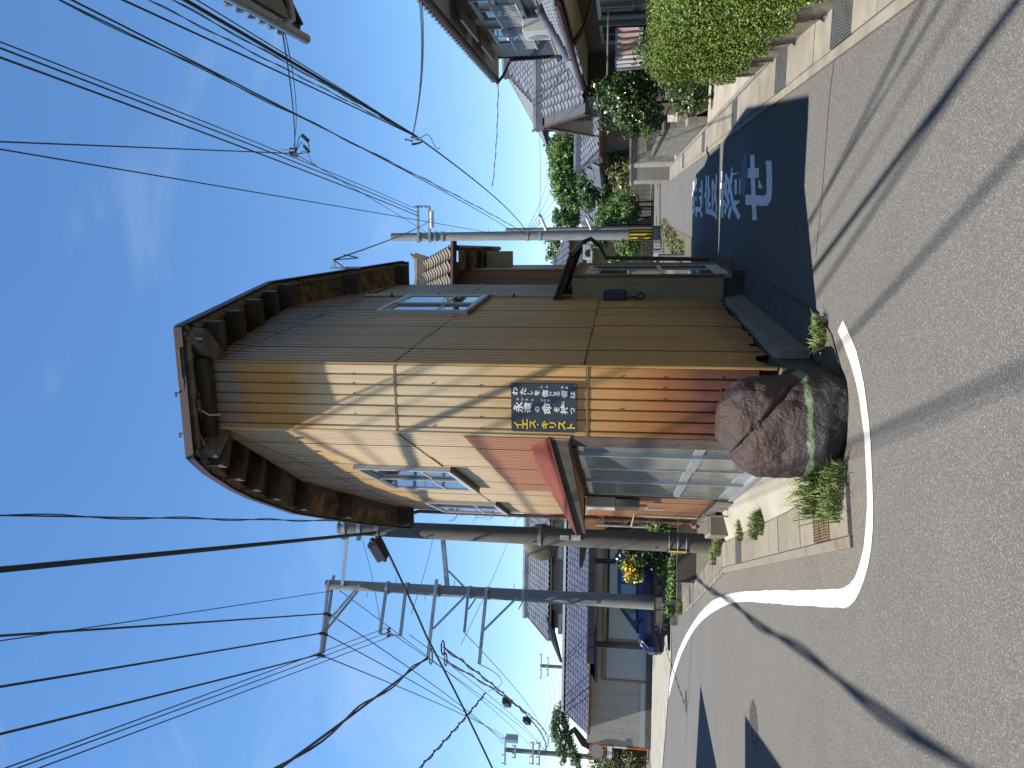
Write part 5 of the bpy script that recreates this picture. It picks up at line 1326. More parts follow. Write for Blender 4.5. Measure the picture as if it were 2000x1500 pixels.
for k, (nd, nm) in enumerate(((node1, 'clamp cluster where the service bundle meets the thick cable'), (node2, 'hanging clamps and black connectors below the power line trio'))):
    t = thing('cable_clamp', nd, nm, 'cable clamp', 'cable clamps on the right-hand wires')
    for j in range(5):
        mb = MB(); q = nd + Vector((random.uniform(-.12, .12), random.uniform(-.15, .15), random.uniform(-.1, .12))); mb.tube([q, q + Vector((random.uniform(-.06, .06), random.uniform(-.05, .05), .16))], .022, 6); mb.build('clamp', 'galv' if j % 2 else 'black', t)
    mb = MB(); mb.tube([nd + Vector((.25 * math.sin(j * .6) * (j / 9), .1, -.05 * j)) for j in range(10)], .008, 5); mb.build('loop', 'cable', t)
    if k:
        mb = MB(); mb.beam(at(590, 264, 16), at(602, 275, 16), .08, .08); mb.beam(at(594, 285, 16), at(604, 297, 16), .06, .06); mb.build('connector', 'black', t)
        mb = MB(); mb.tube([nd, at(585, 266, 16), at(590, 264, 16)], .009, 5); mb.tube([at(602, 275, 16), at(603, 285, 16), at(604, 297, 16), at(590, 300, 16), nd], .009, 5); mb.tube([nd, at(588, 277, 16), at(594, 285, 16)], .009, 5); mb.build('lead', 'cable', t)

# ================================================================== tiled roofs
def tile_mesh(w, ln, m, name='tile', h=1.0):
    k = 7; vs_, fs_ = [], []
    def zz(t): return (-.022 * math.sin(math.pi * t / .62) if t < .62 else .034 * math.sin(math.pi * (t - .62) / .38)) * h
    for j, (y, dz) in enumerate(((0, .030), (ln, .0))):
        for i in range(k + 1): t = i / k; vs_.append((w * t, y, zz(t) + dz))
    for i in range(k + 1): t = i / k; vs_.append((w * t, 0.0, zz(t) + .030 - .028))
    for i in range(k): fs_.append((i, i + 1, k + 2 + i, k + 1 + i))
    b = 2 * (k + 1)
    for i in range(k): fs_.append((b + i, b + i + 1, i + 1, i))
    me = bpy.data.meshes.new(name); me.from_pydata(vs_, [], fs_); me.update(); me.materials.append(MATS[m])
    return me
def tiled_slope(parent, E0, E1, R0_, R1_, m, tw=.28, tl=.25, limit=300, under='tile_under', every=1, near=None):
    """slope from eave E0->E1 up to ridge R0_->R1_ (E0 left seen from outside); tiles are parts, those past the limit one joined part"""
    E0, E1, R0_, R1_ = (Vector(p) for p in (E0, E1, R0_, R1_))
    ex = (E1 - E0); le = ex.length; ex.normalize()
    up = (R0_ - E0); up = up - ex * up.dot(ex); ls = up.length; up.normalize()
    nz = ex.cross(up)
    if nz.z < 0: nz = -nz
    r0, r1 = (R0_ - E0).dot(ex), (R1_ - E0).dot(ex)
    ub = MB(); ub.slab([E0 - nz * .05, E1 - nz * .05, R1_ - nz * .05, R0_ - nz * .05], -.04); ub.build('roof_deck', under, parent)
    me = tile_mesh(tw + .01, tl + .05, m)
    cnt = 0; rest = MB(); rows = int(ls / tl)
    src_v = [v.co.copy() for v in me.vertices]; src_f = [tuple(p.vertices) for p in me.polygons]
    for j in range(rows):
        f = (j * tl) / ls
        a, b = r0 * (j * tl + tl) / ls, le + (r1 - le) * (j * tl + tl) / ls
        i0 = math.ceil(min(a, r0 * f) / tw - 1e-6) if r0 < 0 else math.ceil(a / tw)
        n = int(b / tw)
        for i in range(i0, n):
            p = E0 + ex * (i * tw) + up * (j * tl)
            M = Matrix(((ex.x, up.x, nz.x, p.x), (ex.y, up.y, nz.y, p.y), (ex.z, up.z, nz.z, p.z), (0, 0, 0, 1)))
            jit = Matrix.Translation((0, 0, random.uniform(-.003, .003))) @ Matrix.Rotation(random.uniform(-.012, .012), 4, 'X')
            if cnt < limit:
                place('tile', me, M @ jit, parent); cnt += 1
            else:
                rest.add([M @ v for v in src_v], src_f)
    if rest.v:
        o = rest.build('tile_field', m, parent); tag(o, kind='stuff')
    return ex, up, nz
def ridge(parent, a, b, m, r=.10, cap=True, seg=.45):
    a, b = Vector(a), Vector(b); d = b - a; n = max(1, int(d.length / seg)); t = d.normalized()
    base = MB(); base.beam(a + Vector((0, 0, -.02)), b + Vector((0, 0, -.02)), r * 2.2, r * 1.4); base.build('ridge_course', m, parent)
    me = None
    for k in range(n):
        p = a + t * (d.length * k / n); q = a + t * (d.length * (k + 1) / n + .02)
        mb = MB(); mb.tube([p + Vector((0, 0, r * .7)), q + Vector((0, 0, r * .75))], [r * .85, r * .95], 8); mb.build('ridge_tile', m, parent, smooth=True)
    if cap:
        for e, s in ((a, -1), (b, 1)):
            mb = MB(); mb.beam(e + t * s * .0 - Vector((0, 0, .14)), e + t * s * .08 + Vector((0, 0, .12)), .3, .1, up=t); mb.tube([e + Vector((0, 0, .1)), e + t * s * .12 + Vector((0, 0, .24))], [.07, .03], 7); mb.build('ridge_end_tile', m, parent)
def siding(fr, s0, s1, z0, z1, m, parent, pitch=.16, vertical=False, name='siding', q=0.0):
    """each board its own part"""
    if vertical:
        n = max(1, round((s1 - s0) / pitch)); w = (s1 - s0) / n
        for i in range(n):
            mb = MB(); fr.box(mb, s0 + i * w + .004, s0 + (i + 1) * w - .004, z0, z1, -.03 + q, q); mb.build('wall_panel', m, parent)
    else:
        n = max(1, round((z1 - z0) / pitch)); w = (z1 - z0) / n
        for i in range(n):
            za, zb = z0 + i * w, z0 + (i + 1) * w
            mb = MB(); mb.hexa([fr.p(s0, za, q - .03), fr.p(s1, za, q - .03), fr.p(s1, za, q + .012), fr.p(s0, za, q + .012), fr.p(s0, zb - .002, q - .03), fr.p(s1, zb - .002, q - .03), fr.p(s1, zb - .002, q), fr.p(s0, zb - .002, q)]); mb.build('siding_board', m, parent)

# ================================================================== grey house with navy garage roof
GY = 37.0
gh = thing('garage_house', (-11, GY, 0), 'grey house wing with navy tiled roof and roller shutters behind the carport', 'house')
GF = Frame((-17.1, GY), (1, 0)).out((0, -1))
mb = MB(); mb.box(-17.1, -3.0, GY + .04, GY + 5, 0, 3.05); mb.build('wall', 'wall_grey', gh)
siding(GF, 0.0, 3.05, .55, 2.95, 'wall_grey', gh, .62, vertical=True, q=.0)
mb = MB(); GF.box(mb, 0, 3.05, .3, .545, -.02, .05); mb.build('base_board', 'shutter', gh)
def roller(s0, s1, z0, z1, nm='shutter'):
    f = MB(); GF.box(f, s0 - .08, s0, z0, z1 + .1, -.0, .07); GF.box(f, s1, s1 + .08, z0, z1 + .1, .0, .07); GF.box(f, s0, s1, z1, z1 + .1, .0, .07); ff = f.build('shutter_frame', 'alu_brown', gh)
    n = int((z1 - z0) / .085)
    sl = MB()
    for i in range(n):
        za = z0 + i * .085; sl.hexa([GF.p(s0, za, .0), GF.p(s1, za, .0), GF.p(s1, za, .035), GF.p(s0, za, .035), GF.p(s0, za + .083, .0), GF.p(s1, za + .083, .0), GF.p(s1, za + .083, .018), GF.p(s0, za + .083, .018)])
    tag(sl.build('slats', 'shutter', ff), kind='stuff')
roller(3.15, 4.85, .30, 2.25); roller(5.05, 6.9, .3, 2.25); roller(7.1, 9.9, .3, 2.25)
siding(GF, 3.05, 14.1, 2.38, 2.95, 'wall_grey', gh, .62, vertical=True)
mb = MB(); GF.box(mb, 0, 14.1, 0, .30, -.05, .12); mb.build('foundation', 'concrete_dark', gh)
aw = MB(); aw.slab([GF.p(3.3, 2.55, 1.0), GF.p(7.4, 2.55, 1.0), GF.p(7.4, 2.78, .02), GF.p(3.3, 2.78, .02)], .10); aw.build('awning', 'car_paint', gh)
ez, ey = 2.98, GY - .75
rz, ry = 4.30, GY + 1.9
xl_e, xl_r = at(1150, 1433, ey).x, at(1104, 1388, ry).x
tiled_slope(gh, (xl_e, ey, ez), (-3.2, ey, ez), (xl_r, ry, rz), (-3.2, ry, rz), 'tile_navy', tw=.31, tl=.30)
mb = MB(); mb.slab([(xl_e, ey, ez), (xl_r, ry, rz), (xl_r, ry + .1, rz), (xl_e, ry + 3.2, ez)], .06); mb.build('hip_slope', 'tile_navy', gh)
mb = MB(); mb.slab([(xl_r, ry, rz), (-3.2, ry, rz), (-3.2, ry + 3.2, ez), (xl_e, ry + 3.2, ez)], .05); mb.build('rear_slope', 'tile_navy', gh)
mb = MB(); mb.beam((xl_r, ry, rz + .06), (-3.2, ry, rz + .06), .22, .12); mb.build('ridge_flashing', 'white', gh)
mb = MB(); mb.tube([(xl_e, ey - .06, ez - .05), (-3.2, ey - .06, ez - .05)], .06, 8); mb.build('gutter', 'maroon', gh, smooth=True)
mb = MB(); mb.box(xl_e + .1, -3.2, ey, GY + .03, ez - .10, ez - .06); mb.build('soffit', 'wood_grey', gh)
tag(MB().add([(-17.4, 30.4, .02), (-8.6, 24.2, .02), (-6.2, 24.2, .02), (-5.0, 30, .02), (-5, GY - .15, .02), (-17.4, GY - .15, .02)], [(0, 1, 2, 3, 4, 5)]).build('garage_forecourt', 'concrete_pale'), kind='structure')
kb = MB(); kb.hexa([(-18.5, 30.9, 0), (-17.4, 30.2, 0), (-17.4, 30.5, 0), (-18.5, 31.2, 0), (-18.5, 30.9, .12), (-17.4, 30.2, .12), (-17.4, 30.5, .12), (-18.5, 31.2, .12)]); tag(kb.build('kerb', 'concrete_old'), kind='structure')
# two-storey part behind
uh = thing('tiled_house', (-9, 47, 0), 'two-storey grey house with hipped slate-blue tiled roof behind the garage wing', 'house')
UY = 46.0
UF = Frame((at(1075, 1255, UY).x + .9, UY), (1, 0)).out((0, -1))
ux0 = UF.o.x
mb = MB(); mb.box(ux0, 1.0, UY + .03, UY + 7, 0, 5.8); mb.build('wall', 'wall_grey', uh)
siding(UF, 0, 1.0 - ux0, 3.6, 5.75, 'wall_grey', uh, .45)
uez = at(1071, 1200, UY - .8).z; uxe = at(1072, 1252, UY - .8).x; uxr = at(1029, 1203, UY + 2.6).x; urz = at(1029, 1203, UY + 2.6).z
tiled_slope(uh, (uxe, UY - .8, uez), (2.0, UY - .8, uez), (uxr, UY + 2.6, urz), (2.0, UY + 2.6, urz), 'tile', tw=.34, tl=.36, limit=0)
mb = MB(); mb.slab([(uxe, UY - .8, uez), (uxr, UY + 2.6, urz), (uxr, UY + 2.7, urz), (uxe, UY + 6.2, uez)], .06); mb.build('hip_slope', 'tile', uh)
ridge(uh, (uxr, UY + 2.6, urz + .05), (2.0, UY + 2.6, urz + .05), 'tile', .16, cap=True, seg=.9)
mb = MB(); mb.box(uxe, 2, UY - .8, UY + .02, uez - .16, uez - .08); mb.build('soffit', 'wall_brown', uh)
for s0, s1, z0, z1 in ((at(1095, 1238, UY).x - ux0, at(1095, 1198, UY).x - ux0, 4.2, 5.2), (at(1095, 1092, UY).x - ux0, at(1095, 1060, UY).x - ux0, 4.0, 5.3)):
    sliding_window(UF, s0, s1, z0, z1, uh, frame='alu_white', sill=None)
    mb = MB(); mb.slab([UF.p(s0 - .2, z1 + .12, .55), UF.p(s1 + .2, z1 + .12, .55), UF.p(s1 + .2, z1 + .3, .0), UF.p(s0 - .2, z1 + .3, .0)], .05); mb.build('window_hood', 'wall_brown', uh)
p0, p1 = at(1083, 1237, 44), at(1096, 1292, 41.5)
mb = MB(); mb.slab([p0, p1, p1 + Vector((.9, .6, .55)), p0 + Vector((.9, .6, .55))], .08); mb.build('lower_roof', 'tile', uh)
mb = MB(); mb.tube([p0, p1], .07, 8); mb.build('gutter', 'maroon', uh, smooth=True)

# ------------------------------------------------------------------ carport
cpt = thing('carport', (-7, 28, 0), 'black-framed flat carport over the parked dark car', 'carport')
post0 = gp(1298, 1268)
mb = MB(); mb.box(post0.x - .35, -2.6, 27.0, 33.5, 2.56, 2.68); mb.build('roof_panel', 'black', cpt)
for x, y in ((post0.x, 27.9), (-6.4, 33.3), (post0.x, 33.3), (-2.9, 33.3)):
    mb = MB(); mb.box(x - .075, x + .075, y - .075, y + .075, 0, 2.56); mb.build('post', 'black', cpt)
mb = MB(); mb.box(post0.x - .35, -2.6, 26.85, 27.0, 2.46, 2.70); mb.build('front_beam', 'black', cpt)
mb = MB(); mb.box(-6.2, -6.05, 27.0, 27.15, 1.75, 2.46); mb.build('side_bracket', 'black', cpt)
mb = MB(); mb.box(post0.x, -2.6, 27.86, 27.94, 1.98, 2.06); mb.build('rail', 'black', cpt)

# ------------------------------------------------------------------ dark minivan
def car(name, M, label, paint='car_paint'):
    t = thing(name, M.translation, label, 'car')
    def B_(mb, nm, m, par=t, smooth=False, bev=0.0):
        mb.v = [tuple(M @ Vector(v)) for v in mb.v]; return mb.build(nm, m, par, smooth, bev)
    # body lofted from cross sections along x (front positive)
    secs = [(2.28, .30, .62, .62), (2.20, .24, .80, .76), (2.0, .20, .94, .83), (1.6, .19, 1.04, .86), (.95, .19, 1.06, .87), (-.4, .19, 1.06, .87), (-1.7, .20, 1.05, .86), (-2.2, .26, 1.02, .83), (-2.32, .34, .95, .78)]
    vs_, fs_ = [], []; k = 10
    for x, zb, zt, hw in secs:
        ring_ = [(-hw * .92, zb), (-hw, zb + .16), (-hw, zt - .16), (-hw * .93, zt - .03), (-hw * .6, zt + .015), (hw * .6, zt + .015), (hw * .93, zt - .03), (hw, zt - .16), (hw, zb + .16), (hw * .92, zb)]
        vs_ += [(x, y, z) for y, z in ring_]
    for i in range(len(secs) - 1):
        for j in range(k): fs_.append((i * k + j, i * k + (j + 1) % k, (i + 1) * k + (j + 1) % k, (i + 1) * k + j))
    fs_.append(tuple(range(k - 1, -1, -1))); fs_.append(tuple((len(secs) - 1) * k + j for j in range(k)))
    body = B_(MB().add(vs_, fs_), 'body', paint, smooth=True)
    # cabin
    cab = [(1.68, 1.03, .80, 1.05), (.92, 1.62, .66, 1.05), (.4, 1.70, .64, 1.05), (-1.6, 1.69, .63, 1.05), (-2.05, 1.60, .62, 1.05), (-2.26, 1.05, .76, 1.04)]
    vs_, fs_ = [], []
    for x, zt, ht, zb in cab: vs_ += [(x, -.80, zb), (x, -ht, zt - .03), (x, -ht * .8, zt), (x, ht * .8, zt), (x, ht, zt - .03), (x, .80, zb)]
    for i in range(len(cab) - 1):
        for j in range(5): fs_.append((i * 6 + j, i * 6 + j + 1, (i + 1) * 6 + j + 1, (i + 1) * 6 + j))
    fs_.append((5, 4, 3, 2, 1, 0)); B_(MB().add(vs_, fs_), 'cabin', paint, smooth=True)
    ws = MB().add([(1.62, -.72, 1.09), (1.62, .72, 1.09), (.98, .58, 1.60), (.98, -.58, 1.60)], [(0, 1, 2, 3)]); ws.v = [(x + .03, y, z + .02) for x, y, z in ws.v]; B_(ws, 'windscreen', 'glass')
    for sgn in (-1, 1):
        for x0, x1 in ((1.36, .2), (.12, -1.1), (-1.2, -2.0)):
            xt0 = min(x0, .92) - .02
            B_(MB().add([(x0, sgn * .805, 1.10), (x1, sgn * .805, 1.10), (x1, sgn * .675, 1.58), (xt0 if x0 > .9 else x0, sgn * .685, 1.56)], [(0, 1, 2, 3)]), 'side_window', 'glass')
        mb = MB().add([(2.16, sgn * .50, .66), (2.05, sgn * .80, .68), (1.84, sgn * .845, .88), (2.0, sgn * .62, .92)], [(0, 1, 2, 3)]); mb.v = [(x + .05, y * 1.03, z + .02) for x, y, z in mb.v]; B_(mb, 'headlight', 'lamp_glass')
        for x in (1.42, -1.45):
            w = MB(); w.tube([(x, sgn * .70, .33), (x, sgn * .90, .33)], .33, 24); wh = B_(w, 'wheel', 'tyre', smooth=True)
            w = MB(); w.tube([(x, sgn * .895, .33), (x, sgn * .906, .33)], .22, 20); B_(w, 'rim', 'black', wh)
            w = MB()
            for a in range(7):
                aa = a * 2 * math.pi / 7; w.beam((x, sgn * .912, .33), (x + math.cos(aa) * .21, sgn * .912, .33 + math.sin(aa) * .21), .012, .055, up=(0, 1, 0))
            B_(w, 'spokes', 'rim', wh)
        mb = MB(); mb.beam((1.35, sgn * .86, 1.08), (1.35, sgn * 1.02, 1.12), .10, .16); B_(mb, 'door_mirror', paint)
        for x in (.0, -.95):
            mb = MB(); mb.beam((x - .02, sgn * .875, .92), (x - .22, sgn * .875, .92), .02, .03); B_(mb, 'door_handle', 'rim')
        mb = MB().add([(-2.22, sgn * .78, .8), (-2.3, sgn * .55, .8), (-2.3, sgn * .55, 1.0), (-2.22, sgn * .79, 1.02)], [(0, 1, 2, 3)]); mb.v = [(x - .04, y * 1.02, z) for x, y, z in mb.v]; B_(mb, 'tail_light', 'tail_red')
    mb = MB(); mb.box(2.24, 2.30, -.45, .45, .40, .60); B_(mb, 'grille', 'black')
    mb = MB(); mb.box(2.30, 2.312, -.17, .17, .42, .52); B_(mb, 'number_plate', 'white')
    mb = MB(); mb.box(2.29, 2.31, -.46, .46, .61, .64); B_(mb, 'chrome_bar', 'rim')
    return t
hd = Vector((-.955, -.30, 0)).normalized(); lf_ = Vector((-hd.y, hd.x, 0))
wheel = gp(1311, 1203); org = Vector((wheel.x, wheel.y, 0)) - hd * 1.10 - lf_ * .90
car('parked_car', Matrix(((hd.x, lf_.x, 0, org.x), (hd.y, lf_.y, 0, org.y), (0, 0, 1, .0), (0, 0, 0, 1))), 'dark navy minivan parked under the black carport facing the wide road')

# ------------------------------------------------------------------ block planter, kerbs and plants by the tall pole
pl_t = thing('block_planter', (-6.1, 22.4, 0), 'grey concrete block planter around the foot of the tall pale pole', 'planter')
blk = MB(); blk.box(0, .39, 0, .12, 0, .19); bme = blk.mesh('block'); bme.materials.append(MATS['block'])
pz0, pz1 = at(1300, 1197, 21.6), at(1300, 1120, 22.6)
pf_ = Frame((pz1.x, 22.6), (pz0.x - pz1.x, 21.7 - 22.6)).out((-.6, -.8))
nbk = 4
for r_ in range(3):
    for i in range(nbk):
        place('block', bme, pf_.M(i * .4 - (.2 if r_ == 1 else 0), .03 + r_ * .2, 0.0), pl_t)
mb = MB(); pf_.box(mb, -.2, 1.6, .62, .67, -.14, .02); mb.build('coping', 'concrete_old', pl_t)
e0 = gp(1331, 1196); e1 = gp(1332, 1072)
kf = Frame((e1.x, e1.y), (e0.x - e1.x, e0.y - e1.y)).out((-(e1.y - e0.y), (e1.x - e0.x)))
if kf.n.y > 0: kf.n = -kf.n
kl = (e0 - e1).length
for i in range(5):
    mb = MB(); kf.box(mb, kl * i / 5 + .005, kl * (i + 1) / 5 - .005, 0, .13 if i < 4 else .30, -.14, 0); mb.build('kerb_stone', 'concrete_old', pl_t, bevel=.01)
me = leaf_mesh('foliage', [((kf.p(kl * .75, .2, -.3).x, kf.p(kl * .75, .2, -.3).y, .2), (.55, .25, .2)), ((kf.p(kl * .4, .2, -.3).x, kf.p(kl * .4, .2, -.3).y, .2), (.5, .25, .16)), ((kf.p(kl * .98, .3, -.1).x, kf.p(kl * .98, .3, -.1).y, .3), (.2, .16, .16))], 2600, .075, 'leaf_bright', fill=.8, seed=4)
tag(link('low_weeds', me), 'bright green weeds filling the planter kerb under the flowering shrub', 'weeds', kind='stuff')
fc = at(1270, 1103, 22.4)
fs_t = shrub('flowering_shrub', 'dark green shrub with a crown of yellow flowers beside the block planter', 'shrub', (fc.x, fc.y, .95), (.62, .55, .8), 5200, .085, 'leaf_dark', 5, clump=.35, nclump=40, fill=.6, trunk=.9)
yb_ = [at(1237, 1112, 22.1), at(1228, 1128, 22.0), at(1243, 1095, 22.1), at(1246, 1126, 22.0), at(1225, 1104, 22.1)]
link('blossom', leaf_mesh('blossom', [((p.x, p.y, p.z), (.17, .15, .16)) for p in yb_], 420, .075, 'petal', fill=.7, seed=6, shape=.9), None, fs_t)
vc = at(1300, 1034, 17.5)
shrub('variegated_shrub', 'light leafy shrub seen between the wedge building and the dark near pole', 'shrub', (vc.x, vc.y, .62), (.35, .4, .42), 1300, .10, 'leaf_bright', 8, fill=.8, trunk=.5)
# dark open shed beyond the wedge building
shed = thing('open_shed', (-3.1, 19, 0), 'dark open shed with a wooden side seen behind the dark near pole', 'shed')
mb = MB(); mb.box(-4.3, -1.6, 21.0, 21.1, 0, 2.5); mb.build('back_wall', 'black', shed)
mb = MB(); mb.box(-4.3, -1.6, 18.2, 21.1, 2.5, 2.58); mb.build('roof', 'black', shed)
w0 = at(1140, 1045, 18.1); w1 = at(1180, 1020, 18.1)
mb = MB(); mb.box(w0.x, w1.x + .3, 18.1, 18.3, w1.z, w0.z); mb.build('wooden_panel', 'wood_orange', shed)
mb = MB(); mb.tube([(w1.x - .05, 18.0, 2.2), (w1.x - .05, 18.0, .5)], .03, 7); mb.tube([(w1.x - .05, 18.0, .5), (w1.x + .5, 18.0, .48)], .03, 7); mb.build('drain_pipe', 'pipe_white', shed)
mb = MB(); mb.box(-4.2, -2.6, 16.9, 17.05, 0, .42); mb.build('low_wall', 'concrete_dark', shed)
# boundary block wall stub in front of the shed
g0 = gp(1395, 1035)

# ------------------------------------------------------------------ far left: pine, hedgerow, orange traffic mirror
om = gp(1271.5, 1464)
tm2 = thing('traffic_mirror', (om.x, om.y, 0), 'orange traffic mirror on a tall orange post at the far road edge', 'traffic mirror')
zt_ = at(1152, 1460, om.y).z
mb = MB(); mb.tube([(om.x, om.y, 0), (om.x, om.y, zt_)], .055, 10); mb.build('post', 'orange_paint', tm2, smooth=True)
mb = MB(); mb.tube([(om.x, om.y, 1.15), (om.x, om.y, 1.75)], .058, 10); mb.build('white_band', 'white', tm2, smooth=True)
mcen = at(1165, 1467, om.y - .25); dn = Vector((.35, -1, -.12)).normalized()
mb = MB(); mb.disc(mcen, dn, .36, .06, 28); mb.build('rim', 'orange_paint', tm2)
mb = MB(); mb.disc(mcen + dn * .035, dn, .31, .012, 28); mb.build('mirror_glass', 'mirror_face', tm2)
mb = MB(); mb.beam(mcen - Vector((.28, .0, .62)), mcen + Vector((.28, .0, -.62)), .02, .22); mb.build('warning_plate', 'white', tm2)
pn = at(1110, 1440, 42)
pine = thing('pine_tree', (pn.x, 42, 0), 'crooked garden pine with flat needle pads beside the garage roof', 'tree')
pads = [at(1086, 1400, 42), at(1082, 1425, 42), at(1092, 1452, 41.6), at(1104, 1412, 42.4), at(1100, 1470, 41.5), at(1112, 1445, 42), at(1120, 1472, 41.4), at(1098, 1388, 42.6), at(1128, 1490, 41.5)]
link('crown', leaf_mesh('crown', [((p.x, p.y, p.z), (.75, .7, .26)) for p in pads], 7000, .16, 'leaf_pine', fill=.7, seed=11, shape=.25, clump=.5, nclump=50), None, pine)
mb = MB(); tr = [Vector((pn.x - .6, 42, 0)), Vector((pn.x - .9, 42, 1.6)), at(1140, 1450, 42), at(1122, 1425, 42), at(1098, 1440, 42), at(1090, 1415, 42)]
mb.tube(tr, [.26, .24, .22, .18, .12, .06], 9)
for p in pads: mb.tube([tr[3].lerp(tr[4], .5), p], [.08, .03], 6)
mb.build('trunk', 'bark', pine, smooth=True)
bk = [((at(1180, 1440, 43).x, 43, 1.5), (1.5, 1.0, 1.6)), ((at(1190, 1475, 43).x, 43, 1.6), (1.5, 1, 1.7)), ((at(1190, 1520, 43).x, 43, 1.5), (1.5, 1, 1.6))]
hb = thing('garden_bushes', (-19, 43, 0), 'mass of dark green garden bushes beyond the orange traffic mirror', 'bushes')
link('foliage', leaf_mesh('foliage', bk, 9000, .16, 'leaf_mid', fill=.5, seed=13, clump=.3, nclump=70), None, hb); limb_tree(hb, (bk[0][0][0], 43, 0), 1.2, .08, .9, 6, 3)
for k, (x, y, Y, r_) in enumerate(((1195, 1485, 40, .75), (1235, 1480, 39.5, .6), (1205, 1432, 41, .6), (1250, 1440, 38.8, .55))):
    c = at(x, y, Y); shrub('round_shrub', ['clipped olive shrub right behind the orange mirror post', 'low olive shrub at the foot of the orange mirror post', 'green shrub between the garage wall and the orange mirror', 'low bright shrub on the verge beside the garage wall'][k], 'shrub', (c.x, c.y, max(c.z, r_ * .9)), (r_, r_ * .8, r_), 2200, .11, ['leaf_olive', 'leaf_olive', 'leaf_mid', 'leaf_bright'][k], 20 + k, fill=.6, clump=.4)
bw = thing('boundary_wall', (-19.5, 44.5, 0), 'grey rendered boundary wall behind the bushes at the far left', 'wall')
for i in range(6):
    mb = MB(); mb.box(-23 + i * 1.2, -23 + (i + 1) * 1.2 - .02, 44.5, 44.65, 0, 1.7); mb.build('wall_panel', 'block', bw)

# ------------------------------------------------------------------ house just outside the picture on the left (its gables shade the road)
def shade_house(name, corners, eave, ridge_z, label, m='plaster_cream', over=.5):
    """simple gabled house, ridge along the long side"""
    a, b, c, d = (Vector((*p, 0)) for p in corners)     # a-b long road side, c-d long rear side
    t = thing(name, (a + c) / 2, label, 'house')
    mb = MB(); mb.prism([(p.x, p.y) for p in (a, b, c, d)], 0, eave); mb.build('wall', m, t)
    ab = (b - a).normalized(); r0 = (a + d) / 2 - ab * over; r1 = (b + c) / 2 + ab * over
    perp = (d - a).normalized()
    zt = Vector((0, 0, ridge_z)); sl = (ridge_z - eave) / ((d - a).length / 2)
    ez_ = Vector((0, 0, eave - over * sl + .05))
    e = [a - ab * over - perp * over, b + ab * over - perp * over, c + ab * over + perp * over, d - ab * over + perp * over]
    mb = MB(); mb.slab([e[0] + ez_, e[1] + ez_, r1 + zt, r0 + zt], .12); mb.build('roof_slope', 'tile', t)
    mb = MB(); mb.slab([r0 + zt, r1 + zt, e[2] + ez_, e[3] + ez_], .12); mb.build('roof_slope', 'tile', t)
    for q0, q1, ap in ((a, d, (a + d) / 2), (b, c, (b + c) / 2)):
        mb = MB(); mb.slab([q0 + Vector((0, 0, eave)), q1 + Vector((0, 0, eave)), ap + Vector((0, 0, ridge_z - .1))], .06); mb.build('gable', m, t)
    ridge(t, r0 + zt, r1 + zt, 'tile', .12, seg=.9)
    return t

SH = (math.cos(SUN_EL) / math.sin(SUN_EL))
def eave_corner(sx_, sy_, z):   # where an eave corner must stand to throw its shadow at (sx_, sy_)
    return Vector((sx_ + SUN_H.x * SH * z, sy_ + SUN_H.y * SH * z, 0))
ca = eave_corner(-5.92, 15.77, 5.6); da = Vector((-.12, -.993, 0)); wa = Vector((-.993, .12, 0))
shade_house('gabled_house', [((ca + wa * .5 - da * -.5).xy), ((ca + wa * .5 + da * 4.2).xy), ((ca + wa * 7 + da * 4.2).xy), ((ca + wa * 7 + da * .5).xy)], 5.85, 8.0, 'cream gabled house outside the picture whose far corner shades the wide road')
cb_ = eave_corner(-4.23, 10.32, 5.6); db = Vector((.19, -.98, 0)); wb = Vector((-.98, -.19, 0))
shade_house('gabled_house', [((cb_ + wb * .5 + db * .5).xy), ((cb_ + wb * .5 + db * 9).xy), ((cb_ + wb * 7 + db * 9).xy), ((cb_ + wb * 7 + db * .5).xy)], 5.85, 8.0, 'cream gabled house outside the picture whose corner shades the road by the manhole', m='wall_grey')

# ================================================================== right side: hedge, garden walls, houses
tag(MB().add([(x, y, .02) for x, y in ((2.0, 1.0), (3.02, 6.0), (6.4, 21.0), (9.0, 33), (13, 50), (40, 50), (40, 0))], [tuple(range(7))]).build('garden_ground', 'soil'), kind='structure')
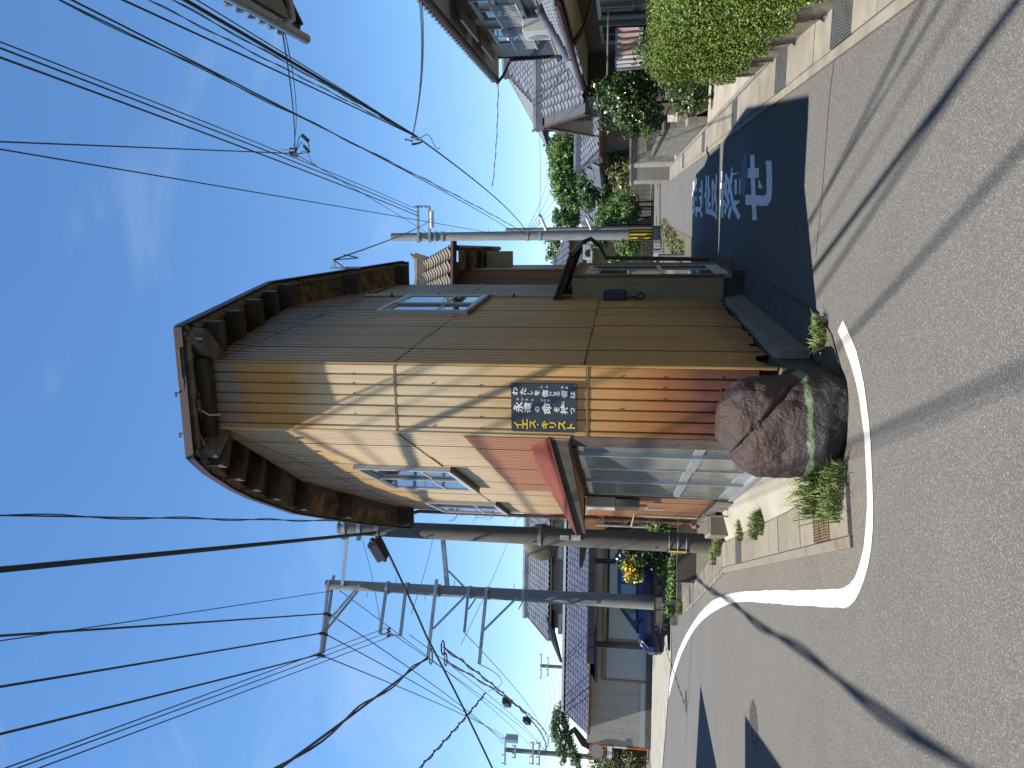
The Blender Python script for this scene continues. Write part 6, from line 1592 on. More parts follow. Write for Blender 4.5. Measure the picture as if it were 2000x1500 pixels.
# low concrete wall carrying the hedge
w0, w1 = gp(1700, -40), gp(1476, 150)
HW = Frame((w1.x, w1.y), (w0.x - w1.x, w0.y - w1.y)).out((-(w1.y - w0.y), (w1.x - w0.x)))
if HW.n.x > 0: HW.n = -HW.n
hl = (w0 - w1).length + 1.5
lw = thing('low_wall', (w1.x, w1.y, 0), 'stained low concrete wall under the clipped hedge', 'wall')
for i in range(4):
    mb = MB(); HW.box(mb, hl * i / 4 + .003, hl * (i + 1) / 4 - .003, 0, .30 + .02 * i, -.14, .0); mb.build('wall_section', 'concrete_old', lw, bevel=.01)
hedge = thing('clipped_hedge', HW.p(2, 0, -.6), 'thick clipped yellow-green box hedge beside the narrow road', 'hedge')
def hedge_leaves(n, z0, z1, depth, s1, size, seed):
    r = np.random.default_rng(seed)
    face = r.choice(4, n, p=[.52, .28, .14, .06])
    s = r.uniform(0, s1, n); z = r.uniform(z0, z1, n); q = -r.uniform(0, depth, n)
    s = np.where(face == 2, 0.0, np.where(face == 3, s1, s)); z = np.where(face == 1, z1, z); q = np.where(face == 0, 0.06, q)
    ins = np.abs(r.normal(0, .045, n))
    # rounded shoulders and uneven trim
    bump = .05 * np.sin(s * 5.1 + z * 3) + .04 * np.sin(s * 11 + z * 9 + q * 7)
    s = np.where(face == 2, s + ins - bump, s); z = np.where(face == 1, z - ins + bump, z); q = np.where(face == 0, q - ins + bump - .10 * np.clip((z - (z1 - .18)) / .18, 0, 1) ** 2, q)
    z = np.where(face == 1, z - .10 * np.clip((q + .16) / .16, 0, 1) ** 2 - .12 * np.clip((.25 - s) / .25, 0, 1) ** 2, z)
    q = np.where(face == 0, q - .22 * np.clip((.22 - s) / .22, 0, 1) ** 2, q)
    o, t_, n_ = (np.array(v) for v in (HW.o, HW.t, HW.n))
    P = o + t_ * s[:, None] + n_ * q[:, None]; P[:, 2] = z
    base = np.where((face == 0)[:, None], n_, np.where((face == 1)[:, None], np.array((0, 0, 1.)), np.where((face == 2)[:, None], -t_, t_)))
    nr = base * .6 + r.normal(size=(n, 3)) * .7; nr[:, 2] += .35; nr /= np.linalg.norm(nr, axis=1)[:, None]
    a = r.normal(size=(n, 3)); t = a - nr * (a * nr).sum(1)[:, None]; t /= np.linalg.norm(t, axis=1)[:, None]; b = np.cross(nr, t)
    L = size * r.uniform(.6, 1.3, n)[:, None]; W = L * .6
    V = np.stack([P - t * L * .5, P + b * W * .5 + nr * L * .08, P + t * L * .5, P - b * W * .5 + nr * L * .08], 1)
    return quads_mesh('foliage', V, 'leaf_hedge')
link('foliage', hedge_leaves(150000, .30, 1.36, 1.5, hl, .024, 5), None, hedge)
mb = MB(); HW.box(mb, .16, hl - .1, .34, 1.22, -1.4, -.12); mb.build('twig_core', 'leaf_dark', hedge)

# driveway beyond the hedge
dq = [RG.p(rg_s(1476, 150) - .1, 0, RGW + .08), RG.p(rg_s(1386, 232), 0, RGW + .08), RG.p(rg_s(1386, 232), 0, RGW + 6), RG.p(rg_s(1476, 150) + .2, 0, RGW + 6)]
tag(sheet([(p.x, p.y) for p in dq], .04).build('driveway', 'concrete_pale'), kind='structure')
dq = [RG.p(rg_s(1325, 282) + .2, 0, RGW + .08), RG.p(rg_s(1300, 330), 0, RGW + .08), RG.p(rg_s(1300, 330), 0, RGW + 5), RG.p(rg_s(1325, 282) + .2, 0, RGW + 5)]
tag(sheet([(p.x, p.y) for p in dq], .04).build('driveway', 'concrete_pale'), kind='structure')

def block_wall(label, s0, s1, q, courses, m='block', cap=None, step=None, bl=.40, bh=.2, th=.13, fr=None):
    fr = fr or RG
    t = thing('block_wall', fr.p((s0 + s1) / 2, 0, q), label, 'wall')
    me_mb = MB(); me_mb.box(.006, bl - .006, 0, th, .006, bh - .004); me = me_mb.mesh('block'); me.materials.append(MATS[m])
    n = int((s1 - s0) / bl)
    for r_ in range(courses):
        for i in range(n):
            if step and i < step[0] and r_ >= step[1]: continue
            place('block', me, fr.M(s0 + i * bl, .02 + r_ * bh, q), t)
        mb = MB()
    core_ = MB(); s_c0 = s0 + (step[0] * bl if step else 0)
    fr.box(core_, s_c0 + .01, s0 + n * bl - .01, .02, courses * bh, q - .02, q - th + .02); core_.build('mortar_core', 'concrete_dark', t)
    if step: core_ = MB(); fr.box(core_, s0 + .01, s_c0 - .001, .02, step[1] * bh, q - .02, q - th + .02); core_.build('mortar_core', 'concrete_dark', t)
    if cap:
        mb = MB(); fr.box(mb, s_c0 - .02, s0 + n * bl + .02, .02 + courses * bh, .07 + courses * bh, q + .03, q - th - .03); mb.build('coping', cap, t, bevel=.006)
    return t
RGn = RG
def RGframe(): 
    f = Frame((RG.o.x, RG.o.y), (RG.t.x, RG.t.y)); f.n = -RG.n; return f
RF = RGframe()   # q negative = away from the road
block_wall('grey concrete block wall with dark coping along the narrow road past the driveway', rg_s(1385, 240), rg_s(1330, 282) + .6, -(RGW + .1), 4, cap='concrete_dark', step=(2, 2), fr=RF)
block_wall('pale stone block wall on the far side of the second driveway', rg_s(1303, 345), rg_s(1278, 372) + 3, -(RGW + .1), 5, m='concrete_pale', cap='concrete_pale', fr=RF, bl=.55, bh=.24)
for k, (x, y) in enumerate(((1309, 352), (1316, 318))):
    g = gp(x, y); t = thing('gate_pillar', (g.x, g.y, 0), ['left pale stone gate pillar at the second driveway', 'right pale stone gate pillar at the second driveway'][k], 'gate pillar', 'gate pillars')
    zt_ = at(1233, y, g.y).z
    for j in range(5):
        h = zt_ / 5; mb = MB(); mb.box(g.x, g.x + .95, g.y, g.y + .5, j * h + .004, (j + 1) * h - .004); mb.build('block', 'concrete_pale', t, bevel=.008)
    mb = MB(); mb.box(g.x - .04, g.x + .99, g.y - .04, g.y + .54, zt_, zt_ + .07); mb.build('coping', 'concrete_pale', t)
gx = gp(1325, 300)
t = thing('letterbox_wall', (gx.x, gx.y, 0), 'low grey panel wall beside the gate with a reddish pot before it', 'wall')
for j in range(3):
    mb = MB(); mb.box(gx.x + .1 + j * .42, gx.x + .1 + (j + 1) * .42 - .01, gx.y + 1.2, gx.y + 1.35, 0, .98); mb.build('panel', 'block', t)
pt = gp(1335, 287); t = thing('flower_pot', (pt.x + .3, pt.y + .6, 0), 'square reddish flower pot against the grey panel wall', 'flower pot')
mb = MB(); mb.hexa([(pt.x + .16, pt.y + .46, .02), (pt.x + .5, pt.y + .46, .02), (pt.x + .5, pt.y + .7, .02), (pt.x + .16, pt.y + .7, .02), (pt.x + .12, pt.y + .42, .4), (pt.x + .54, pt.y + .42, .4), (pt.x + .54, pt.y + .74, .4), (pt.x + .12, pt.y + .74, .4)]); mb.build('body', 'terracotta', t)
mb = MB(); mb.box(pt.x + .1, pt.x + .56, pt.y + .40, pt.y + .76, .40, .44); mb.build('rim', 'terracotta', t)

# plants and planters beside the block wall
cb = at(1232, 200, 17.8)
shrub('camellia_bush', 'big glossy dark green camellia bush rising over the block wall', 'bush', (cb.x, cb.y, 1.72), (.95, .85, .85), 9000, .085, 'leaf_dark', 31, fill=.6, clump=.33, nclump=60, trunk=1.5, blobs=[((cb.x, cb.y, 1.78), (.82, .8, .75)), ((cb.x - .35, cb.y, 1.25), (.55, .6, .5)), ((cb.x + .5, cb.y, 1.3), (.5, .55, .6))])
for k, (x, y, Y, r_) in enumerate(((1320, 150, 13.2, .36), (1345, 190, 15.0, .36), (1285, 95, 12.6, .36))):
    c = at(x, y, Y); shrub('garden_shrub', ['leafy dark shrub behind the far end of the hedge', 'small leafy shrub above the yellow-green planter box', 'light green shrub below the hanging laundry'][k], 'shrub', (c.x, c.y, c.z), (r_, r_ * .9, r_ * 1.1), 1500, .07, 'leaf_dark' if k < 2 else 'leaf_mid', 40 + k, fill=.8, clump=.4, trunk=c.z)
yb0 = gp(1386, 212)
t = thing('planter_box', (yb0.x + .3, yb0.y, 0), 'pale yellow-green planter box at the driveway edge by the block wall', 'planter')
mb = MB(); mb.hexa([(yb0.x, yb0.y, .04), (yb0.x + .62, yb0.y + .1, .04), (yb0.x + .62, yb0.y + .45, .04), (yb0.x, yb0.y + .35, .04), (yb0.x - .03, yb0.y - .03, .34), (yb0.x + .66, yb0.y + .08, .34), (yb0.x + .66, yb0.y + .48, .34), (yb0.x - .03, yb0.y + .38, .34)]); mb.build('body', 'wall_yellow', t, bevel=.01)
mb = MB(); mb.hexa([(yb0.x - .06, yb0.y - .06, .34), (yb0.x + .69, yb0.y + .05, .34), (yb0.x + .69, yb0.y + .51, .34), (yb0.x - .06, yb0.y + .41, .34), (yb0.x - .06, yb0.y - .06, .39), (yb0.x + .69, yb0.y + .05, .39), (yb0.x + .69, yb0.y + .51, .39), (yb0.x - .06, yb0.y + .41, .39)]); mb.build('rim', 'wall_yellow', t)
gy = gp(1386, 165)
t = thing('planter_box', (gy.x + .4, gy.y + .3, 0), 'brownish planter box at the driveway edge near the hedge end', 'planter')
mb = MB(); mb.box(gy.x + .25, gy.x + 1.1, gy.y + .3, gy.y + .6, .04, .30); mb.build('body', 'pipe_brown', t, bevel=.01)
mb = MB(); mb.box(gy.x + .22, gy.x + 1.13, gy.y + .27, gy.y + .63, .30, .34); mb.build('rim', 'terracotta', t)

# ------------------------------------------------------------------ white house with wing roof
H1 = Frame((9.42, 21.85), (-.2, -.98)).out((-.98, .2))       # road-facing wall, s runs towards the camera
h1 = thing('dwelling_house', (11, 20, 0), 'two-storey pale sided house with grey tiled wing roof behind the hedge', 'house')
HD = 6.5
mb = MB(); c0, c1 = H1.p(0, 0), H1.p(10, 0); mb.prism([(p.x, p.y) for p in (c0, c1, c1 - H1.n * HD, c0 - H1.n * HD)], 0, 5.35); mb.build('wall', 'siding', h1)
siding(H1, 0.0, 10, 3.2, 5.3, 'siding', h1, .15, q=.02)
H1b = Frame((c0.x, c0.y), (.98, -.2)).out((.2, .98))
# upper eave
eo = .5
e = [H1.p(-.55, 5.42, eo), H1.p(10, 5.42, eo), H1.p(10, 5.42, -.2), H1.p(-.55, 5.42, -.2)]
mb = MB(); mb.slab(e, .05); mb.build('soffit', 'plaster_white', h1)
rt = MB(); rt.slab([H1.p(-.6, 5.50, eo + .05), H1.p(10, 5.50, eo + .05), H1.p(10, 6.9, -HD / 2), H1.p(-.6, 6.9, -HD / 2)], .1); rt.build('roof', 'tile_under', h1)
mb = MB(); H1.box(mb, -.6, 10, 5.44, 5.56, eo, eo + .05); mb.build('fascia', 'maroon', h1)
mb = MB(); mb.tube([H1.p(-.62, 5.47, eo + .1), H1.p(10, 5.47, eo + .1)], .055, 8); mb.build('gutter', 'maroon', h1, smooth=True)
for k in range(34):
    mb = MB(); p = H1.p(-.5 + k * .27, 5.60, eo + .02); mb.tube([p - H1.n * .1, p + H1.n * .09], .055, 8); mb.build('eave_tile', 'tile', h1, smooth=True)
mb = MB(); mb.tube([H1.p(-.5, 5.42, eo + .08), H1.p(-.35, 5.25, eo - .05), H1.p(-.05, 5.0, .1), H1.p(-.03, 3.6, .06)], .045, 8); mb.build('downpipe', 'maroon', h1, smooth=True)
mb = MB(); H1.box(mb, -.06, .04, 3.2, 5.35, .0, .05); mb.build('corner_board', 'wood_dark', h1)
def railed(s0, s1, z0, z1):
    w = sliding_window(H1, s0, s1, z0, z1, h1, frame='alu', sill=None, q=.05)
    g = MB()
    for z in (z0 + .06, z0 + .62): H1.box(g, s0 - .1, s1 + .1, z - .015, z + .015, .22, .25)
    k = int((s1 - s0) / .11)
    for i in range(k + 1): s = s0 + (s1 - s0) * i / k; H1.box(g, s - .008, s + .008, z0 + .06, z0 + .62, .225, .24)
    for s in (s0 - .08, s1 + .08): H1.box(g, s - .015, s + .015, z0 + .6, z0 + .64, .02, .24)
    tag(g.build('railing', 'alu_white', w), kind='stuff')
    mb = MB(); mb.slab([H1.p(s0 - .15, z1 + .1, .5), H1.p(s1 + .15, z1 + .1, .5), H1.p(s1 + .15, z1 + .2, .02), H1.p(s0 - .15, z1 + .2, .02)], .05); mb.build('window_hood', 'alu_brown', w)
railed(1.9, 3.5, 3.95, 5.05); railed(4.2, 5.9, 3.95, 5.05)
# satellite dish
sd_c = at(995, 55, 18.6)
t = thing('satellite_dish', sd_c, 'white satellite dish in front of the upper window of the pale house', 'satellite dish')
dn = Vector((-.75, -.45, .45)).normalized(); ax = dn.cross(Vector((0, 0, 1))).normalized(); ay = ax.cross(dn); n = 28
vs_ = [sd_c + dn * (.10 * (r_ / .27) ** 2 - .05) + (ax * math.cos(k * 2 * math.pi / n) + ay * math.sin(k * 2 * math.pi / n)) * r_ for r_ in (.02, .1, .19, .27) for k in range(n)]
mb = MB().add(vs_, [(i * n + k, i * n + (k + 1) % n, (i + 1) * n + (k + 1) % n, (i + 1) * n + k) for i in range(3) for k in range(n)]); dsh = mb.build('reflector', 'alu_white', t, smooth=True)
md = dsh.modifiers.new('thick', 'SOLIDIFY'); md.thickness = .012
mb = MB(); mb.tube([sd_c - ay * .25, sd_c + dn * .3 - ay * .22], .014, 6); mb.build('feed_arm', 'white', t)
mb = MB(); mb.beam(sd_c + dn * .28 - ay * .22, sd_c + dn * .38 - ay * .2, .07, .06); mb.build('receiver', 'white', t)
mb = MB(); q_ = H1.p(3.6, sd_c.z - .05, .05); mb.tube([sd_c - dn * .06, sd_c - dn * .15, (sd_c - dn * .15).lerp(q_, .8), q_], .02, 6); mb.build('mount', 'galv', t)
# air conditioner on the lower roof
t = thing('air_conditioner', H1.p(4.6, 3.3, .5), 'white air conditioner outdoor unit on the lower roof of the pale house', 'air conditioner')
mb = MB(); H1.box(mb, 4.0, 4.85, 3.42, 4.02, .22, .52); mb.build('case', 'ac_white', t, bevel=.02)
mb = MB(); mb.disc(H1.p(4.32, 3.72, .525), H1.n, .22, .01, 24); mb.build('fan_grille', 'galv', t)
for s_ in (4.0, 4.75):
    mb = MB(); H1.box(mb, s_, s_ + .1, 3.3, 3.42, .22, .55); mb.build('foot', 'galv', t)
# lower skirt roof along the wall (faces the road)
tiled_slope(h1, H1.p(9.0, 2.90, 1.0), H1.p(.3, 2.90, 1.0), H1.p(9.0, 3.55, .02), H1.p(.9, 3.55, .02), 'tile', tw=.27, tl=.24, limit=140)
mb = MB(); mb.tube([H1.p(9.0, 2.86, 1.07), H1.p(.4, 2.86, 1.07)], .055, 8); mb.build('gutter', 'maroon', h1, smooth=True)
mb = MB(); H1.box(mb, .4, 9.0, 2.76, 2.80, .0, .95); mb.build('soffit', 'plaster_cream', h1)
for k in range(33):
    mb = MB(); p = H1.p(.42 + k * .265, 2.93, 1.01); mb.tube([p - H1.n * .1, p + H1.n * .08], .05, 8); mb.build('eave_tile', 'tile', h1, smooth=True)
# hip of large round tiles coming down at the right
for k in range(6):
    p = H1.p(5.2, 3.62, .1).lerp(H1.p(4.4, 3.0, 1.0), k / 6); q_ = H1.p(5.2, 3.62, .1).lerp(H1.p(4.4, 3.0, 1.0), (k + 1.1) / 6)
    mb = MB(); mb.tube([p, q_], [.10, .125], 10); mb.build('hip_tile', 'tile_navy', h1, smooth=True)
# entrance wing: gable facing the road, slope facing the camera
Wd = Vector((-.98, .2, 0)); Wb = Vector((.2, .98, 0))
rb = Vector((10.15, 24.0, 4.36)); rl = 2.0
r_e = rb + Wd * rl
ev = 2.75
tiled_slope(h1, r_e - Wb * ev + Vector((0, 0, -1.5)), rb - Wb * ev + Vector((0, 0, -1.5)) + Wd * -.4, r_e, rb + Wd * -.4, 'tile', tw=.265, tl=.255, limit=150)
mb = MB(); mb.slab([rb, r_e, r_e + Wb * ev + Vector((0, 0, -1.5)), rb + Wb * ev + Vector((0, 0, -1.5))], .06); mb.build('rear_slope', 'tile', h1)
ridge(h1, r_e + Vector((0, 0, .04)), rb + Vector((0, 0, .04)), 'tile', .13, seg=.35)
gw = r_e - Wd * .55
mb = MB(); mb.slab([gw - Wb * (ev - .5) + Vector((0, 0, -1.3)), gw + Wb * (ev - .5) + Vector((0, 0, -1.3)), gw + Vector((0, 0, -.08))], .08); mb.build('gable', 'plaster_white', h1)
for sg_ in (-1, 1):
    mb = MB(); mb.beam(r_e + Vector((0, 0, -.1)), r_e + Wb * sg_ * ev + Vector((0, 0, -1.6)), .05, .16); mb.build('bargeboard', 'wood_dark', h1)
mb = MB(); mb.beam(gw - Wb * (ev - .5) + Vector((0, 0, -1.42)) + Wd * .05, gw + Wb * (ev - .5) + Vector((0, 0, -1.42)) + Wd * .05, .08, .2); mb.build('tie_beam', 'wood_dark', h1)
b0 = gw - Wb * (ev - .6); b1 = gw + Wb * (ev - .6)
mb = MB(); mb.prism([(b0.x, b0.y), (b1.x, b1.y), (b1.x + 1.8, b1.y), (b0.x + 1.8, b0.y)], 0, 2.85); mb.build('wing_wall', 'wall_brown', h1)
mb = MB(); p0_ = H1.p(.1, 4.30, .03); p1_ = H1.p(2.6, 3.60, .03); mb.beam(p0_, p1_, .05, .14); mb.build('flashing', 'maroon', h1)
# ground floor openings
for s0, s1 in ((1.3, 3.2), (3.8, 5.7)):
    sliding_window(H1, s0, s1, .55, 2.35, h1, frame='alu', sill=None, q=.03)
siding(H1, 0, 9, .3, 2.76, 'wall_brown', h1, .3, q=.0)  # dark boards put the shade below the eave into the colour
mb = MB(); mb.tube([H1.p(5.9, 2.8, 1.05), H1.p(5.95, 2.55, .7), H1.p(5.95, 2.4, .12), H1.p(5.95, .1, .1)], .05, 8); mb.build('downpipe', 'maroon', h1, smooth=True)
# laundry on a hanger in front
lc = at(1215, 95, 15.2)
t = thing('laundry_hanger', lc, 'pink and white laundry on a blue peg hanger above the hedge', 'laundry')
mb = MB(); mb.tube([lc + Vector((-.5, 0, .28)), lc + Vector((.7, -.15, .28))], .015, 6); mb.build('drying_pole', 'galv', t)
mb = MB()
for a in (-.2, .0, .2): mb.beam(lc + Vector((-.3, a, .12)), lc + Vector((.3, a, .12)), .02, .02); 
for a in (-.28, 0, .28): mb.beam(lc + Vector((a, -.22, .12)), lc + Vector((a, .22, .12)), .02, .02)
mb.build('peg_frame', 'blue_plastic', t)
for k, (dx, dy, w, h, m) in enumerate(((-.28, -.18, .22, .55, 'cloth_white'), (-.08, -.2, .26, .5, 'cloth_pink'), (.16, -.2, .3, .42, 'cloth_pink'), (.30, .05, .26, .5, 'cloth_white'), (-.25, .1, .3, .62, 'cloth_white'))):
    mb = MB(); vs_ = []; nx, nz_ = 8, 6
    for j in range(nz_ + 1):
        for i in range(nx + 1):
            vs_.append(lc + Vector((dx + w * (i / nx - .5) * (1 - .12 * j / nz_), dy + .035 * math.sin(i * 1.9 + k) * (.3 + j / nz_), .1 - h * j / nz_)))
    mb.add(vs_, [(j * (nx + 1) + i, j * (nx + 1) + i + 1, (j + 1) * (nx + 1) + i + 1, (j + 1) * (nx + 1) + i) for j in range(nz_) for i in range(nx)])
    mb.build('garment', m, t, smooth=True)

# ------------------------------------------------------------------ further houses on the right
def hip_house(name, x0, x1, y0, depth, eave, rz, wall, tile, label, lim=120, hipx=1.2, over=.7, tw=.3, tl=.3, windows=()):
    t = thing(name, ((x0 + x1) / 2, y0, 0), label, 'house')
    mb = MB(); mb.box(x0, x1, y0, y0 + depth, 0, eave); mb.build('wall', wall, t)
    ry_ = y0 + depth / 2
    tiled_slope(t, (x0 - over, y0 - over, eave), (x1 + over, y0 - over, eave), (x0 - over + hipx, ry_, rz), (x1 + over - hipx, ry_, rz), tile, tw=tw, tl=tl, limit=lim)
    tiled_slope(t, (x0 - over, y0 + depth + over, eave), (x0 - over, y0 - over, eave), (x0 - over + hipx, ry_ + .01, rz), (x0 - over + hipx, ry_, rz), tile, tw=tw, tl=tl, limit=0)
    mb = MB(); mb.slab([(x0 - over + hipx, ry_, rz), (x1 + over - hipx, ry_, rz), (x1 + over, y0 + depth + over, eave), (x0 - over, y0 + depth + over, eave)], .05); mb.build('rear_slope', tile, t)
    mb = MB(); mb.slab([(x1 + over - hipx, ry_, rz), (x1 + over, y0 - over, eave), (x1 + over, y0 + depth + over, eave)], .06); mb.build('hip_slope', tile, t)
    ridge(t, (x0 - over + hipx, ry_, rz + .05), (x1 + over - hipx, ry_, rz + .05), tile, .14, seg=.6)
    mb = MB(); mb.box(x0 - over, x1 + over, y0 - over, y0, eave - .14, eave - .05); mb.build('soffit', 'wall_brown', t)
    mb = MB(); mb.tube([(x0 - over, y0 - over - .05, eave - .06), (x1 + over, y0 - over - .05, eave - .06)], .06, 8); mb.build('gutter', 'maroon', t, smooth=True)
    F_ = Frame((x0, y0), (1, 0)).out((0, -1))
    for s0, s1, z0, z1 in windows: sliding_window(F_, s0, s1, z0, z1, t, frame='alu_brown', sill=None, q=.0)
    return t
ea = at(1170, 250, 31); xa, xb = at(1170, 308, 31).x, at(1170, 215, 31).x
hip_house('tiled_house', xa + .7, xb + 1.5, 31.7, 4.2, ea.z, at(1134, 250, 33.8).z, 'wall_brown', 'tile', 'low grey tiled house with brown walls beyond the wing roof', lim=200, hipx=.3, windows=((.4, 1.6, .3, 2.1),))
ea = at(1045, 150, 33); xa, xb = at(1045, 205, 33).x, at(1045, 60, 33).x
hip_house('tiled_house', xa + .7, xb + 3, 33.7, 5, ea.z, ea.z + 1.7, 'plaster_cream', 'tile', 'upper-storey grey tiled hip roof peeking out left of the pale sided house', lim=120, hipx=2.6)
sl_a, sl_b = at(1092, 272, 46), at(1122, 205, 46)
t = thing('slate_roof_house', (sl_a.x + 2, 47, 0), 'house with flat mottled slate roof behind the garden trees', 'house')
mb = MB(); mb.box(sl_a.x, sl_b.x + 3, 47, 52, 0, sl_b.z - .1); mb.build('wall', 'plaster_cream', t)
mb = MB(); mb.slab([(sl_a.x - .3, 46, sl_b.z), (sl_b.x + 3, 46, sl_b.z), (sl_b.x + 3, 48.5, sl_a.z + .4), (sl_a.x - .3, 48.5, sl_a.z + .4)], .1); mb.build('roof', 'slate_roof', t)
mb = MB(); mb.beam((sl_a.x - .3, 45.95, sl_b.z), (sl_b.x + 3, 45.95, sl_b.z), .12, .16); mb.build('fascia', 'white', t)
ea = at(1166, 420, 62); xa, xb = at(1170, 448, 62).x, at(1170, 385, 62).x
hip_house('tiled_house', xa + .7, xb + .5, 62.7, 6, ea.z, at(1128, 420, 65).z, 'plaster_white', 'tile', 'distant grey tiled house behind the two poles at the road end', lim=0, hipx=1.5, tw=.4, tl=.45)
# yellow house at the road end, left of the pole
yx0, yx1 = at(1120, 545, 46).x, at(1120, 469, 46).x
yh = hip_house('yellow_house', yx0, yx1, 46, 6, at(1111, 490, 45.3).z, at(1085, 500, 48).z, 'wall_yellow', 'tile', 'mustard-yellow two-storey house at the road end left of the poles', lim=0, hipx=1.2, tw=.36, tl=.36)
YF = Frame((yx0, 46), (1, 0)).out((0, -1))
w_a, w_b = at(1128, 517, 46), at(1142, 507, 46)
sliding_window(YF, w_a.x - yx0 - .5, w_b.x - yx0 + .4, w_b.z - .3, w_a.z + .3, yh, frame='alu_brown', sill=None, q=0)
mb = MB(); mb.slab([(yx0 - .5, 44.6, at(1160, 490, 44.6).z), (yx1 + .4, 44.6, at(1160, 490, 44.6).z), (yx1 + .4, 46, at(1148, 490, 46).z + .2), (yx0 - .5, 46, at(1148, 490, 46).z + .2)], .1); mb.build('lower_roof', 'tile', yh)
w_a = at(1205, 490, 46); sliding_window(YF, 1.4, 2.9, .9, 2.0, yh, frame='alu_brown', sill=None, q=0)
ac = at(1150, 492, 45); t = thing('air_conditioner', ac, 'white air conditioner unit on the lower roof of the yellow house', 'air conditioner')
mb = MB(); mb.box(ac.x - .42, ac.x + .42, 44.85, 45.2, ac.z - .3, ac.z + .32); mb.build('case', 'ac_white', t, bevel=.02)
mb = MB(); mb.disc((ac.x - .1, 44.84, ac.z), (0, -1, 0), .22, .012, 20); mb.build('fan_grille', 'black', t)
for x_ in (ac.x - .4, ac.x + .3):
    mb = MB(); mb.box(x_, x_ + .1, 44.85, 45.2, ac.z - .42, ac.z - .3); mb.build('foot', 'galv', t)
# metal fence and gate before it
fx0, fx1 = at(1290, 525, 33).x, at(1290, 469, 33).x
t = thing('bar_fence', ((fx0 + fx1) / 2, 33, 0), 'brown metal bar fence before the yellow house', 'fence')
z0_, z1_ = at(1300, 500, 33).z, at(1251, 500, 33).z
mb = MB(); mb.box(fx0 - 1, fx1, 32.9, 33.1, 0, z0_); mb.build('base_wall', 'concrete', t)
nb = 18
for i in range(nb + 1):
    x = fx0 - 1 + (fx1 - fx0 + 1) * i / nb; mb = MB(); mb.box(x - .012, x + .012, 32.98, 33.02, z0_, z1_); mb.build('bar', 'alu_brown', t)
for z in (z0_ + .08, z1_ - .04):
    mb = MB(); mb.box(fx0 - 1, fx1, 32.97, 33.03, z - .02, z + .02); mb.build('rail', 'alu_brown', t)
for k, (x, y, Y, r_, m) in enumerate(((1230, 488, 36, .62, 'leaf_bright'), (1215, 473, 37, .5, 'leaf_olive'), (1170, 476, 41, .5, 'leaf_mid'), (1203, 510, 35, .35, 'leaf_bright'))):
    c = at(x, y, Y); shrub('fence_shrub', ['light green bamboo-like shrub behind the bar fence', 'yellowish shrub behind the bar fence next to the pole', 'green tree top against the yellow house', 'small light shrub beside the bluish parked car'][k], 'shrub', (c.x, c.y, c.z), (r_ * .9, r_ * .8, r_), 1700, .11, m, 60 + k, fill=.7, clump=.4, trunk=c.z)
# dark car tail behind the fence
cc = gp(1262, 515); cpos = at(1240, 513, 37)
M_ = Matrix(((.25, -.968, 0, cpos.x - .75), (.968, .25, 0, cpos.y + 1.9), (0, 0, 1, 0), (0, 0, 0, 1)))
car('parked_car', M_, 'dark blue car seen from behind beyond the bar fence')
# reflector post
bp_ = gp(1338, 499); bh = at(1283, 499, bp_.y).z
t = thing('reflector_post', (bp_.x, bp_.y, 0), 'slim grey post with round white reflector at the narrow road edge', 'post')
mb = MB(); mb.tube([(bp_.x, bp_.y, 0), (bp_.x, bp_.y, bh)], .045, 10); mb.build('post', 'galv', t, smooth=True)
mb = MB(); mb.disc((bp_.x, bp_.y - .03, bh + .03), (0, -1, .05), .075, .03, 20); mb.build('reflector', 'white', t)
# weed verge
me = leaf_mesh('verge', [((at(1332, 478, 24).x + k * .45 - .5, 22.5 + k * 1.6, .1), (.35, .8, .12)) for k in range(7)], 3500, .07, 'leaf_olive', fill=.9, seed=77)
tag(link('verge_weeds', me), 'low olive weeds along the edge of the narrow road', 'weeds', kind='stuff')

# ------------------------------------------------------------------ neighbouring tiled house directly behind the wedge building
BY = 13.9
nb_x0, nb_x1 = at(1000, 560, BY).x - 1.2, at(1000, 527, BY).x
nh = thing('tiled_annex', (1.6, 15, 0), 'old brown metal-clad annex with weathered wavy tiled roof behind the wedge building', 'building')
NF = Frame((nb_x0, BY), (1, 0)).out((0, -1))
nez = at(888, 520, BY - .5).z
mb = MB(); mb.prism([(nb_x0, BY + .03), (nb_x1, BY + .03), (nb_x1 + .80, BY + 4.6), (nb_x0, BY + 4.6)], 0, nez); mb.build('wall', 'wall_brown', nh)
s = 0.0
while s < nb_x1 - nb_x0 - .02:
    s1 = min(s + .135, nb_x1 - nb_x0); mb = MB(); NF.box(mb, s, s1 - .006, .3, nez - .02, -.03, .012); mb.build('panel', 'brown_metal', nh); s = s1
NS = Frame((nb_x1, BY), (.80, 4.6)).out((4.6, -.80))
s = .02
while s < 4.6:
    mb = MB(); NS.box(mb, s, s + .3, .3, nez - .02, -.03, .01); mb.build('panel', 'brown_metal', nh); s += .306
x_l, x_r = nb_x0 - .3, at(887, 489, BY - .55).x + .1
nrz = at(828, 520, BY + 1.1).z
tiled_slope(nh, (x_l, BY - .55, nez + .06), (x_r, BY - .55, nez + .06), (x_l, BY + 1.1, nrz), (x_r, BY + 1.1, nrz), 'tile_old', tw=.24, tl=.17, limit=120)
mb = MB(); mb.slab([(x_l, BY + 1.1, nrz), (x_r, BY + 1.1, nrz), (x_r + .5, BY + 4.8, nez), (x_l, BY + 4.8, nez)], .06); mb.build('rear_slope', 'tile_old', nh)
ridge(nh, (x_l, BY + 1.1, nrz + .04), (x_r, BY + 1.1, nrz + .04), 'tile_old', .10, seg=.4)
mb = MB(); mb.tube([(x_l, BY - .6, nez), (x_r + .05, BY - .6, nez)], .055, 8); mb.build('gutter', 'maroon', nh, smooth=True)
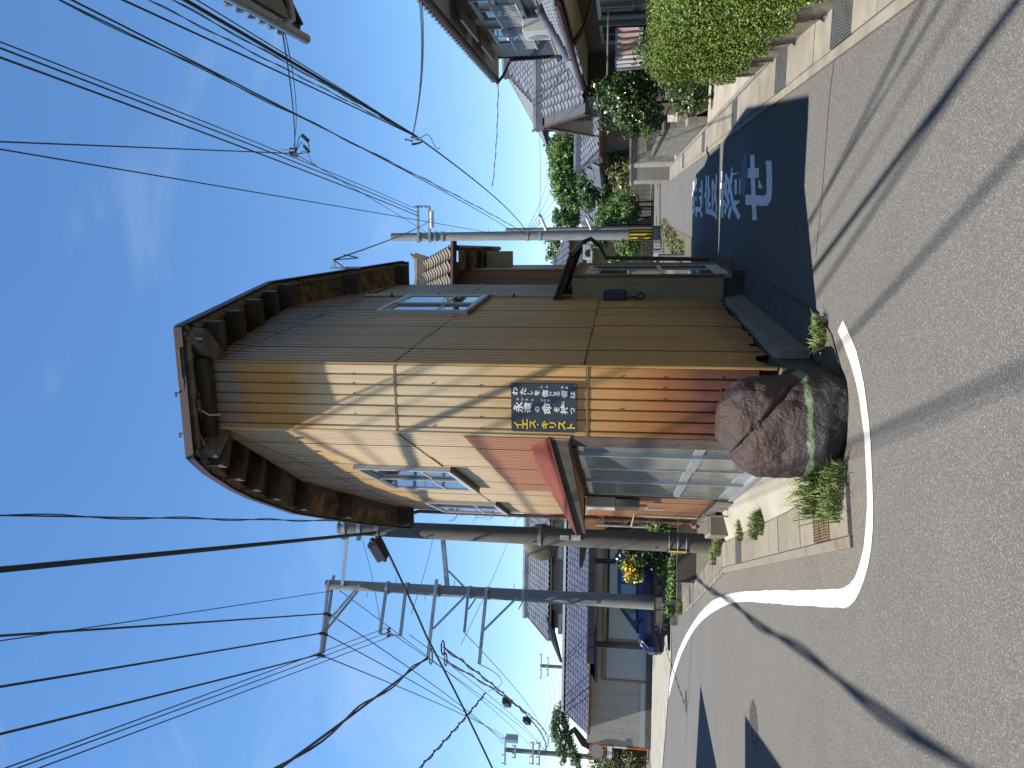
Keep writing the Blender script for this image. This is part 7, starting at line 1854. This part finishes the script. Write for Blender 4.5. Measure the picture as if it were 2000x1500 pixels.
# road-side eave boards
for k in range(8):
    s0, s1 = k * .55, (k + 1) * .55 - .02
    mb = MB(); NS.box(mb, s0 - .5, s1 - .5, nez - .10, nez - .07, 0, .36); mb.build('eave_board', 'wood_soffit', nh)
    if k % 2: mb = MB(); NS.box(mb, s0 - .55, s0 - .45, nez - .2, nez - .1, 0, .34); mb.build('rafter', 'wood_dark', nh)
mb = MB(); mb.tube([NS.p(-.5, nez - .05, .40), NS.p(4.2, nez - .05, .40)], .05, 8); mb.build('gutter', 'maroon', nh, smooth=True)
bx_ = NS.p(2.4, 0, 0); bz = at(985, 520, bx_.y).z
mb = MB(); NS.box(mb, 1.9, 2.9, bz - .12, bz + .3, .0, .34); mb.build('bay_box', 'plaster_cream', nh)
mb = MB(); mb.slab([NS.p(1.8, bz + .34, .42), NS.p(3.0, bz + .34, .42), NS.p(3.0, bz + .46, .0), NS.p(1.8, bz + .46, .0)], .04); mb.build('bay_roof', 'wood_dark', nh)

# ------------------------------------------------------------------ near house at the upper right edge: only its eave corner shows
tipg = at(596, 66, 9.6)
gd_ = (at(480, 2, 7.9) - tipg)
EH = Frame((tipg.x, tipg.y), (-.21, -.978)).out((-.978, .21))
ezz = tipg.z
nh2 = thing('eave_house', (7.5, 5, 0), 'white house at the right edge showing only its dark eave corner and gutter', 'house')
mb = MB(); a_, b_ = EH.p(.9, 0, -.75), EH.p(9, 0, -.75); mb.prism([(p.x, p.y) for p in (a_, b_, b_ - EH.n * 5, a_ - EH.n * 5)], 0, ezz + .35); mb.build('wall', 'plaster_white', nh2)
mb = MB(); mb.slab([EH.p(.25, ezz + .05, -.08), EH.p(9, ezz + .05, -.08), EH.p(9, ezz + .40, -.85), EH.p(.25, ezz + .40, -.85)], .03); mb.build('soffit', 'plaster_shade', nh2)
mb = MB(); mb.slab([EH.p(.12, ezz + .10, -.02), EH.p(9, ezz + .10, -.02), EH.p(9, ezz + 1.6, -3.3), EH.p(.12, ezz + 1.6, -3.3)], .10); mb.build('roof', 'tile_under', nh2)
mb = MB(); mb.tube([EH.p(-.02, ezz, .06), EH.p(9, ezz, .06)], .065, 12); mb.build('gutter', 'galv', nh2, smooth=True)
mb = MB(); EH.box(mb, .14, 9, ezz + .0, ezz + .13, -.06, -.02); mb.build('fascia', 'wood_dark', nh2)
mb = MB(); mb.beam(EH.p(.18, ezz + .06, -.03), EH.p(.18, ezz + 1.5, -3.2), .06, .24); mb.build('bargeboard', 'wood_dark', nh2)
mb = MB(); mb.tube([EH.p(.75, ezz - .02, .05), EH.p(.72, ezz - .14, .0), EH.p(.7, ezz - .1, -.35), EH.p(.9, ezz + .0, -.7)], .045, 8); mb.build('downpipe', 'galv', nh2, smooth=True)
for k in range(18):
    mb = MB(); p = EH.p(.3 + k * .27, ezz + .20, .0); mb.tube([p - EH.n * .1, p + EH.n * .06], .05, 8); mb.build('eave_tile', 'tile', nh2, smooth=True)
for s0, z0 in ((2.2, .9), (5.2, .9), (2.2, 3.6), (5.2, 3.6)): sliding_window(EH, s0, s0 + 1.7, z0, z0 + 1.2, nh2, frame='alu', sill=None, q=-.74)
node_drop = EH.p(.9, ezz - .02, -.1)
cable(at(551, 60, 9.0), node2, .010, .05, 'service wire hanging from the eave corner down to the clamps', 'cable')
cable(at(553, 60, 9.0) + Vector((.05, 0, 0)), node2 + Vector((.06, 0, .05)), .008, .12, 'second thinner service wire from the eave corner to the clamps', 'cable_blue')
far_d = H1.p(6.5, 5.3, .9)
for k in range(3):
    cable(node1 + Vector((.03 * k, 0, .1)), at(822 - 3 * k, -25, 13.0), .008, .12, ['left', 'middle', 'right'][k] + ' strand of the wire bundle from the clamp cluster to the pale house eave', 'cable_blue')
cable(H1.p(-.4, 5.42, eo), at(962, 364, 24), .009, .05, 'thin twisted wire from the pale house eave to the thick road cable', 'cable_blue', twist=.6)
cable(at(1050, 200, 40), at(1053, 440, 37.5), .010, .1, 'faint level wire in front of the garden trees', 'cable_blue')
for k, (x, y) in enumerate(((1072, 335), (1078, 360), (1086, 380), (1092, 395))):
    cable(at(1028 + 3 * k, 450, 37.4), at(x, y, 60), .012, .2, ['first', 'second', 'third', 'fourth'][k] + ' thin wire from the slim pole down behind the garden trees', 'cable_blue')

# ------------------------------------------------------------------ trees on the right
def tree(name, label, x, y, Y, zc, blobs, n, size, m, seed, trunk_r=.16, **kw):
    base = at(x, y, Y); t = thing(name, (base.x, Y, 0), label, 'tree')
    bl = [((at(px, py, Y + dy).x, Y + dy, at(px, py, Y + dy).z), r_) for px, py, dy, r_ in blobs]
    link('crown', leaf_mesh('crown', bl, n, size, m, seed=seed, **kw), None, t)
    limb_tree(t, (base.x, Y, 0), zc, trunk_r, 1.4, 8, seed)
    return t
tree('garden_tree', 'big bright green feathery tree above the pruned conifer', 1110, 330, 43, 3.6, [(1102, 295, 0, (1.1, 1.1, .95)), (1098, 330, 0, (1.2, 1.1, .85)), (1105, 365, 0, (1.1, 1.1, .95)), (1120, 390, .3, (.7, .8, .7)), (1118, 310, -.3, (1.0, 1, .7))], 26000, .17, 'leaf_bright', 91, fill=.6, clump=.3, nclump=140, shape=.38, droop=1.2)
tree('pruned_conifer', 'dark cloud-pruned conifer with layered pads at the road bend', 1165, 335, 40, 3.0, [(1142, 370, 0, (.9, .8, .42)), (1140, 335, 0, (.9, .8, .4)), (1158, 318, 0, (.85, .8, .38)), (1160, 355, 0, (1.0, .9, .4)), (1175, 330, 0, (1.0, .9, .4)), (1178, 372, 0, (.8, .8, .4)), (1192, 345, 0, (.9, .8, .4)), (1150, 395, 0, (.6, .7, .4))], 20000, .11, 'leaf_cloud', 92, fill=.6, clump=.3, nclump=120)
tree('garden_tree', 'small dark tree top behind the bright feathery tree', 1085, 282, 52, 4.5, [(1082, 284, 0, (.7, .7, .75)), (1092, 296, 0, (.8, .8, .7))], 3000, .17, 'leaf_mid', 93, fill=.6, clump=.35)
tree('garden_tree', 'round green tree right of the slim pole at the road end', 1105, 432, 58, 4, [(1104, 432, 0, (1.2, 1.1, 1.1)), (1098, 418, 0, (.8, .8, .8)), (1116, 425, 0, (1.0, 1, .8))], 4200, .2, 'leaf_mid', 94, fill=.6, clump=.3)
for k, (x, y, Y, r_, m) in enumerate(((1216, 325, 33, .95, 'leaf_olive'), (1212, 395, 46, 1.4, 'leaf_bright'), (1205, 425, 50, 1.5, 'leaf_mid'), (1232, 410, 46, .8, 'leaf_mid'), (1190, 405, 48, 1.3, 'leaf_bright'), (1215, 300, 33, .7, 'leaf_mid'), (1180, 440, 50, 1.1, 'leaf_mid'))):
    c = at(x, y, Y); shrub('garden_shrub', ['olive-brown shrub above the pale stone gate pillars', 'bright green shrub at the bend of the narrow road', 'dark green shrub right of the slim pole', 'low green shrub on the far wall by the bend', 'bright shrub under the pruned conifer', 'green shrub beside the entrance of the low tiled house', 'green bush behind the slim pole foot'][k], 'shrub', (c.x, c.y, max(c.z, .5)), (r_, r_ * .8, r_ * .75), 2600, .13, m, 100 + k, fill=.6, clump=.35, trunk=max(c.z, .4))
t = block_wall('long weathered block wall closing the bend of the narrow road', 0, 14, 0, 6, m='block', cap='concrete_dark', bl=.6, bh=.25, fr=Frame((at(1230, 460, 52).x, 52), (1, .05)).out((0, -1)))
# trees behind roofs on the yellow side
tree('garden_tree', 'light leafy tree top behind the yellow house roof', 1085, 505, 56, 4, [(1085, 503, 0, (.9, .9, .8)), (1080, 470, 0, (.8, .8, .7))], 2200, .2, 'leaf_bright', 95, fill=.7, clump=.35)
# distant tree line closing the horizon gaps
far = [((x, 120 + 6 * math.sin(x * .3), 2.2), (4.5, 3, 3.0 + 1.2 * math.sin(x * .7))) for x in range(-75, 95, 6)]
tag(link('distant_trees', leaf_mesh('distant_trees', far, 26000, .55, 'leaf_mid', fill=.4, seed=120, clump=.25, nclump=300)), 'low far-off belt of trees along the horizon', 'trees', kind='stuff')

# ------------------------------------------------------------------ grass tufts
def tuft(name, label, c, n, h, rad, m='grass', seed=1, lean=.6):
    r = random.Random(seed); mb = MB()
    for k in range(n):
        a = r.uniform(0, 6.28); d = rad * r.random() ** .5; b = Vector((c[0] + math.cos(a) * d * 1.2, c[1] + math.sin(a) * d * .7, c[2] if len(c) > 2 else .02))
        hh = h * r.uniform(.4, 1.15); la = r.uniform(0, 6.28); ll = hh * lean * r.uniform(.2, 1.1); w = r.uniform(.004, .008)
        tx = Vector((math.cos(la + 1.57), math.sin(la + 1.57), 0)) * w; dv = Vector((math.cos(la), math.sin(la), 0))
        p1 = b + dv * ll * .3 + Vector((0, 0, hh * .6)); p2 = b + dv * ll + Vector((0, 0, hh * (.95 - .35 * r.random() * lean)))
        mb.add([b - tx, b + tx, p1 + tx * .7, p1 - tx * .7, p2], [(0, 1, 2, 3), (3, 2, 4)])
    return tag(mb.build(name, m), label, 'grass', kind='stuff')
gc = gp(1632, 945)
tuft('grass_tuft', 'long green grass tuft at the left foot of the boulder', (gc.x + .02, gc.y + .12), 520, .36, .26, seed=2, lean=.9)
tuft('grass_tuft', 'fringe of grass hanging between boulder and rusty grate', (gp(1652, 960).x, gp(1652, 960).y + .05), 260, .22, .2, seed=3, lean=1.1)
gc = gp(1612, 652); tuft('grass_tuft', 'small grass patch on bare earth at the right of the boulder', (gc.x, gc.y), 260, .11, .13, seed=4, lean=.9)
for k, (x, y, h) in enumerate(((1497, 1020, .2), (1485, 1030, .16), (1455, 1035, .14), (1412, 1068, .18), (1415, 1050, .2), (1402, 1085, .14), (1335, 1188, .2))):
    g_ = gp(x, y); tuft('grass_tuft', ['weed clump growing between the drain covers', 'low weeds at the crack beside the drain covers', 'little weeds in the ramp corner', 'weeds around the foot of the dark near pole', 'weeds against the end of the rear wall', 'weeds left of the dark near pole', 'weeds at the corner of the block planter'][k], (g_.x, g_.y, .03), 150, h, .13, 'grass', 10 + k, .9)
